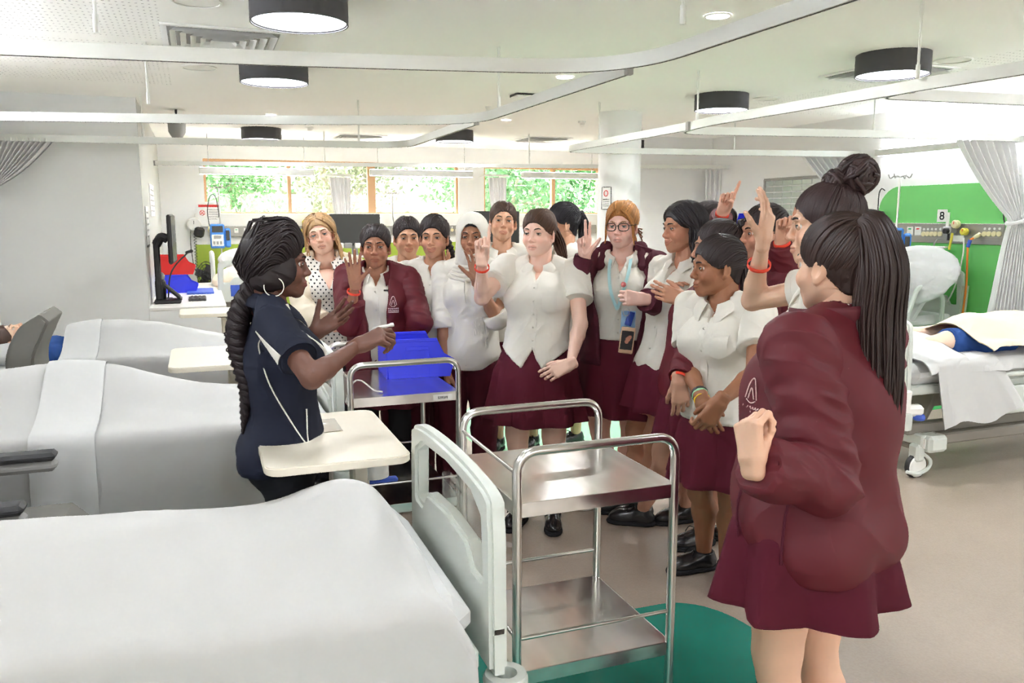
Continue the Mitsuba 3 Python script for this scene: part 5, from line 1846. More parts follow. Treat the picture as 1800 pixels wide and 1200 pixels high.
# ------------------------------------------------------------------ beds
def rib(p, n, uv):
    # honeycomb weave of the cotton blanket
    a = dr.sin(p.x * 2 * PI / .0105)
    b = dr.sin((p.y + p.z * .9) * 2 * PI / .0125)
    return 0.5 + 0.30 * a + 0.20 * a * b


scene['mat_blanket'] = {'type': 'twosided', 'bsdf': {'type': 'bumpmap', 'arbitrary': proc(rib, .0012), 'scale': .002, 'bsdf': {'type': 'principled', 'base_color': {'type': 'rgb', 'value': list(srgb(192, 192, 191))}, 'roughness': .95, 'specular': .1, 'sheen': .4}}}
mat('cream_blanket', srgb(222, 212, 190), .95, spec=.1, sheen=.4)
mat('linen', srgb(202, 203, 203), .92, spec=.1)


def footboard_poly(w, h, slot=True):
    """board in its own plane, middle of the lower edge at the origin"""
    b = Polygon(spline([(-w / 2, 0), (-w / 2 + .005, h * .5), (-w / 2 + .012, h * .80), (-w / 2 + .06, h * .955), (0, h), (w / 2 - .06, h * .955), (w / 2 - .012, h * .80), (w / 2 - .005, h * .5), (w / 2, 0)], 90))
    if slot:
        s = Polygon([(-w * .40, h * .48), (-w * .385, h * .78), (-w * .30, h * .85), (0, h * .88), (w * .30, h * .85), (w * .385, h * .78), (w * .40, h * .48), (w * .32, h * .48), (w * .25, h * .60), (0, h * .63), (-w * .25, h * .60), (-w * .32, h * .48)]).buffer(.018).buffer(-.008)
        b = b.difference(s)
    return b


def board(poly, x, yc, z, t=.045, flip=False):
    """a rounded moulded board across the bed at x"""
    out = []
    for k, (o, a, b) in enumerate([(-.012, -t / 2, -t / 2 + .010), (0, -t / 2 + .010, t / 2 - .010), (-.012, t / 2 - .010, t / 2)]):
        q = poly.buffer(o)
        for gq in getattr(q, 'geoms', [q]):
            out.append(extrude(gq, b - a, (x + a, yc, z), 'x'))
    return trimesh.util.concatenate(out)


def castor(p, s=1.0, parent=None, m='white_plastic'):
    k = obj('castor', [lathe([(0, 0), (.062 * s, .0), (.07 * s, .15), (.07 * s, .85), (.062 * s, 1), (0, 1)], 28, np.asarray(p) + [0, -.022, .07 * s], np.asarray(p) + [0, .022, .07 * s])], m, parent)
    obj('tyre', lathe([(.069 * s, .1), (.076 * s, .2), (.076 * s, .8), (.069 * s, .9)], 32, np.asarray(p) + [0, -.022, .07 * s], np.asarray(p) + [0, .022, .07 * s]), 'black', k)
    obj('guard', tube(spline([np.asarray(p) + [-.10, -.03, .05], np.asarray(p) + [-.02, -.032, .03], np.asarray(p) + [.06, -.032, .05], np.asarray(p) + [.085, -.03, .10], np.asarray(p) + [.02, -.028, .155]], 24), .011, 8), 'bed_plastic', k)
    obj('fork', box(np.asarray(p) + [-.035, -.04, .10], np.asarray(p) + [.035, .04, .21], .015), 'bed_plastic', k)


def bed(xf, xh, yc, label, w=.78, zm=.58, low=.50, side_panel=False, head=True, label_clip=False, top_h=.95):
    """hospital bed from the foot end xf to the head end xh"""
    d = 1 if xh > xf else -1
    t = thing('hospital_bed', label, 'hospital bed')
    fh = top_h - low
    obj('footboard', board(footboard_poly(w, fh), xf, yc, low), 'bed_plastic', t, smooth=40)
    if head:
        obj('headboard', board(footboard_poly(w, fh + .12), xh, yc, low), 'bed_plastic', t, smooth=40)
    x0, x1 = min(xf, xh), max(xf, xh)
    obj('mattress', box((x0 + .05, yc - w / 2 + .02, zm), (x1 - .05, yc + w / 2 - .02, zm + .13), .05), 'linen', t)
    obj('platform', box((x0 + .04, yc - w / 2 + .03, zm - .06), (x1 - .04, yc + w / 2 - .03, zm - .002), .01), 'bed_plastic', t)
    obj('chassis', [box((x0 + .1, yc - .30, .26), (x1 - .1, yc - .24, .33), .008), box((x0 + .1, yc + .24, .26), (x1 - .1, yc + .30, .33), .008)], 'bed_grey', t)
    for xx in (x0 + .35, x1 - .35):
        obj('lift_arm', tube([(xx, yc, .28), (xx + .25 * d, yc, zm - .05)], .035, 10), 'bed_grey', t)
    obj('cross_bar', [box((xx - .03, yc - w / 2 + .02, .20), (xx + .03, yc + w / 2 - .02, .27), .008) for xx in (x0 + .18, x1 - .18)], 'bed_plastic', t)
    for xx in (x0 + .16, x1 - .16):
        for s in (-1, 1):
            castor((xx, yc + s * (w / 2 - .06), 0), 1.0, t)
    for s in (-1, 1):
        b0 = np.array([xf + d * .03, yc + s * (w / 2 - .015), low - .06])
        obj('bumper', lathe([(.0, 0), (.052, 0), (.055, .9), (.05, 1), (.028, 1), (.028, .7), (0, .7)], 24, b0 + [-d * .05, 0, -.05], b0 + [-d * .05, 0, .055]), 'bed_plastic', t)
    return t


def drape(x0, x1, y0, y1, zfun, drop_n, drop_f, label, parent_mat='blanket', nx=150, ny=90, seed=0, edge=.03, fold=.012, name='blanket', right=None):
    """a cloth lying on a bed: top between y0 and y1, hanging down drop_n on the near and drop_f on the far side; zfun(x, y) is its height"""
    Ltop = y1 - y0
    tot = drop_n + Ltop + drop_f
    s = np.linspace(0, 1, ny) * tot
    X = np.linspace(x0, x1, nx)[:, None] * np.ones((1, ny))
    sn, sf = s - drop_n, s - drop_n - Ltop
    Y = np.clip(y0 + sn, y0, y1)[None] * np.ones((nx, 1))
    rdg = .05
    Z = zfun(X, Y)
    dn, df = np.maximum(-sn, 0)[None], np.maximum(sf, 0)[None]
    rnd = lambda q: np.where(q < rdg * 1.57, rdg * (1 - np.cos(np.clip(q / rdg, 0, PI / 2))), q - rdg * .57)
    out = lambda q: rdg * np.sin(np.clip(q / rdg, 0, PI / 2))
    Z = Z - rnd(dn) - rnd(df)
    wob = meshkit.fbm(np.stack([X * 7, 0 * X + seed, 0 * X], -1), 3, seed) - .5
    Y = Y - out(dn) * 1.0 + out(df) - (dn / max(drop_n, .01)) * (.10 * wob + .03) + (df / max(drop_f, .01)) * (.08 * wob + .02)
    n = meshkit.fbm(np.stack([X * 6, Y * 9, Z * 5], -1) + seed, 4, seed) - .5
    Z = Z + fold * n * 1.6
    P = np.stack([X, Y, Z], -1)
    if right is not None:
        P = right(P)
    return obj(name, thick(P, .006), parent_mat, label=label, cat=name.replace('_', ' '), smooth=True)


def bump(X, Y, cx, cy, sx, sy, a):
    return a * np.exp(-((X - cx) / sx) ** 2 - ((Y - cy) / sy) ** 2)


# nearest bed
bed(.62, -1.62, 2.11, 'nearest hospital bed, its white footboard beside the front steel trolley', zm=.56, low=.50, top_h=.965)
t = 'hospital_bed'
P = spline([(0, -.235, .355), (0, -.16, .335), (0, .16, .335), (0, .235, .355)], 8)
obj('chart_clip', box((.646, 2.0, .70), (.672, 2.30, .83), .004), 'clear', t, smooth=False)
obj('side_clip', box((.60, 1.712, .60), (.66, 1.722, .80), .002), 'clear', t, smooth=False)
def z1(X, Y):
    z = .72 + .035 * np.clip((.3 - X) / 1.2, 0, 1)
    z = z + bump(X, Y, .36, 2.30, .15, .22, .105) + bump(X, Y, .36, 2.02, .16, .14, .05) + bump(X, Y, -.35, 2.15, .5, .3, .06) + bump(X, Y, -1.0, 2.15, .4, .32, .12)
    return z - .16 * np.clip((X - .44) / .15, 0, 1) ** 1.5
def right1(P):
    q = np.clip((P[..., 0] - .50) / .08, 0, 1)
    P[..., 0] -= .02 * q
    return P
drape(-1.45, .575, 1.75, 2.46, z1, .42, .30, 'white cellular blanket over the nearest bed', seed=2, nx=190, ny=110, right=right1, fold=.010)

# second bed
bed(.52, -1.62, 3.80, 'second hospital bed, behind the person in navy', zm=.58, low=.52, top_h=1.0)
def z2(X, Y):
    z = .76 + bump(X, Y, -.45, 3.95, .35, .25, .13) + bump(X, Y, -1.0, 3.9, .5, .33, .17) + bump(X, Y, -.1, 3.95, .35, .25, .04)
    return z
drape(-1.05, .34, 3.42, 4.15, z2, .46, .3, 'white cellular blanket with a folded edge over the second bed', seed=5, fold=.012)
drape(-.62, -.40, 3.405, 4.15, lambda X, Y: z2(X, Y) + .012, .44, .3, 'folded-back strip of white sheet across the second bed', 'linen', nx=24, seed=6, fold=.008, name='sheet')
drape(.34, .48, 3.42, 4.15, lambda X, Y: .745 + 0 * X, .16, .16, 'white sheet at the foot of the second bed, right of the person in navy', 'linen', nx=24, seed=8, fold=.005, name='sheet')

# third bed with a manikin
bed(.66, -1.62, 5.80, 'third hospital bed, farthest of the left-hand row', zm=.58, low=.52, top_h=.98)
def z3(X, Y):
    return .745 + bump(X, Y, -.60, 5.85, .55, .25, .17) + bump(X, Y, -.15, 5.85, .4, .25, .04)
drape(-.80, .5, 5.42, 6.15, z3, .44, .3, 'white cellular blanket over the manikin in the third bed', seed=9)
drape(-.80, -.60, 5.40, 6.15, lambda X, Y: z3(X, Y) + .012, .42, .3, 'white sheet folded down at the manikin\'s chest', 'linen', nx=24, seed=10, fold=.008, name='sheet')


def manikin(c, direction, label, up=(0, 0, 1), hair=True, torso=.42):
    """nursing-practice doll lying on its back: c the head's middle, direction from head to feet"""
    d = unit(direction)
    u = unit(np.asarray(up, float) - d * (np.asarray(up, float) @ d))
    x = np.cross(u, -d)
    R = np.stack([x, u, -d], 1)
    V, F, C, ex = head_parts(srgb(236, 196, 168), brow=srgb(120, 90, 70), h=.0035, lids=10)
    w = lambda m: trimesh.Trimesh(np.asarray(c) + np.array(m.vertices if hasattr(m, 'vertices') else m) @ R.T, m.faces, process=False)
    k = thing('manikin', label, 'manikin')
    g_ = [el((0, -.03, -.40), (.15, .085, .21)), rc((-.16, -.04, -.22), (.16, -.04, -.22), .055, .055, .06), rc((0, -.03, -.1), (0, -.03, -.22), .05, .055, .05)]
    for s in (-1, 1):
        g_ += [rc((s * .18, -.04, -.23), (s * .23, -.04, -.50), .045, .036, .03)]
    b = sd_mesh(g_, .009)
    obj_into(k, [w(trimesh.Trimesh(V, F, process=False)), w(b)], 'skin', [C, np.tile(srgb(236, 196, 168), (len(b.vertices), 1))])
    for n, e, m_, cc in ex:
        obj(n, w(e), m_, k, color=cc)
    gm = sd_mesh(g_[:2] + [rc((s * .18, -.04, -.23), (s * .225, -.04, -.42), .052, .052, .03) for s in (-1, 1)], .008, .016, [lambda X, Y, Z: .075 - np.sqrt(X ** 2 + (Y + .02) ** 2) - np.maximum(-.19 - Z, 0) * 4])
    obj('gown', folds(w(gm), .010, 14, 14, 3), 'gown', k, smooth=True)
    if hair:
        cm_ = cap_mesh(.008)
        obj('hair', w(cm_), 'hair', k, color=np.array(srgb(58, 40, 30)))
    return k


manikin(at_y(22, 597, 5.80) + [0, 0, .0], (1, .04, -.20), 'practice manikin with brown hair and a blue gown lying in the third bed')
p = np.array([-1.32, 3.84, .83])
manikin(p + [-.05, 0, .02], (1, 0, -.14), 'practice manikin in the second bed, only its blue shoulder in view at the left edge')
for x0, yy, zz, lab in [(-1.02, 5.8, .725, 'white pillow under the manikin in the third bed'), (-1.05, 3.8, .725, 'white pillow in the second bed at the left edge')]:
    obj('pillow', sd_mesh([el((x0 - .05, yy, zz + .03), (.20, .30, .075))], .012), 'linen', label=lab, cat='pillow', smooth=True)


# ------------------------------------------------------------------ overbed tables
def table(x0, x1, y0, y1, z, label, col=None, colx=None):
    t = thing('overbed_table', label, 'overbed table')
    p = rrect(x0, y0, x1, y1, .05)
    obj('tabletop', [trimesh.util.concatenate([extrude(p.buffer(-.004), .004, (0, 0, z - .004)), extrude(p, .018, (0, 0, z - .022)), extrude(p.buffer(-.004), .004, (0, 0, z - .026))])], 'table_cream', t)
    cx, cy = colx or (x1 - .12, y1 - .18)
    obj('bracket', box((cx - .06, cy - .10, z - .05), (cx + .06, cy + .10, z - .026), .006), 'bed_grey', t)
    obj('column', box((cx - .028, cy - .04, .08), (cx + .028, cy + .04, z - .05), .008), 'table_cream', t)
    obj('collar', lathe([(.0, 0), (.05, 0), (.05, .8), (.035, 1), (0, 1)], 24, (cx + .05, cy, z - .14), (cx + .05, cy, z - .06)), 'white_plastic', t)
    obj('lever', box((cx + .03, cy - .015, z - .165), (cx + .13, cy + .015, z - .15), .004), 'blue_clip', t)
    obj('base', [box((x0 - .1, cy - .05, .05), (cx + .05, cy - .02, .08), .006), box((x0 - .1, cy + .02, .05), (cx + .05, cy + .05, .08), .006)], 'bed_grey', t)
    for xx in (x0 - .06, cx):
        for yy in (cy - .05, cy + .05):
            obj('castor', cyl((xx, yy - .01, .025), (xx, yy + .01, .025), .025, n=16), 'black', t)
    return t


table(.148, .592, 2.43, 3.10, .85, 'cream overbed table nearest the camera, with a clear sheet on it', colx=(.47, 2.70))
table(-.17, .30, 4.30, 4.98, .85, 'cream overbed table over the second bed, left of the person in navy', colx=(.15, 4.85))
table(-.16, .30, 6.60, 7.05, .86, 'cream overbed table beside the white counter', colx=(.17, 6.85))
# crinkled clear sheet on the near table
xs, ys = np.meshgrid(np.linspace(.165, .435, 70), np.linspace(2.80, 2.985, 24), indexing='ij')
cz = .8515 + .0022 * np.abs(np.sin(ys * 150 + 3 * meshkit.fbm(np.stack([xs * 14, ys * 30, 0 * xs], -1), 3) * 4)) * meshkit.fbm(np.stack([xs * 20, ys * 20, 0 * xs + 3], -1), 2) * 1.5
mat('film', srgb(196, 193, 180), .12, spec=.9)
obj('plastic_sheet', thick(np.stack([xs, ys, cz], -1), .0008), 'film', label='crinkled clear plastic sheet lying on the nearest overbed table', cat='plastic sheet', smooth=True)


# ------------------------------------------------------------------ steel trolleys
def trolley(x0, x1, y0, y1, zt, zl, zh, label, r=.0135, tag=False):
    t = thing('steel_trolley', label, 'trolley', )
    for k, y in enumerate((y0, y1)):
        P = roundpath([(x0, y, .075), (x0, y, zh), (x1, y, zh), (x1, y, .075)], .065, 12)
        obj('frame', tube(P, r, 18), 'steel', t)
    for z in (zt, zl):
        k = obj('shelf', box((x0 - .002, y0 - .002, z - .004), (x1 + .002, y1 + .002, z), .002), 'steel_sheet', t)
        lips = [box((x0 - .004, y0 - .004, z - .042), (x1 + .004, y0 - .001, z), .001), box((x0 - .004, y1 + .001, z - .042), (x1 + .004, y1 + .004, z), .001), box((x0 - .004, y0 - .004, z - .042), (x0 - .001, y1 + .004, z), .001), box((x1 + .001, y0 - .004, z - .042), (x1 + .004, y1 + .004, z), .001)]
        obj('lip', lips, 'steel_sheet', k)
    rr = .0058
    for z, sides in ((zt + .085, 'LR'), (zl + .10, 'FBL')):
        for s in sides:
            a, b = {'L': ((x0, y0), (x0, y1)), 'R': ((x1, y0), (x1, y1)), 'F': ((x0, y0), (x1, y0)), 'B': ((x0, y1), (x1, y1))}[s]
            if s == 'R':
                continue
            obj('guard_bar', cyl((*a, z), (*b, z), rr, n=12), 'steel', t)
    for x in (x0, x1):
        for y in (y0, y1):
            k = obj('castor', [lathe([(0, 0), (.034, 0), (.0375, .2), (.0375, .8), (.034, 1), (0, 1)], 24, (x, y - .011, .038), (x, y + .011, .038))], 'black', t)
            obj('fork', [box((x - .018, y - .016, .03), (x + .018, y - .0125, .075)), box((x - .018, y + .0125, .03), (x + .018, y + .016, .075))], 'steel', k)
    if tag:
        obj('sticker', box((x1 - .12, y0 - .0065, zt - .036), (x1 - .03, y0 - .0045, zt - .010)), 'paper', t)
        for q in range(8):
            obj('barcode', box((x1 - .098 + q * .006, y0 - .0072, zt - .030), (x1 - .095 + q * .006, y0 - .0065, zt - .018)), 'print_black', t)
    return t


trolley(.785, 1.285, 2.035, 2.535, .80, .30, .945, 'empty two-shelf steel trolley in the foreground')
trolley(.585, 1.075, 3.53, 4.18, .80, .30, .945, 'steel trolley carrying the blue bin, beside the person in navy', tag=True)
storage_bin((1.0, 4.02, .801), .34, .27, .19, 'bin_blue', 'large blue open-fronted bin on the steel trolley', 1, -.05)
obj('paper_strip', tube(spline([(.74, 3.60, .806), (.70, 3.585, .82), (.64, 3.57, .87), (.60, 3.56, .86), (.57, 3.56, .78)], 20), .004, 6), 'white_plastic', label='thin white tube looped over the trolley corner', cat='tube')
# the white pen held by the speaker
a = at_d(655, 578, 2.80)
b = at_d(692, 570, 2.80)
obj('pen', [lathe([(.0, 0), (.004, .0), (.0055, .1), (.0055, .8), (.007, .85), (.007, 1), (0, 1)], 14, a, b)], 'white_plastic', label='white pen held by the person in navy', cat='pen', join=True)

# ------------------------------------------------------------------ grey patient chairs
def patient_chair(x, y, label, z0=.95, flip=False):
    t = thing('patient_chair', label, 'armchair')
    S = [(-.10, .46), (-.085, .58), (-.10, .70), (-.135, .80), (-.13, .90), (-.085, 1.0), (-.02, 1.075)]
    C = spline([(a, b) for a, b in S], 30)
    n = np.stack([np.gradient(C[:, 1]), -np.gradient(C[:, 0])], 1)
    n /= np.linalg.norm(n, axis=1, keepdims=True)
    w = np.interp(np.linspace(0, 1, 30), [0, .3, .6, .85, 1], [.040, .042, .05, .045, .018])[:, None]
    poly = Polygon(np.vstack([C + n * w, (C - n * w)[::-1]])).buffer(.012)
    obj('backrest', trimesh.util.concatenate([extrude(poly.buffer(o), .02 if o else .44, (x, y - .24 + q, z0 - 1.05), 'y') for o, q in ((-.012, 0), (0, .02), (-.012, .46))]), 'grey_chair', t, smooth=40)
    zb = z0 - 1.05
    obj('seat', box((x - .62, y - .25, zb + .40), (x - .08, y + .25, zb + .52), .05), 'grey_chair', t)
    for s in (-1, 1):
        k = obj('arm', box((x - .52, y + s * .29 - .035, zb + .62), (x - .10, y + s * .29 + .035, zb + .66), .015), 'grey_plastic', t)
        obj('arm_pad', box((x - .52, y + s * .29 - .04, zb + .66), (x - .12, y + s * .29 + .04, zb + .69), .012), 'black', k)
        obj('arm_post', box((x - .32, y + s * .29 - .02, .12), (x - .26, y + s * .29 + .02, zb + .63), .008), 'grey_plastic', t)
        obj('runner_leg', box((x - .60, y + s * .29 - .025, .06), (x + .02, y + s * .29 + .025, .11), .01), 'grey_plastic', t)
        for xx in (x - .55, x - .03):
            obj('castor', cyl((xx, y + s * .29 - .012, .032), (xx, y + s * .29 + .012, .032), .032, n=16), 'black', t)
    if flip:
        M = T().translate([x, 0, 0]).scale([-1, 1, 1]).translate([-x, 0, 0])
        for q in list(scene):
            if q.startswith(t + '__'):
                scene[q]['to_world'] = M
    return t


patient_chair(-.715, 4.82, 'grey curved-back patient chair between the two far left beds', 1.055)
patient_chair(-1.03, 2.95, 'patient chair at the left edge, only its black armrest in view', 1.12, True)

# ------------------------------------------------------------------ right-hand beds
bed(3.90, 6.15, 4.03, 'hospital bed at the right edge with a cream blanket and hanging sheet', w=.76, zm=.58, low=.44, top_h=1.0)
k = 'hospital_bed_003'
obj('side_panel', box((4.42, 3.62, .36), (5.6, 3.645, .54), .012), 'bed_plastic', k)
obj('side_rail', tube(roundpath([(4.55, 3.61, .50), (4.55, 3.61, .62), (5.75, 3.61, .62), (5.75, 3.61, .5)], .05), .016, 10), 'bed_plastic', k)
obj('leg_panel', tf(box((-.02, -.20, -.26), (.02, .20, .26), .01), (4.22, 3.98, .38), 0, 0, .55), 'bed_grey', k)
obj('lower_beam', box((4.16, 3.66, .20), (5.9, 3.72, .27), .01), 'bed_grey', k)
obj('wheel_housing', box((4.07, 3.62, .165), (4.22, 3.74, .27), .02), 'bed_plastic', k)
obj('warning_label', box((4.062, 3.655, .19), (4.068, 3.70, .25)), 'paper', k)
obj('rail_clip', box((3.868, 3.70, .66), (3.88, 3.77, .78), .004), 'blue_clip', k)
kn = obj('corner_holder', lathe([(0, 0), (.05, 0), (.052, .95), (.03, 1), (.03, .8), (0, .8)], 20, (3.86, 3.66, .44), (3.86, 3.66, .57)), 'white_plastic', k)
obj('holder_foot', tf(box((-.02, -.035, -.05), (.11, .035, .02), .02), (3.88, 3.655, .46), -.3), 'white_plastic', kn)
obj('holder_knob', lathe([(0, 0), (.03, .1), (.035, .5), (.03, 1), (0, 1)], 18, (3.96, 3.62, .385), (3.96, 3.62, .42)), 'blue_clip', kn)
def z4(X, Y):
    return .735 + bump(X, Y, 5.1, 3.98, .75, .30, .20) + bump(X, Y, 4.6, 3.86, .22, .17, .10)
drape(3.98, 5.95, 3.67, 4.40, lambda X, Y: .728 + np.where(X < 4.33, 1, 0) * bump(X, Y, 4.25, 4.0, .25, .28, .13), .10, .2, 'white bottom sheet on the right-hand bed', 'linen', seed=12, fold=.008, name='sheet')
def rtilt(P):
    # the hanging corner of the sheet
    q = np.clip((.72 - P[..., 2]) / .45, 0, 1)
    u = (P[..., 0] - 4.06) / .50
    P[..., 0] += q * (.10 + .16 * u)
    P[..., 2] += np.clip((.72 - P[..., 2]) / .45, 0, 1) * (.10 * u + .03 * np.sin(u * 9))
    P[..., 1] -= .01 * np.sin(u * 16) * q
    return P
drape(4.06, 4.56, 3.66, 4.0, lambda X, Y: .745 + 0 * X, .46, .0, 'white sheet hanging over the near side of the right-hand bed', 'linen', nx=60, ny=70, seed=13, fold=.010, name='sheet', right=rtilt)
drape(4.47, 5.9, 3.67, 4.36, lambda X, Y: z4(X, Y) + .02, .06, .06, 'cream blanket over the manikin in the right-hand bed', 'cream_blanket', seed=14, fold=.02)
k = thing('manikin', 'practice manikin on the right-hand bed, bare leg and blue shorts beyond the cream blanket', 'manikin')
lm = sd_mesh([rc((4.8, 3.86, .80), (4.40, 3.85, .81), .075, .058), rc((4.40, 3.85, .81), (4.06, 3.90, .765), .056, .036, .03), rc((4.8, 4.12, .80), (4.40, 4.13, .80), .075, .058), rc((4.40, 4.13, .80), (4.06, 4.1, .765), .056, .036, .03), el((5.2, 3.98, .82), (.3, .2, .1), .05)], .01)
obj_into(k, [lm], 'skin', [np.tile(srgb(238, 204, 180), (len(lm.vertices), 1))])
sm = sd_mesh([rc((4.9, 3.86, .79), (4.40, 3.85, .80), .085, .080), el((5.2, 3.98, .82), (.3, .2, .1), .05)], .01, .008, [lambda X, Y, Z: 4.40 - X])
obj('shorts', folds(sm, .012, 20, 20, 2), 'gown', k, smooth=True)

# bed 8, its backrest raised
bed(4.75, 6.9, 6.28, 'hospital bed under number 8 with its backrest raised', w=.78, zm=.52, low=.42, top_h=.98, head=True)
k = 'hospital_bed_004'
obj('backrest', tf(box((-.42, -.36, -.06), (.42, .36, .06), .04), (6.48, 6.28, .86), 0, 0, -.95), 'linen', k)
obj('side_rail', tube(roundpath([(6.15, 5.88, .55), (6.30, 5.88, .95), (6.62, 5.88, .85), (6.62, 5.88, .5)], .08), .022, 10), 'bed_plastic', k)
pl = sd_mesh([el((0, 0, 0), (.30, .50, .085)), el((.0, 0, 0), (.34, .55, .04), .05)], .012)
obj('pillow', folds(tf(pl, (6.46, 6.16, 1.02), 0, 0, -1.02), .03, 8, 8, 4), 'linen', label='large white pillow propped on the raised backrest under number 8', cat='pillow', smooth=True)
drape(4.85, 6.2, 5.92, 6.62, lambda X, Y: .68 + .05 * np.clip((X - 5.9) / .3, 0, 1), .22, .2, 'white sheet on the bed under number 8', 'linen', seed=15, fold=.01, name='sheet')
manikin(at_y(1560, 499, 6.1), (-.80, .05, -.60), 'practice manikin in a blue gown sitting up against the pillow under number 8', up=(-.6, 0, .8))

# bed 5 before the back wall
bx, by = at_y(440, 480, 10.7)[0], 10.7
t = thing('hospital_bed', 'hospital bed under number 5 with an olive-cream cover, footboard towards the camera', 'hospital bed')
fp = footboard_poly(.78, .52)
obj('footboard', trimesh.util.concatenate([extrude(q, .012, (bx, by + o, .55), 'y') for o, q in ((-.024, fp.buffer(-.012)), (-.012, fp), (0, fp), (.012, fp.buffer(-.012)))]), 'bed_plastic', t, smooth=40)
obj('label_plate', box((bx - .24, by - .035, .62), (bx + .05, by - .024, .76), .01), 'blue_clip', t)
obj('mattress', box((bx - .40, by + .05, .58), (bx + .40, 12.9, .74), .05), 'cream_blanket', t)
obj('base', box((bx - .35, by + .1, .2), (bx + .35, 12.85, .56), .02), 'bed_grey', t)
obj('side_rail', tube(roundpath([(bx - .42, 11.5, .6), (bx - .42, 11.5, 1.1), (bx - .42, 12.3, 1.1), (bx - .42, 12.3, .6)], .1), .03, 10), 'bed_plastic', t)
for sx in (-.3, .3):
    for sy in (by + .2, 12.7):
        castor((bx + sx, sy, 0), .9, t)
g_ = sd_mesh([el((bx, by + .75, .74), (.43, .72, .22))], .02, 0, [lambda X, Y, Z: .70 - Z])
obj('blanket', folds(g_, .03, 6, 6, 2), 'cream_blanket', label='cream cover mounded over the bed under number 5', cat='blanket', smooth=True)
pl = sd_mesh([el((0, 0, 0), (.32, .09, .14)), el((0, 0, 0), (.35, .045, .17), .05)], .012)
obj('pillow', folds(tf(pl, (bx + .02, 12.2, 1.0), 0, -.35), .02, 8, 8, 6), 'linen', label='white pillow standing up at the head of the bed under number 5', cat='pillow', smooth=True)

# ------------------------------------------------------------------ fittings above bed 8
t = thing('service_panel', 'grey service panel on the green wall panel under number 8', 'service panel')
xw = XR - .013
obj('plate', box((xw - .022, 5.58, 1.325), (xw, 7.16, 1.515), .003), 'trunking', t)
obj('top_edge', box((xw - .026, 5.58, 1.515), (xw, 7.16, 1.522)), 'white_plastic', t)
def wall8(px, py):
    return at_x(px, py, xw - .023)
for px, dot in ((1600, 'green_dot'), (1614, 'red_dot')):
    c = wall8(px, 406)
    k = obj('socket', box(c + [-.007, -.04, -.045], c + [0, .04, .045], .003), 'white_plastic', t)
    obj('indicator', box(c + [-.010, -.018, .016], c + [-.007, .018, .03]), dot, k)
for px in (1573, 1624, 1631, 1638, 1645, 1653, 1731, 1739, 1748, 1757):
    c = wall8(px, 411)
    k = obj('outlet', cyl(c, c - [.014, 0, 0], .024, n=14), 'cream_plastic', t)
    obj('label_dot', cyl(c + [0, 0, .048], c + [-.006, 0, .048], .012, n=10), 'white_plastic', k)
c = wall8(1656, 379)
t = thing('bed_number', 'white square with a black number 8 on the green panel', 'bed number')
obj('plate', box(c + [-.004, -.055, -.062], c + [.01, .055, .062]), 'paper', t)
obj('figure', text('8', .075, c + [-.0045, 0, 0], (0, -1, 0), (0, 0, 1), .002, True), 'print_black', t, smooth=False)
for px, py, m_, lab, rr in [(1687, 394, 'cream_plastic', 'round cream flow gauge on the service panel under number 8', .04), (1702, 407, 'yellow_plastic', 'yellow flow regulator right of the cream gauge', .035)]:
    c = wall8(px, py)
    t = thing('flow_gauge', lab, 'flow gauge')
    obj('dial', lathe([(0, 0), (rr, .0), (rr, .8), (rr * .8, 1), (0, 1)], 22, c - [.03, 0, 0], c - [.08, 0, 0]), m_, t)
    obj('stem', cyl(c, c - [.03, 0, 0], .014, n=12), 'grey_plastic', t)
    obj('needle', box(c + [-.082, -.003, 0], c + [-.080, .003, rr * .7]), 'print_red', t)
c = wall8(1676, 404)
t = thing('suction_regulator', 'grey suction regulator with a clear tube on the service panel under number 8', 'regulator')
obj('body', box(c + [-.10, -.05, -.035], c + [0, .05, .035], .012), 'grey_plastic', t)
obj('tube', cyl(c + [-.06, .02, .03], c + [-.06, .02, .17], .016, n=14), 'white_plastic', t)
obj('knob', cyl(c + [-.10, -.02, -.01], c + [-.14, -.02, -.01], .025, n=14), 'black', t)
obj('plug', cyl(c + [-.06, 0, -.03], c + [-.06, 0, -.10], .012, n=12), 'black', t)
c = wall8(1686, 419)
obj('label_card', box(c + [-.012, -.06, -.03], c + [-.004, .06, .03]), 'paper', label='small white card on the service panel under number 8', cat='card')
c = wall8(1656, 424)
t = thing('fluid_bag', 'clear fluid bag hanging from the regulator under number 8', 'fluid bag')
mat('bag', srgb(186, 222, 196), .2, spec=.8)
bm = sd_mesh([el((0, 0, 0), (.035, .14, .12)), el((0, 0, 0), (.012, .155, .15), .03)], .008)
obj('bag', tf(bm, c + [-.10, .0, -.19]), 'bag', t, smooth=True)
obj('strip', box(c + [-.12, -.15, -.065], c + [-.08, .15, -.045], .006), 'white_plastic', t)
obj('hanger', tube(spline([c + [-.1, 0, -.05], c + [-.1, 0, -.02], c + [-.06, 0, 0.02], c + [-.02, 0, 0.02]], 12), .007, 8), 'grey_plastic', t)
a, b = wall8(1722, 412), at_x(1695, 545, xw - .10)
t = thing('oxygen_hose', 'orange hose with a blue joint hanging from the service panel under number 8', 'hose')
obj('hose', tube(spline([a + [-.05, 0, -.02], a + [-.10, .03, -.10], b + [0, 0, .25], b + [0, .02, -.1]], 30), .010, 8), 'orange', t)
obj('joint', cyl(a + [-.09, .02, -.05], a + [-.10, .035, -.12], .017, n=14), 'blue_clip', t)
obj('nozzle', cyl(a, a + [-.07, .0, -.03], .022, .016, n=14), 'cream_plastic', t)
a = wall8(1703, 412)
obj('clear_tube', tube(spline([a + [-.06, 0, -.03], a + [-.08, -.02, -.2], a + [-.08, .04, -.5], a + [-.08, .16, -.75]], 24), .007, 7), 'white_plastic', label='thin clear tube hanging from the yellow regulator', cat='tube')
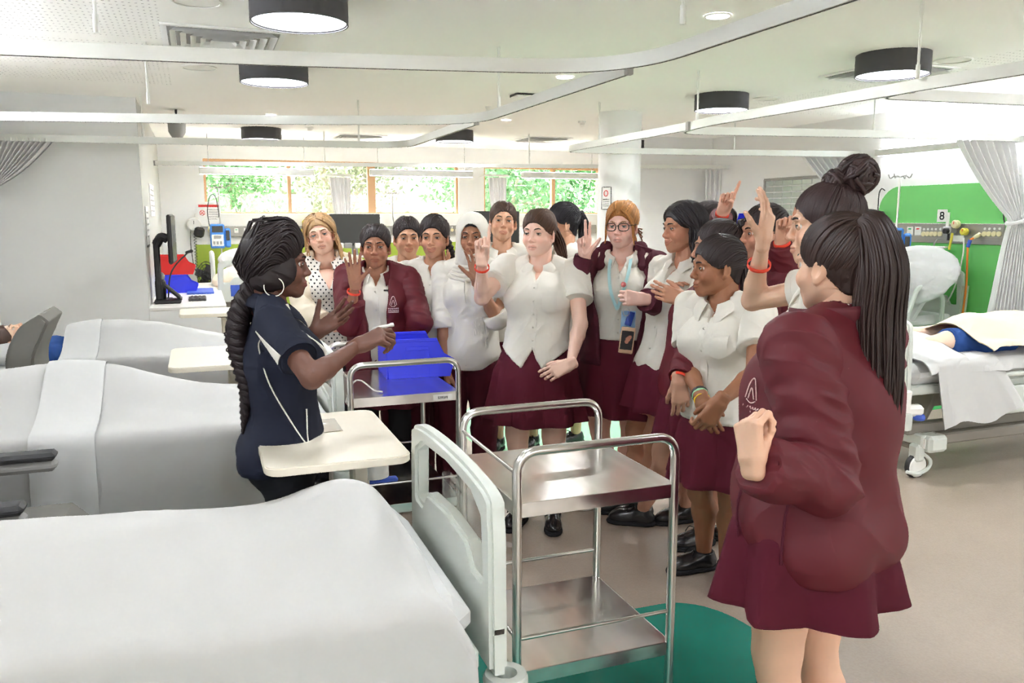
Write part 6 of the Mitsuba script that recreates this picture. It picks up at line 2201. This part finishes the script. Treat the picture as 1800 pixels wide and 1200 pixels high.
a = wall8(1686, 415)
obj('yellow_tube', tube(spline([a + [-.09, .0, .03], a + [-.095, .01, -.06], a + [-.095, .02, -.13]], 12), .012, 7), 'yellow_plastic', label='short yellow tube under the cream gauge', cat='tube')
a = at_x(1692, 520, xw - .06)
obj('catheter_cup', lathe([(.0, 0), (.04, 0), (.05, 1), (.046, 1), (.038, .05), (0, .05)], 20, a + [0, 0, -.22], a + [0, 0, .10]), 'film', label='clear plastic holder on the green wall beside the orange hose', cat='holder')
# stand, pump and cuff at the far side of bed 8
p = at_x(1568, 480, 6.75)
ztop = at_x(1566, 312, 6.75)[2]
pole(p[0], p[1], .04, ztop, 'white drip stand with a bent top beside the green panel', .02)
c = at_x(1575, 428, 6.62)
pump(c, 1.05, 'blue infusion pump beside the pillow under number 8', 0, 0, (-.7, -.7, 0))
a = at_x(1552, 352, 6.70)
obj('hanging_loop', tube(spline([a + [0, -.02, .10], a + [0, .03, .12], a + [0, .06, .05], a + [0, .06, -.18], a + [0, .10, -.10], a + [0, .13, -.22]], 30), .006, 6), 'charcoal', label='dark wire loop hanging from the drip stand beside the green panel', cat='tube')
c = at_x(1538, 379, 6.85)
t = thing('blood_pressure_gauge', 'black cuff and white gauge at the far edge of the green panel', 'blood pressure gauge')
obj('cuff', tf(box((-.06, -.10, -.06), (.06, .10, .06), .03), c, .3, .2), 'black', t)
obj('dial', lathe([(0, 0), (.07, 0), (.075, .5), (.065, 1), (0, 1)], 26, c + [.1, .17, -.01], c + [.02, .13, -.01]), 'white_plastic', t)
# hook and wires at the right edge
a = at_d(1779, 308, 7.3)
t = thing('drip_hook', 'grey hook with hanging wire loops before the tied curtain', 'hook')
obj('arm', tube([a + [.0, -.0, .0], a + [.12, -.06, .01], a + [.30, -.14, .02]], .012, 8), 'rail_white', t)
obj('wire', tube(spline([a, a + [.01, 0, -.18], a + [.02, 0, -.34], a + [-.03, 0, -.42], a + [-.06, .0, -.34], a + [-.02, 0, -.26], a + [.06, -.02, -.33]], 30), .006, 6), 'charcoal', t)
obj('wire', tube(spline([a + [.03, -.01, 0], a + [.03, 0, -.2], a + [.0, 0, -.42], a + [-.01, 0, -.5]], 20), .006, 6), 'charcoal', t)
# blue bin on a wall shelf behind the raised hands
p = at_x(1318, 402, 6.80)
t = thing('wall_shelf', 'narrow white shelf under the small blue bin on the right wall', 'shelf')
obj('board', box((6.62, p[1] - .35, p[2] - .03), (XR - .001, p[1] + .35, p[2] - .005), .004), 'white_plastic', t)
obj('bracket', [box((6.85, p[1] + s * .25 - .01, p[2] - .16), (XR - .001, p[1] + s * .25 + .01, p[2] - .031)) for s in (-1, 1)], 'grey_plastic', t)
storage_bin(p + [.0, 0, -.004], .30, .26, .20, 'bin_blue', 'small blue bin on the wall shelf behind the raised hands', -1, .25)

# ------------------------------------------------------------------ the people of the photograph
DARK, BROWNH, BLOND, GINGER = np.array(srgb(30, 22, 22)), np.array(srgb(64, 44, 34)), np.array(srgb(186, 150, 108)), np.array(srgb(176, 122, 70))
RED = np.array(srgb(232, 72, 50))


def wristband(c, side, t=0.86, r=.031, col=RED, w=.013, name='wristband'):
    S, E, W = c['seg'][side]
    p = E + (W - E) * t
    obj(name, c['ti'](band(p, W - E, r, w)), 'gloss', c['key'], color=np.asarray(col))


def glasses(c, col, w=.0245, hgt=.019, t=.0017):
    ms = []
    for s in (-1, 1):
        a = np.linspace(0, 2 * PI, 28, endpoint=False)
        sx, sz = np.sign(np.cos(a)) * np.abs(np.cos(a)) ** .7, np.sign(np.sin(a)) * np.abs(np.sin(a)) ** .7
        x = s * .0325 + w * sx
        P = np.stack([x, .0985 - 3.2 * (np.abs(x)) ** 2, -.003 + hgt * sz], -1)
        ms.append(tube(P, t, 6, closed=True))
        ms.append(tube([(s * .056, .0885, .004), (s * .072, .06, .006), (s * .078, -.01, .004)], t * .9, 6))
    ms.append(tube([(-.009, .098, .002), (0, .1, .004), (.009, .098, .002)], t, 6))
    obj('glasses', c['hx'](trimesh.util.concatenate(ms)), 'gloss', c['key'], color=np.asarray(col))


def surf(c, x, z, off):
    """point on the front of the clothes"""
    return np.array([x, c['front_y'](x, z, off), z])


def surf_round(c, phi, z, off):
    """point on the clothes at height z in the direction phi, turned from the front towards the wearer's right"""
    H = c['H']
    l = c['lean'] * np.clip((z - c['zh']) / (c['zn'] - c['zh']), 0, 1.05)
    r = np.linspace(0, .4, 200)
    P = np.stack([l[0] + r * math.sin(phi), l[1] + r * math.cos(phi), np.full_like(r, z)], -1)
    i = np.nonzero(sd_eval(c['torso'] + [rc(c['sh'](0, 0, .56 * H), c['sh'](0, 0, .70 * H), .13, .13, .08)], P) - off < 0)[0]
    return P[i[-1]] if len(i) else P[60]


def crest(c, x, z, off, sz=.03, phi=None):
    """the embroidered school crest on a jacket's chest: a shield of lines over two lines of letters"""
    ms = []
    def line(pts):
        P = [surf(c, x + q[0] * sz, z + q[1] * sz, off) + [0, .005, 0] if phi is None else surf_round(c, phi + q[0] * sz / .19, z + q[1] * sz, off) for q in pts]
        ms.append(tube(spline(P, 14), .0017, 5))
    line([(-.6, .2), (-.3, 1.3), (0, 1.7), (.3, 1.3), (.6, .2)])
    line([(-.3, .2), (0, 1.0), (.3, .2)])
    line([(-.5, .1), (0, -.1), (.5, .1)])
    for k, zz in enumerate((-.45, -.8, -1.1)):
        for q in np.linspace(-.8, .8, 7 if k < 2 else 9):
            line([(q - .08, zz - .1), (q - .03, zz + .1), (q + .08, zz - .05)])
    obj('crest', c['ti'](trimesh.util.concatenate(ms)), 'cloth', c['key'], color=np.asarray(srgb(222, 200, 200)))


def polka(p, n, uv):
    """small black dots in staggered rows on white"""
    s = .030
    v = p.z / (s * .6)
    row = dr.floor(v)
    u = p.x / s + .5 * (row - 2 * dr.floor(row / 2))
    fu, fv = u - dr.floor(u) - .5, (v - dr.floor(v) - .5) * .6
    return mix(srgb(226, 223, 216), srgb(32, 32, 36), 1 - smoothstep(.13, .19, dr.sqrt(fu * fu + fv * fv)))


# the speaker in the navy polo shirt
NAVY = np.array(srgb(16, 19, 30))


def speaker_extras(c):
    HR, hc = c['HR'], c['hc']
    for s in (1, -1):
        P = np.array([[s * .083, -.012 + .031 * math.cos(a), -.073 + .031 * math.sin(a)] for a in np.linspace(0, 2 * PI, 30, endpoint=False)])
        obj('hoop_earring', c['hx'](tube(P, .0021, 6, closed=True)), 'steel', c['key'])
    # white side panels and piping of the polo shirt
    S, E, W = c['seg']['R']
    d = unit(E - S)
    side = np.array([1.0, 0, 0])
    side = unit(side - d * (side @ d))
    fw_ = np.cross(d, side)
    L = np.linalg.norm(E - S)
    tri = []
    for t in np.linspace(.05, .66, 10):
        a0 = 0.55 + .05
        wv = .10 + .75 * (t - .05) / .61
        row = []
        for q in np.linspace(0, 1, 6):
            a = math.radians(-62) + q * wv * .62
            rr = .0615 + .0045
            row.append(S + d * L * t + rr * (math.cos(a) * side + math.sin(a) * -fw_))
        tri.append(row)
    obj('sleeve_panel', c['ti'](thick(np.array(tri), .002)), 'cloth', c['key'], color=WHITE)
    def sidepath(pts):
        out = []
        for y, z in pts:
            xs = np.linspace(0.0, .3, 150)
            P = np.stack([xs, np.full_like(xs, y), np.full_like(xs, z)], -1)
            i = np.nonzero(sd_eval(c['torso'], P) - .016 < 0)[0]
            out.append((xs[i[-1]] + .010 if len(i) else .1, y, z))
        return np.array(out)
    H = c['H']
    P = spline(sidepath([(-.075, .775 * H), (-.08, .75 * H), (-.055, .68 * H), (.0, .605 * H), (.055, .545 * H), (.06, .57 * H), (.062, .615 * H)]), 60)
    obj('piping', c['ti'](tube(P, .0026, 6)), 'cloth', c['key'], color=WHITE)
    l = c['lean']
    P = spline([surf(c, x + l[0], z * H, .016) + [0, .004, 0] for x, z in ((.105, .84), (.11, .79), (.1, .74), (.085, .70))], 24)
    obj('shoulder_piping', c['ti'](tube(P, .006, 6)), 'cloth', c['key'], color=WHITE)
    # the pen held in her fingers
person('person in a navy polo shirt and black leggings, talking with both hands held out', (487, 462, 2.75), (497, 2.80), -93, -91, pitch=2, skin=srgb(92, 60, 48),
       hair=dict(style='braid', col=srgb(26, 19, 20), tie=(0, -.55, -.83), off=.010, lift=.034, n=260, seed=3, tail=[(0, -.112, -.15), (0, -.128, -.24), (0, -.115, -.33), (0, -.10, -.42), (0, -.105, -.50), (0, -.115, -.58)],
                 rad=[.024, .036, .036, .030, .023, .016, .003], braid=7, lobes=True, tiecol=srgb(235, 180, 90), var=.2),
       arms={'R': dict(e=(548, 664), w=(628, 608), hand='pinch', dir=(1, .42, .05), palm=(.3, -.8, -.5), ew='near', ww='far'), 'L': dict(e=(520, 655), w=(552, 586), hand='open', dir=(.85, .55, .1), palm=(-.35, .65, .7), ew='far', ww='near')},
       top=('polo', dict(col=NAVY, off=.016, hem=.475, sleeve=('upper', .66, .060, .060), v=.80, buttons=False, lap=.03)), bottom=('trousers', dict(col=np.array(srgb(20, 21, 24)), w=.8)), h=.007, wide=.97, extras=speaker_extras, lipc=srgb(112, 62, 56), iris=(.012, .008, .006))

person('person in a polka dot blouse, cream cardigan and clear-framed glasses', (563, 413, 4.75), (588, 4.75), -4, 4, pitch=-2, roll=11, skin=srgb(226, 182, 160),
       hair=dict(style='loose', col=BLOND, length=.21, seed=5, n=190, face=.60, spread=.04), brow=srgb(120, 90, 66), iris=(.10, .14, .16),
       arms={'R': dict(e=(535, 548), w=(575, 566), hand='relaxed')}, top=('open_jacket', dict(col=np.array(srgb(226, 214, 192)), shirt=WHITE, open=.085, shell=False, jcollar=False, v=.73, lap=.02, samp=.006)),
       bottom=('trousers', dict(col=np.array(srgb(30, 30, 34)))), extras=lambda c: glasses(c, srgb(222, 178, 158), .023, .018))
scene['mat_polka'] = {'type': 'twosided', 'bsdf': {'type': 'principled', 'base_color': proc(polka), 'roughness': .85, 'specular': .15}}
for k_ in ('person_001__shirt', 'person_001__collar', 'person_001__placket'):
    scene[k_]['bsdf'] = {'type': 'ref', 'id': 'mat_polka'}

person('person in an open maroon jacket with a crest, raising an open hand', (660, 433, 4.46), (672, 4.50), 6, 4, skin=srgb(156, 108, 84), hair=dict(style='pulled', col=DARK, part=.35, tie=(0, -1, -.2), seed=7, off=.006),
       arms={'R': dict(e=(614, 566), w=(624, 499), hand='open', dir=(-.06, 1, .1), palm=(.15, 0, 1), up=True), 'L': dict(e=(737, 566), w=(715, 620), ew='near', ww='far')},
       top=('open_jacket', dict(col=MAROON, open=.05, flare=.03, hem=.44, shem=.5, sleeveR=('fore', .55, .072, .06))), bottom=('skirt', dict(hem=.37, tights=True)),
       extras=lambda c: (wristband(c, 'R', .8, .033), crest(c, -.105 + c['lean'][0], .725 * c['H'], .044), obj('name_badge', c['ti'](box(surf(c, -.045, .775 * c['H'], .016) + [-.022, .0, -.004], surf(c, -.045, .775 * c['H'], .016) + [.022, .006, .004])), 'black', c['key'])))

person('person in a white shirt between the two raised open hands, farther back', (716, 418, 4.85), (716, 4.9), -2, -6, skin=srgb(192, 144, 116), smile=.8, hair=dict(style='pulled', col=DARK, tie=(0, -1, .1), seed=9, off=.006, part=.2), bottom=('trousers', {}), full=.6)

person('person in a white shirt and maroon trousers, hand held up beside the headscarf', (763, 417, 4.6), (757, 4.62), 10, 10, skin=srgb(196, 146, 118), smile=1.0,
       hair=dict(style='braid', col=DARK, tie=(-.55, -.75, -.4), seed=11, off=.006, part=.2, tail=[(-.088, -.02, -.08), (-.098, .02, -.14), (-.1, .035, -.21)], rad=[.016, .018, .016, .008], braid=3),
       arms={'L': dict(e=(800, 570), w=(777, 494), hand='open', dir=(.3, 1, .1), palm=(-.85, 0, .5), up=True)}, top=('shirt', dict(sleeve=('fore', .5, .062, .048), hem=.48, grow=.0)), bottom=('trousers', {}))


def scarf_tail(c):
    l = c['lean']
    rows = []
    for t in np.linspace(0, 1, 18):
        z = (.80 - .20 * t) * c['H']
        x0 = -.02 - .045 * t + l[0] * (1 - t)
        rows.append([surf(c, x0 + q, z, .024) + [0, .006 + .006 * math.sin(q * 120 + t * 4), 0] for q in np.linspace(.055, -.055, 8)])
    obj('scarf_end', c['ti'](thick(np.array(rows), .006)), 'cloth', c['key'], color=WHITE * .98)
    fr = []
    r = np.random.default_rng(4)
    for q in np.linspace(.055, -.055, 18):
        for k in range(3):
            p = surf(c, -.065 + q, (.60 + .03 * k) * c['H'], .024) + [0, .014, 0]
            fr.append(spline([p, p + [r.uniform(-.008, .008), .006, -.045], p + [r.uniform(-.014, .014), .004, -.10]], 8))
    b = bundle(np.array(fr), .0026)
    obj('fringe', c['ti'](b), 'cloth', c['key'], color=WHITE * .95)


person('person in a white headscarf with a fringed end, a long white shirt and maroon trousers', (830, 416, 4.5), (822, 4.55), 4, 6, skin=srgb(158, 112, 86), smile=.3, brow=(.02, .012, .01), hair=dict(style='hijab', col=WHITE * .97),
       arms={'R': dict(e=(778, 566), w=(786, 655), hand='relaxed', dir=(.05, -1, .1), palm=(.9, 0, -.2)), 'L': dict(e=(872, 560), w=(838, 492), hand='bent', dir=(-.1, 1, .1), palm=(-.2, -.2, 1), ww='near')},
       top=('shirt', dict(sleeve=('fore', .10, .062, .052), hem=.475, grow=.012, collar=False)), bottom=('trousers', {}), extras=scarf_tail)

person('person in a white shirt standing tall behind the headscarf, before a black screen', (884, 390, 4.85), (884, 4.9), -2, -3, pitch=-6, roll=-3, skin=srgb(204, 158, 130), hair=dict(style='pulled', col=BROWNH * .8, part=.3, tie=(0, -1, -.3), seed=13, off=.004, lift=.006),
       full=.5, feet={'R': (876, 790, 20), 'L': (937, 786, 20), 'sock': 'grey', 'sockh': .1})

person('person in an untucked white shirt and pleated skirt, pointing one finger up', (947, 410, 4.15), (942, 4.15), 10, 22, skin=srgb(230, 190, 172), hair=dict(style='tail', col=BROWNH, part=.4, tie=(0, -.9, .12), seed=15, off=.006, tail=[(-.02, -.16, .0), (-.06, -.15, -.07), (-.1, -.12, -.16)], rad=[.02, .03, .03, .012], tn=70),
       wide=1.13, bust=1.1, full=.7, iris=(.06, .045, .03),
       arms={'R': dict(e=(847, 523), w=(847, 456), hand='point', dir=(.04, 1, .05), palm=(.1, 0, 1), up=True, ww='near'), 'L': dict(e=(1020, 570), w=(1002, 640), hand='relaxed', dir=(-.85, -.35, .2), palm=(-.1, -.35, -1))},
       top=('shirt', dict(points=True, hem=.585, sleeve=('upper', .55, .07, .072), off=.016, amp=.012, pocket=True)), bottom=('skirt', dict(hem=.35, top=.6)), h=.007, extras=lambda c: wristband(c, 'R', .80, .033))

person('person turned away, between the untucked shirt and the dark hooded jacket', (987, 393, 5.0), (992, 5.05), 60, 72, skin=srgb(206, 158, 130), hair=dict(style='tail', col=srgb(24, 22, 26), tie=(0, -1, .35), seed=17, off=.008, tail=[(0, -.14, .0), (0, -.14, -.1), (0, -.13, -.2)], rad=[.02, .03, .03, .012]),
       feet={'R': (985, 800, 60), 'L': (1012, 780, 60), 'sock': 'grey', 'sockh': .12})


def ginger_extras(c):
    glasses(c, srgb(34, 24, 26), .0255, .0195, .0022)
    l = c['lean']
    H = c['H']
    pts = []
    for s in (1, -1):
        P = [surf(c, s * .052 + l[0], .835 * H, .016), surf(c, s * .05 + l[0] * .9, .79 * H, .02), surf(c, s * .03 + l[0] * .8, .73 * H, .02), surf(c, l[0] * .7, .675 * H, .03)]
        pts.append(spline([p + [0, .006, 0] for p in P], 20))
    lan = []
    for P in pts:
        d = np.array([.008, 0, 0])
        lan.append(thick(np.stack([P + d, P, P - d], 1), .002))
    obj('lanyard', [c['ti'](m) for m in lan], 'cloth', c['key'], color=np.array(srgb(176, 214, 218)))
    # the phone, the cards and the reel at the end of the lanyard
    k = c['key']
    def hang(px, py, d, m, tilt):
        q = at_d(px, py, d)
        R = np.stack([CR, CR * 0 + [math.sin(YAW), math.cos(YAW), 0], [0, 0, 1]], 1) @ rotm(0, tilt, 0)
        return trimesh.Trimesh(q + np.array(m.vertices) @ R.T, m.faces, process=False)
    D = 4.02
    obj('key_card', hang(1104, 566, D + .02, box((-.035, -.002, -.055), (.035, .002, .055)), .04), 'gloss', k, color=np.array(srgb(150, 190, 222)))
    obj('key_card', hang(1107, 560, D + .005, box((-.016, -.003, -.035), (.016, .003, .035)), .3), 'gloss', k, color=np.array(srgb(40, 70, 160)))
    ph = obj('phone', hang(1102, 598, D - .02, box((-.035, -.005, -.065), (.035, .005, .065), .006), .12), 'gloss', k, color=np.array(srgb(214, 180, 150)))
    obj('phone_screen', hang(1102, 598, D - .026, box((-.029, -.001, -.046), (.029, .001, .046)), .12), 'gloss', ph, color=np.array(srgb(30, 28, 30)))
    obj('phone_picture', hang(1104, 596, D - .028, extrude(Point(0, 0).buffer(.012).union(Point(.006, .012).buffer(.009)).union(Point(-.003, -.014).buffer(.010)), .001, axis='y'), .3), 'gloss', ph, color=np.array(srgb(190, 130, 110)))
    obj('reel', hang(1096, 500, D - .02, lathe([(0, 0), (.013, 0), (.013, 1), (0, 1)], 20, (0, -.004, 0), (0, .004, 0)), 0), 'gloss', k, color=np.array(srgb(214, 120, 120)))
    obj('key_ring', hang(1101, 548, D - .01, tube(np.stack([.016 * np.cos(np.linspace(0, 6.28, 18, endpoint=False)), 0 * np.arange(18), .02 * np.sin(np.linspace(0, 6.28, 18, endpoint=False))], 1), .002, 5, closed=True), 0), 'steel', k)
    fr = []
    r = np.random.default_rng(2)
    for k in range(26):
        s = 1 if k < 13 else -1
        q = r.uniform(0, 1)
        fr.append(spline([(s * .012, .078 + .0 * q, .088 - .01 * q), (s * (.035 + .02 * q), .092 - .02 * q, .062), (s * (.062 + .012 * q), .062 - .015 * q, .01), (s * (.066 + .012 * q), .05, -.05 - .05 * q)], 12))
    b = bundle(np.array(fr), .0042 * np.linspace(1, .5, 12))
    obj('hair_fringe', c['hx'](b), 'hair', c['key'], color=strand_colors(b, 26, 12 * 5, GINGER, 3))
    clip = [tube([(-.055, -.09, -.02), (-.085, -.10, -.025 - .02 * k), (-.075, -.12, -.03 - .022 * k)], .0035, 5) for k in range(4)]
    obj('claw_clip', c['hx'](trimesh.util.concatenate(clip)), 'gloss', c['key'], color=np.array(srgb(120, 74, 50)))


person('person in black glasses, a dark maroon hooded jacket and a blue lanyard, raising two fingers', (1093, 396, 4.25), (1092, 4.3), 8, 14, pitch=3, skin=srgb(232, 190, 176), hair=dict(style='tail', col=GINGER, tie=(0, -1, -.1), seed=19, off=.008, part=.3, tail=[(-.02, -.12, -.08), (-.05, -.1, -.14)], rad=[.022, .026, .012], tn=50), brow=srgb(150, 105, 70), iris=(.12, .14, .14),
       wide=1.14, bust=1.15, full=.8, smile=-.4, arms={'R': dict(e=(1000, 530), w=(1028, 450), hand='two', dir=(-.05, 1, .1), palm=(.25, .1, 1), up=True), 'L': dict(e=(1172, 538), w=(1132, 526), hand='fist', dir=(-1, .12, .35), palm=(-.25, -.2, -1))},
       top=('open_jacket', dict(col=np.array(srgb(66, 28, 38)), open=.105, flare=.05, hem=.47, shem=.58, hood=True, shell=False, jcollar=False, samp=.008, sleeveR=('fore', .97, .068, .045))), bottom=('skirt', dict(hem=.345, top=.60)),
       shoes='white', feet={'R': (1056, 884, 40), 'L': (1098, 886, 10), 'sockh': .02}, h=.007, extras=ginger_extras)

person('person clasping both hands at the chest of a white shirt, beside the blue lanyard', (1200, 400, 3.95), (1168, 4.0), 45, 58, pitch=3, skin=srgb(184, 132, 106), smile=1.2, hair=dict(style='loose', col=srgb(26, 22, 24), length=.27, seed=21, n=220, face=.60, spread=.03),
       arms={'R': dict(e=(1153, 578), w=(1164, 532), hand='cup', dir=(.45, .85, .2), palm=(.6, -.2, .5)), 'L': dict(e=(1218, 566), w=(1203, 527), hand='cup', dir=(-.9, .3, .1), palm=(-.3, .1, -1), ww='near')},
       bottom=('skirt', dict(hem=.40)), feet={'R': (1106, 900, 75), 'L': (1128, 912, 70), 'sockh': .08}, h=.007, extras=lambda c: (wristband(c, 'R', .35, .036), wristband(c, 'L', .9, .028, BLACKC, .012, 'wristwatch')))

person('person in a maroon jacket mostly hidden behind the folded hands with coloured wristbands', (1259, 436, 3.68), (1222, 3.70), 75, 84, skin=srgb(186, 140, 118), hair=dict(style='tail', col=srgb(44, 36, 36), tie=(0, -.75, .62), seed=23, off=.006, tail=[(0, -.13, .10), (0, -.15, .03), (0, -.14, -.05)], rad=[.02, .028, .026, .01]),
       arms={'R': dict(eo=(.1, .1, -1)), 'L': dict(e=(1222, 600), w=(1194, 668), hand='relaxed', dir=(.1, -1, .1), palm=(-.2, 0, -1))}, top=('jacket', dict(v=.8, hem=.5)), bottom=('skirt', dict(hem=.38)), feet={'L': (1128, 922, 90), 'R': (1204, 916, 60), 'sockh': .07},
       extras=lambda c: wristband(c, 'L', .97, .034))

person('person in a white short-sleeved shirt with coloured wristbands, hands folded over a pleated skirt', (1260, 469, 3.28), (1270, 3.3), 34, 68, pitch=2, skin=srgb(140, 94, 68), hair=dict(style='tail', col=DARK, tie=(0, -1, -.12), seed=25, off=.006, tail=[(-.01, -.125, -.10), (-.02, -.12, -.2), (-.02, -.11, -.27)], rad=[.022, .03, .03, .01], tn=70),
       arms={'R': dict(e=(1212, 650), w=(1234, 702), hand='cup', dir=(.35, -.95, .1), palm=(.1, -.1, -1), ww='near'), 'L': dict(e=(1327, 655), w=(1266, 706), hand='grip', dir=(-.55, -.85, .2), palm=(-.3, 0, -1), ww='near')}, wide=.98,
       top=('shirt', dict(hem=.515, sleeve=('upper', .60, .066, .072), pocket=True)), bottom=('skirt', dict(hem=.345, top=.575)), feet={'R': (1236, 1000, 60), 'L': (1276, 1022, 5), 'sockh': .02}, h=.007,
       extras=lambda c: (wristband(c, 'R', .82, .030, BLACKC), wristband(c, 'R', .88, .029, srgb(150, 214, 170)), wristband(c, 'R', .94, .028, BLACKC), wristband(c, 'R', 1.0, .028, srgb(235, 196, 50))))

person('mostly hidden person whose maroon sleeve and pointing finger are raised highest', (1240, 397, 4.35), (1245, 4.4), 70, 80, skin=srgb(214, 164, 142), hair=dict(style='tail', col=DARK, tie=(0, -.8, .4), seed=27, off=.006, tail=[(0, -.13, .05), (0, -.14, -.05)], rad=[.02, .03, .015]),
       arms={'R': dict(e=(1256, 440), w=(1270, 374), hand='point', dir=(.28, 1, .05), palm=(.15, 0, 1), up=True)}, top=('jacket', dict(hem=.5, samp=.01)), feet={'R': (1230, 872, 60), 'L': (1245, 868, 60)}, extras=lambda c: wristband(c, 'R', .98, .031))

person('person in a maroon jacket hidden behind a raised bare forearm, finger pointing up', (1341, 410, 3.62), (1362, 3.6), 60, 62, skin=srgb(190, 140, 116), hair=dict(style='pulled', col=DARK, tie=(0, -1, .2), seed=29, off=.007),
       arms={'R': dict(e=(1388, 512), w=(1374, 424), hand='point', dir=(.14, 1, .05), palm=(.15, 0, 1), up=True)}, top=('jacket', dict(hem=.5)), feet={'R': (1235, 958, 50), 'L': (1300, 940, 50)}, extras=lambda c: wristband(c, 'R', .97, .032))

person('person in white raising a bare forearm with a red wristband, behind the nearest jacket', (1450, 396, 2.45), (1440, 2.48), 95, 84, pitch=2, skin=srgb(208, 166, 140), hair=dict(style='bun', col=srgb(40, 28, 28), tie=(0, -.35, .9), seed=31, off=.007, lift=.003, n=190, buns=[((.0, -.088, .142), .054, 64), ((.0, -.028, .126), .032, 34)]),
       arms={'R': dict(e=(1322, 528), w=(1342, 424), hand='bent', dir=(.12, 1, .0), palm=(-.85, .1, -.45), up=True, ew='far', ww='near')}, top=('shirt', dict(sleeve=('upper', .45, .068, .07))), bottom=('skirt', dict(hem=.35)), h=.006, fh=.0022, wide=1.05, extras=lambda c: wristband(c, 'R', .62, .036))

def front_extras(c):
    H, l = c['H'], c['lean']
    crest(c, 0, .715 * H, .040, .034, phi=math.radians(-64))
    c['collar'](.064, .02, .034, WHITE, zc=.872 * H, lap=.02)
    th = np.radians(np.linspace(26, 334, 60))
    fr = (1 + np.cos(th)) / 2
    rows = []
    for t in np.linspace(0, 1, 7):
        rr = .080 + .016 * t + .006 * math.sin(t * PI)
        rows.append(np.stack([l[0] + np.sin(th) * rr * 1.1, l[1] - .008 + np.cos(th) * rr * (1 + .25 * fr), .832 * H - .035 * fr + (.058 + .012 * fr) * t], -1))
    obj('jacket_collar', c['ti'](folds(thick(np.transpose(np.array(rows), (1, 0, 2)), .005), .004, 12, 12, 4)), 'shell', c['key'], color=np.array(srgb(72, 24, 32)))
    # seams and the pocket slit of the jacket, on its left side
    def side(pts, off=.046):
        out = []
        for y, z in pts:
            xs = np.linspace(0, -.35, 180)
            P = np.stack([xs, np.full_like(xs, y), np.full_like(xs, z)], -1)
            i = np.nonzero(sd_eval(c['torso'] + [rc(c['sh'](0, 0, .56 * H), c['sh'](0, 0, .70 * H), .14, .14, .08)], P) - off < 0)[0]
            out.append((xs[i[-1]] if len(i) else -.2, y, z))
        return np.array(out)
    for pts in ([(-.06, .70 * H), (-.065, .62 * H), (-.07, .55 * H), (-.07, .49 * H)], [(.06, .60 * H), (.062, .55 * H), (.06, .48 * H)], [(-.15, .66 * H), (-.10, .645 * H), (-.03, .64 * H), (.05, .645 * H)]):
        obj('seam', c['ti'](tube(spline(side(pts), 24), .0035, 5)), 'cloth', c['key'], color=np.array(srgb(62, 20, 32)))


person('person in a large maroon jacket and skirt in the foreground, seen from behind the shoulder', (1468, 466, 2.06), (1432, 2.06), 118, 127, pitch=1, skin=srgb(210, 166, 140), wide=1.2, full=.9,
       hair=dict(style='tail', col=srgb(38, 26, 23), tie=(0, -.62, .70), seed=33, off=.007, n=230, lift=.006, tail=[(.0, -.105, .085), (.0, -.13, .0), (.0, -.125, -.12), (.0, -.13, -.28), (0, -.125, -.44), (0, -.115, -.60)], rad=[.024, .042, .058, .060, .062, .048, .02], tn=260, tr=.0062, twave=.007, fray=.3, var=.45),
       arms={'L': dict(e=(1448, 850), w=(1322, 814), hand='fist', dir=(-.15, .97, -.12), palm=(.62, -.05, -.85), ew='near', ww='near'), 'R': dict(eo=(.12, .0, -1), wo=(-.1, .08, -1))},
       top=('jacket', dict(col=np.array(srgb(76, 24, 31)), hem=.455, v=.80, grow=.02, off=.03, sleeveL=('fore', .9, .078, .058), amp=.016, samp=.016, jcollar=False)), bottom=('skirt', dict(hem=.395, np=7, pleat=1.5, flare=.7)), h=.006, fh=.0022, extras=front_extras)
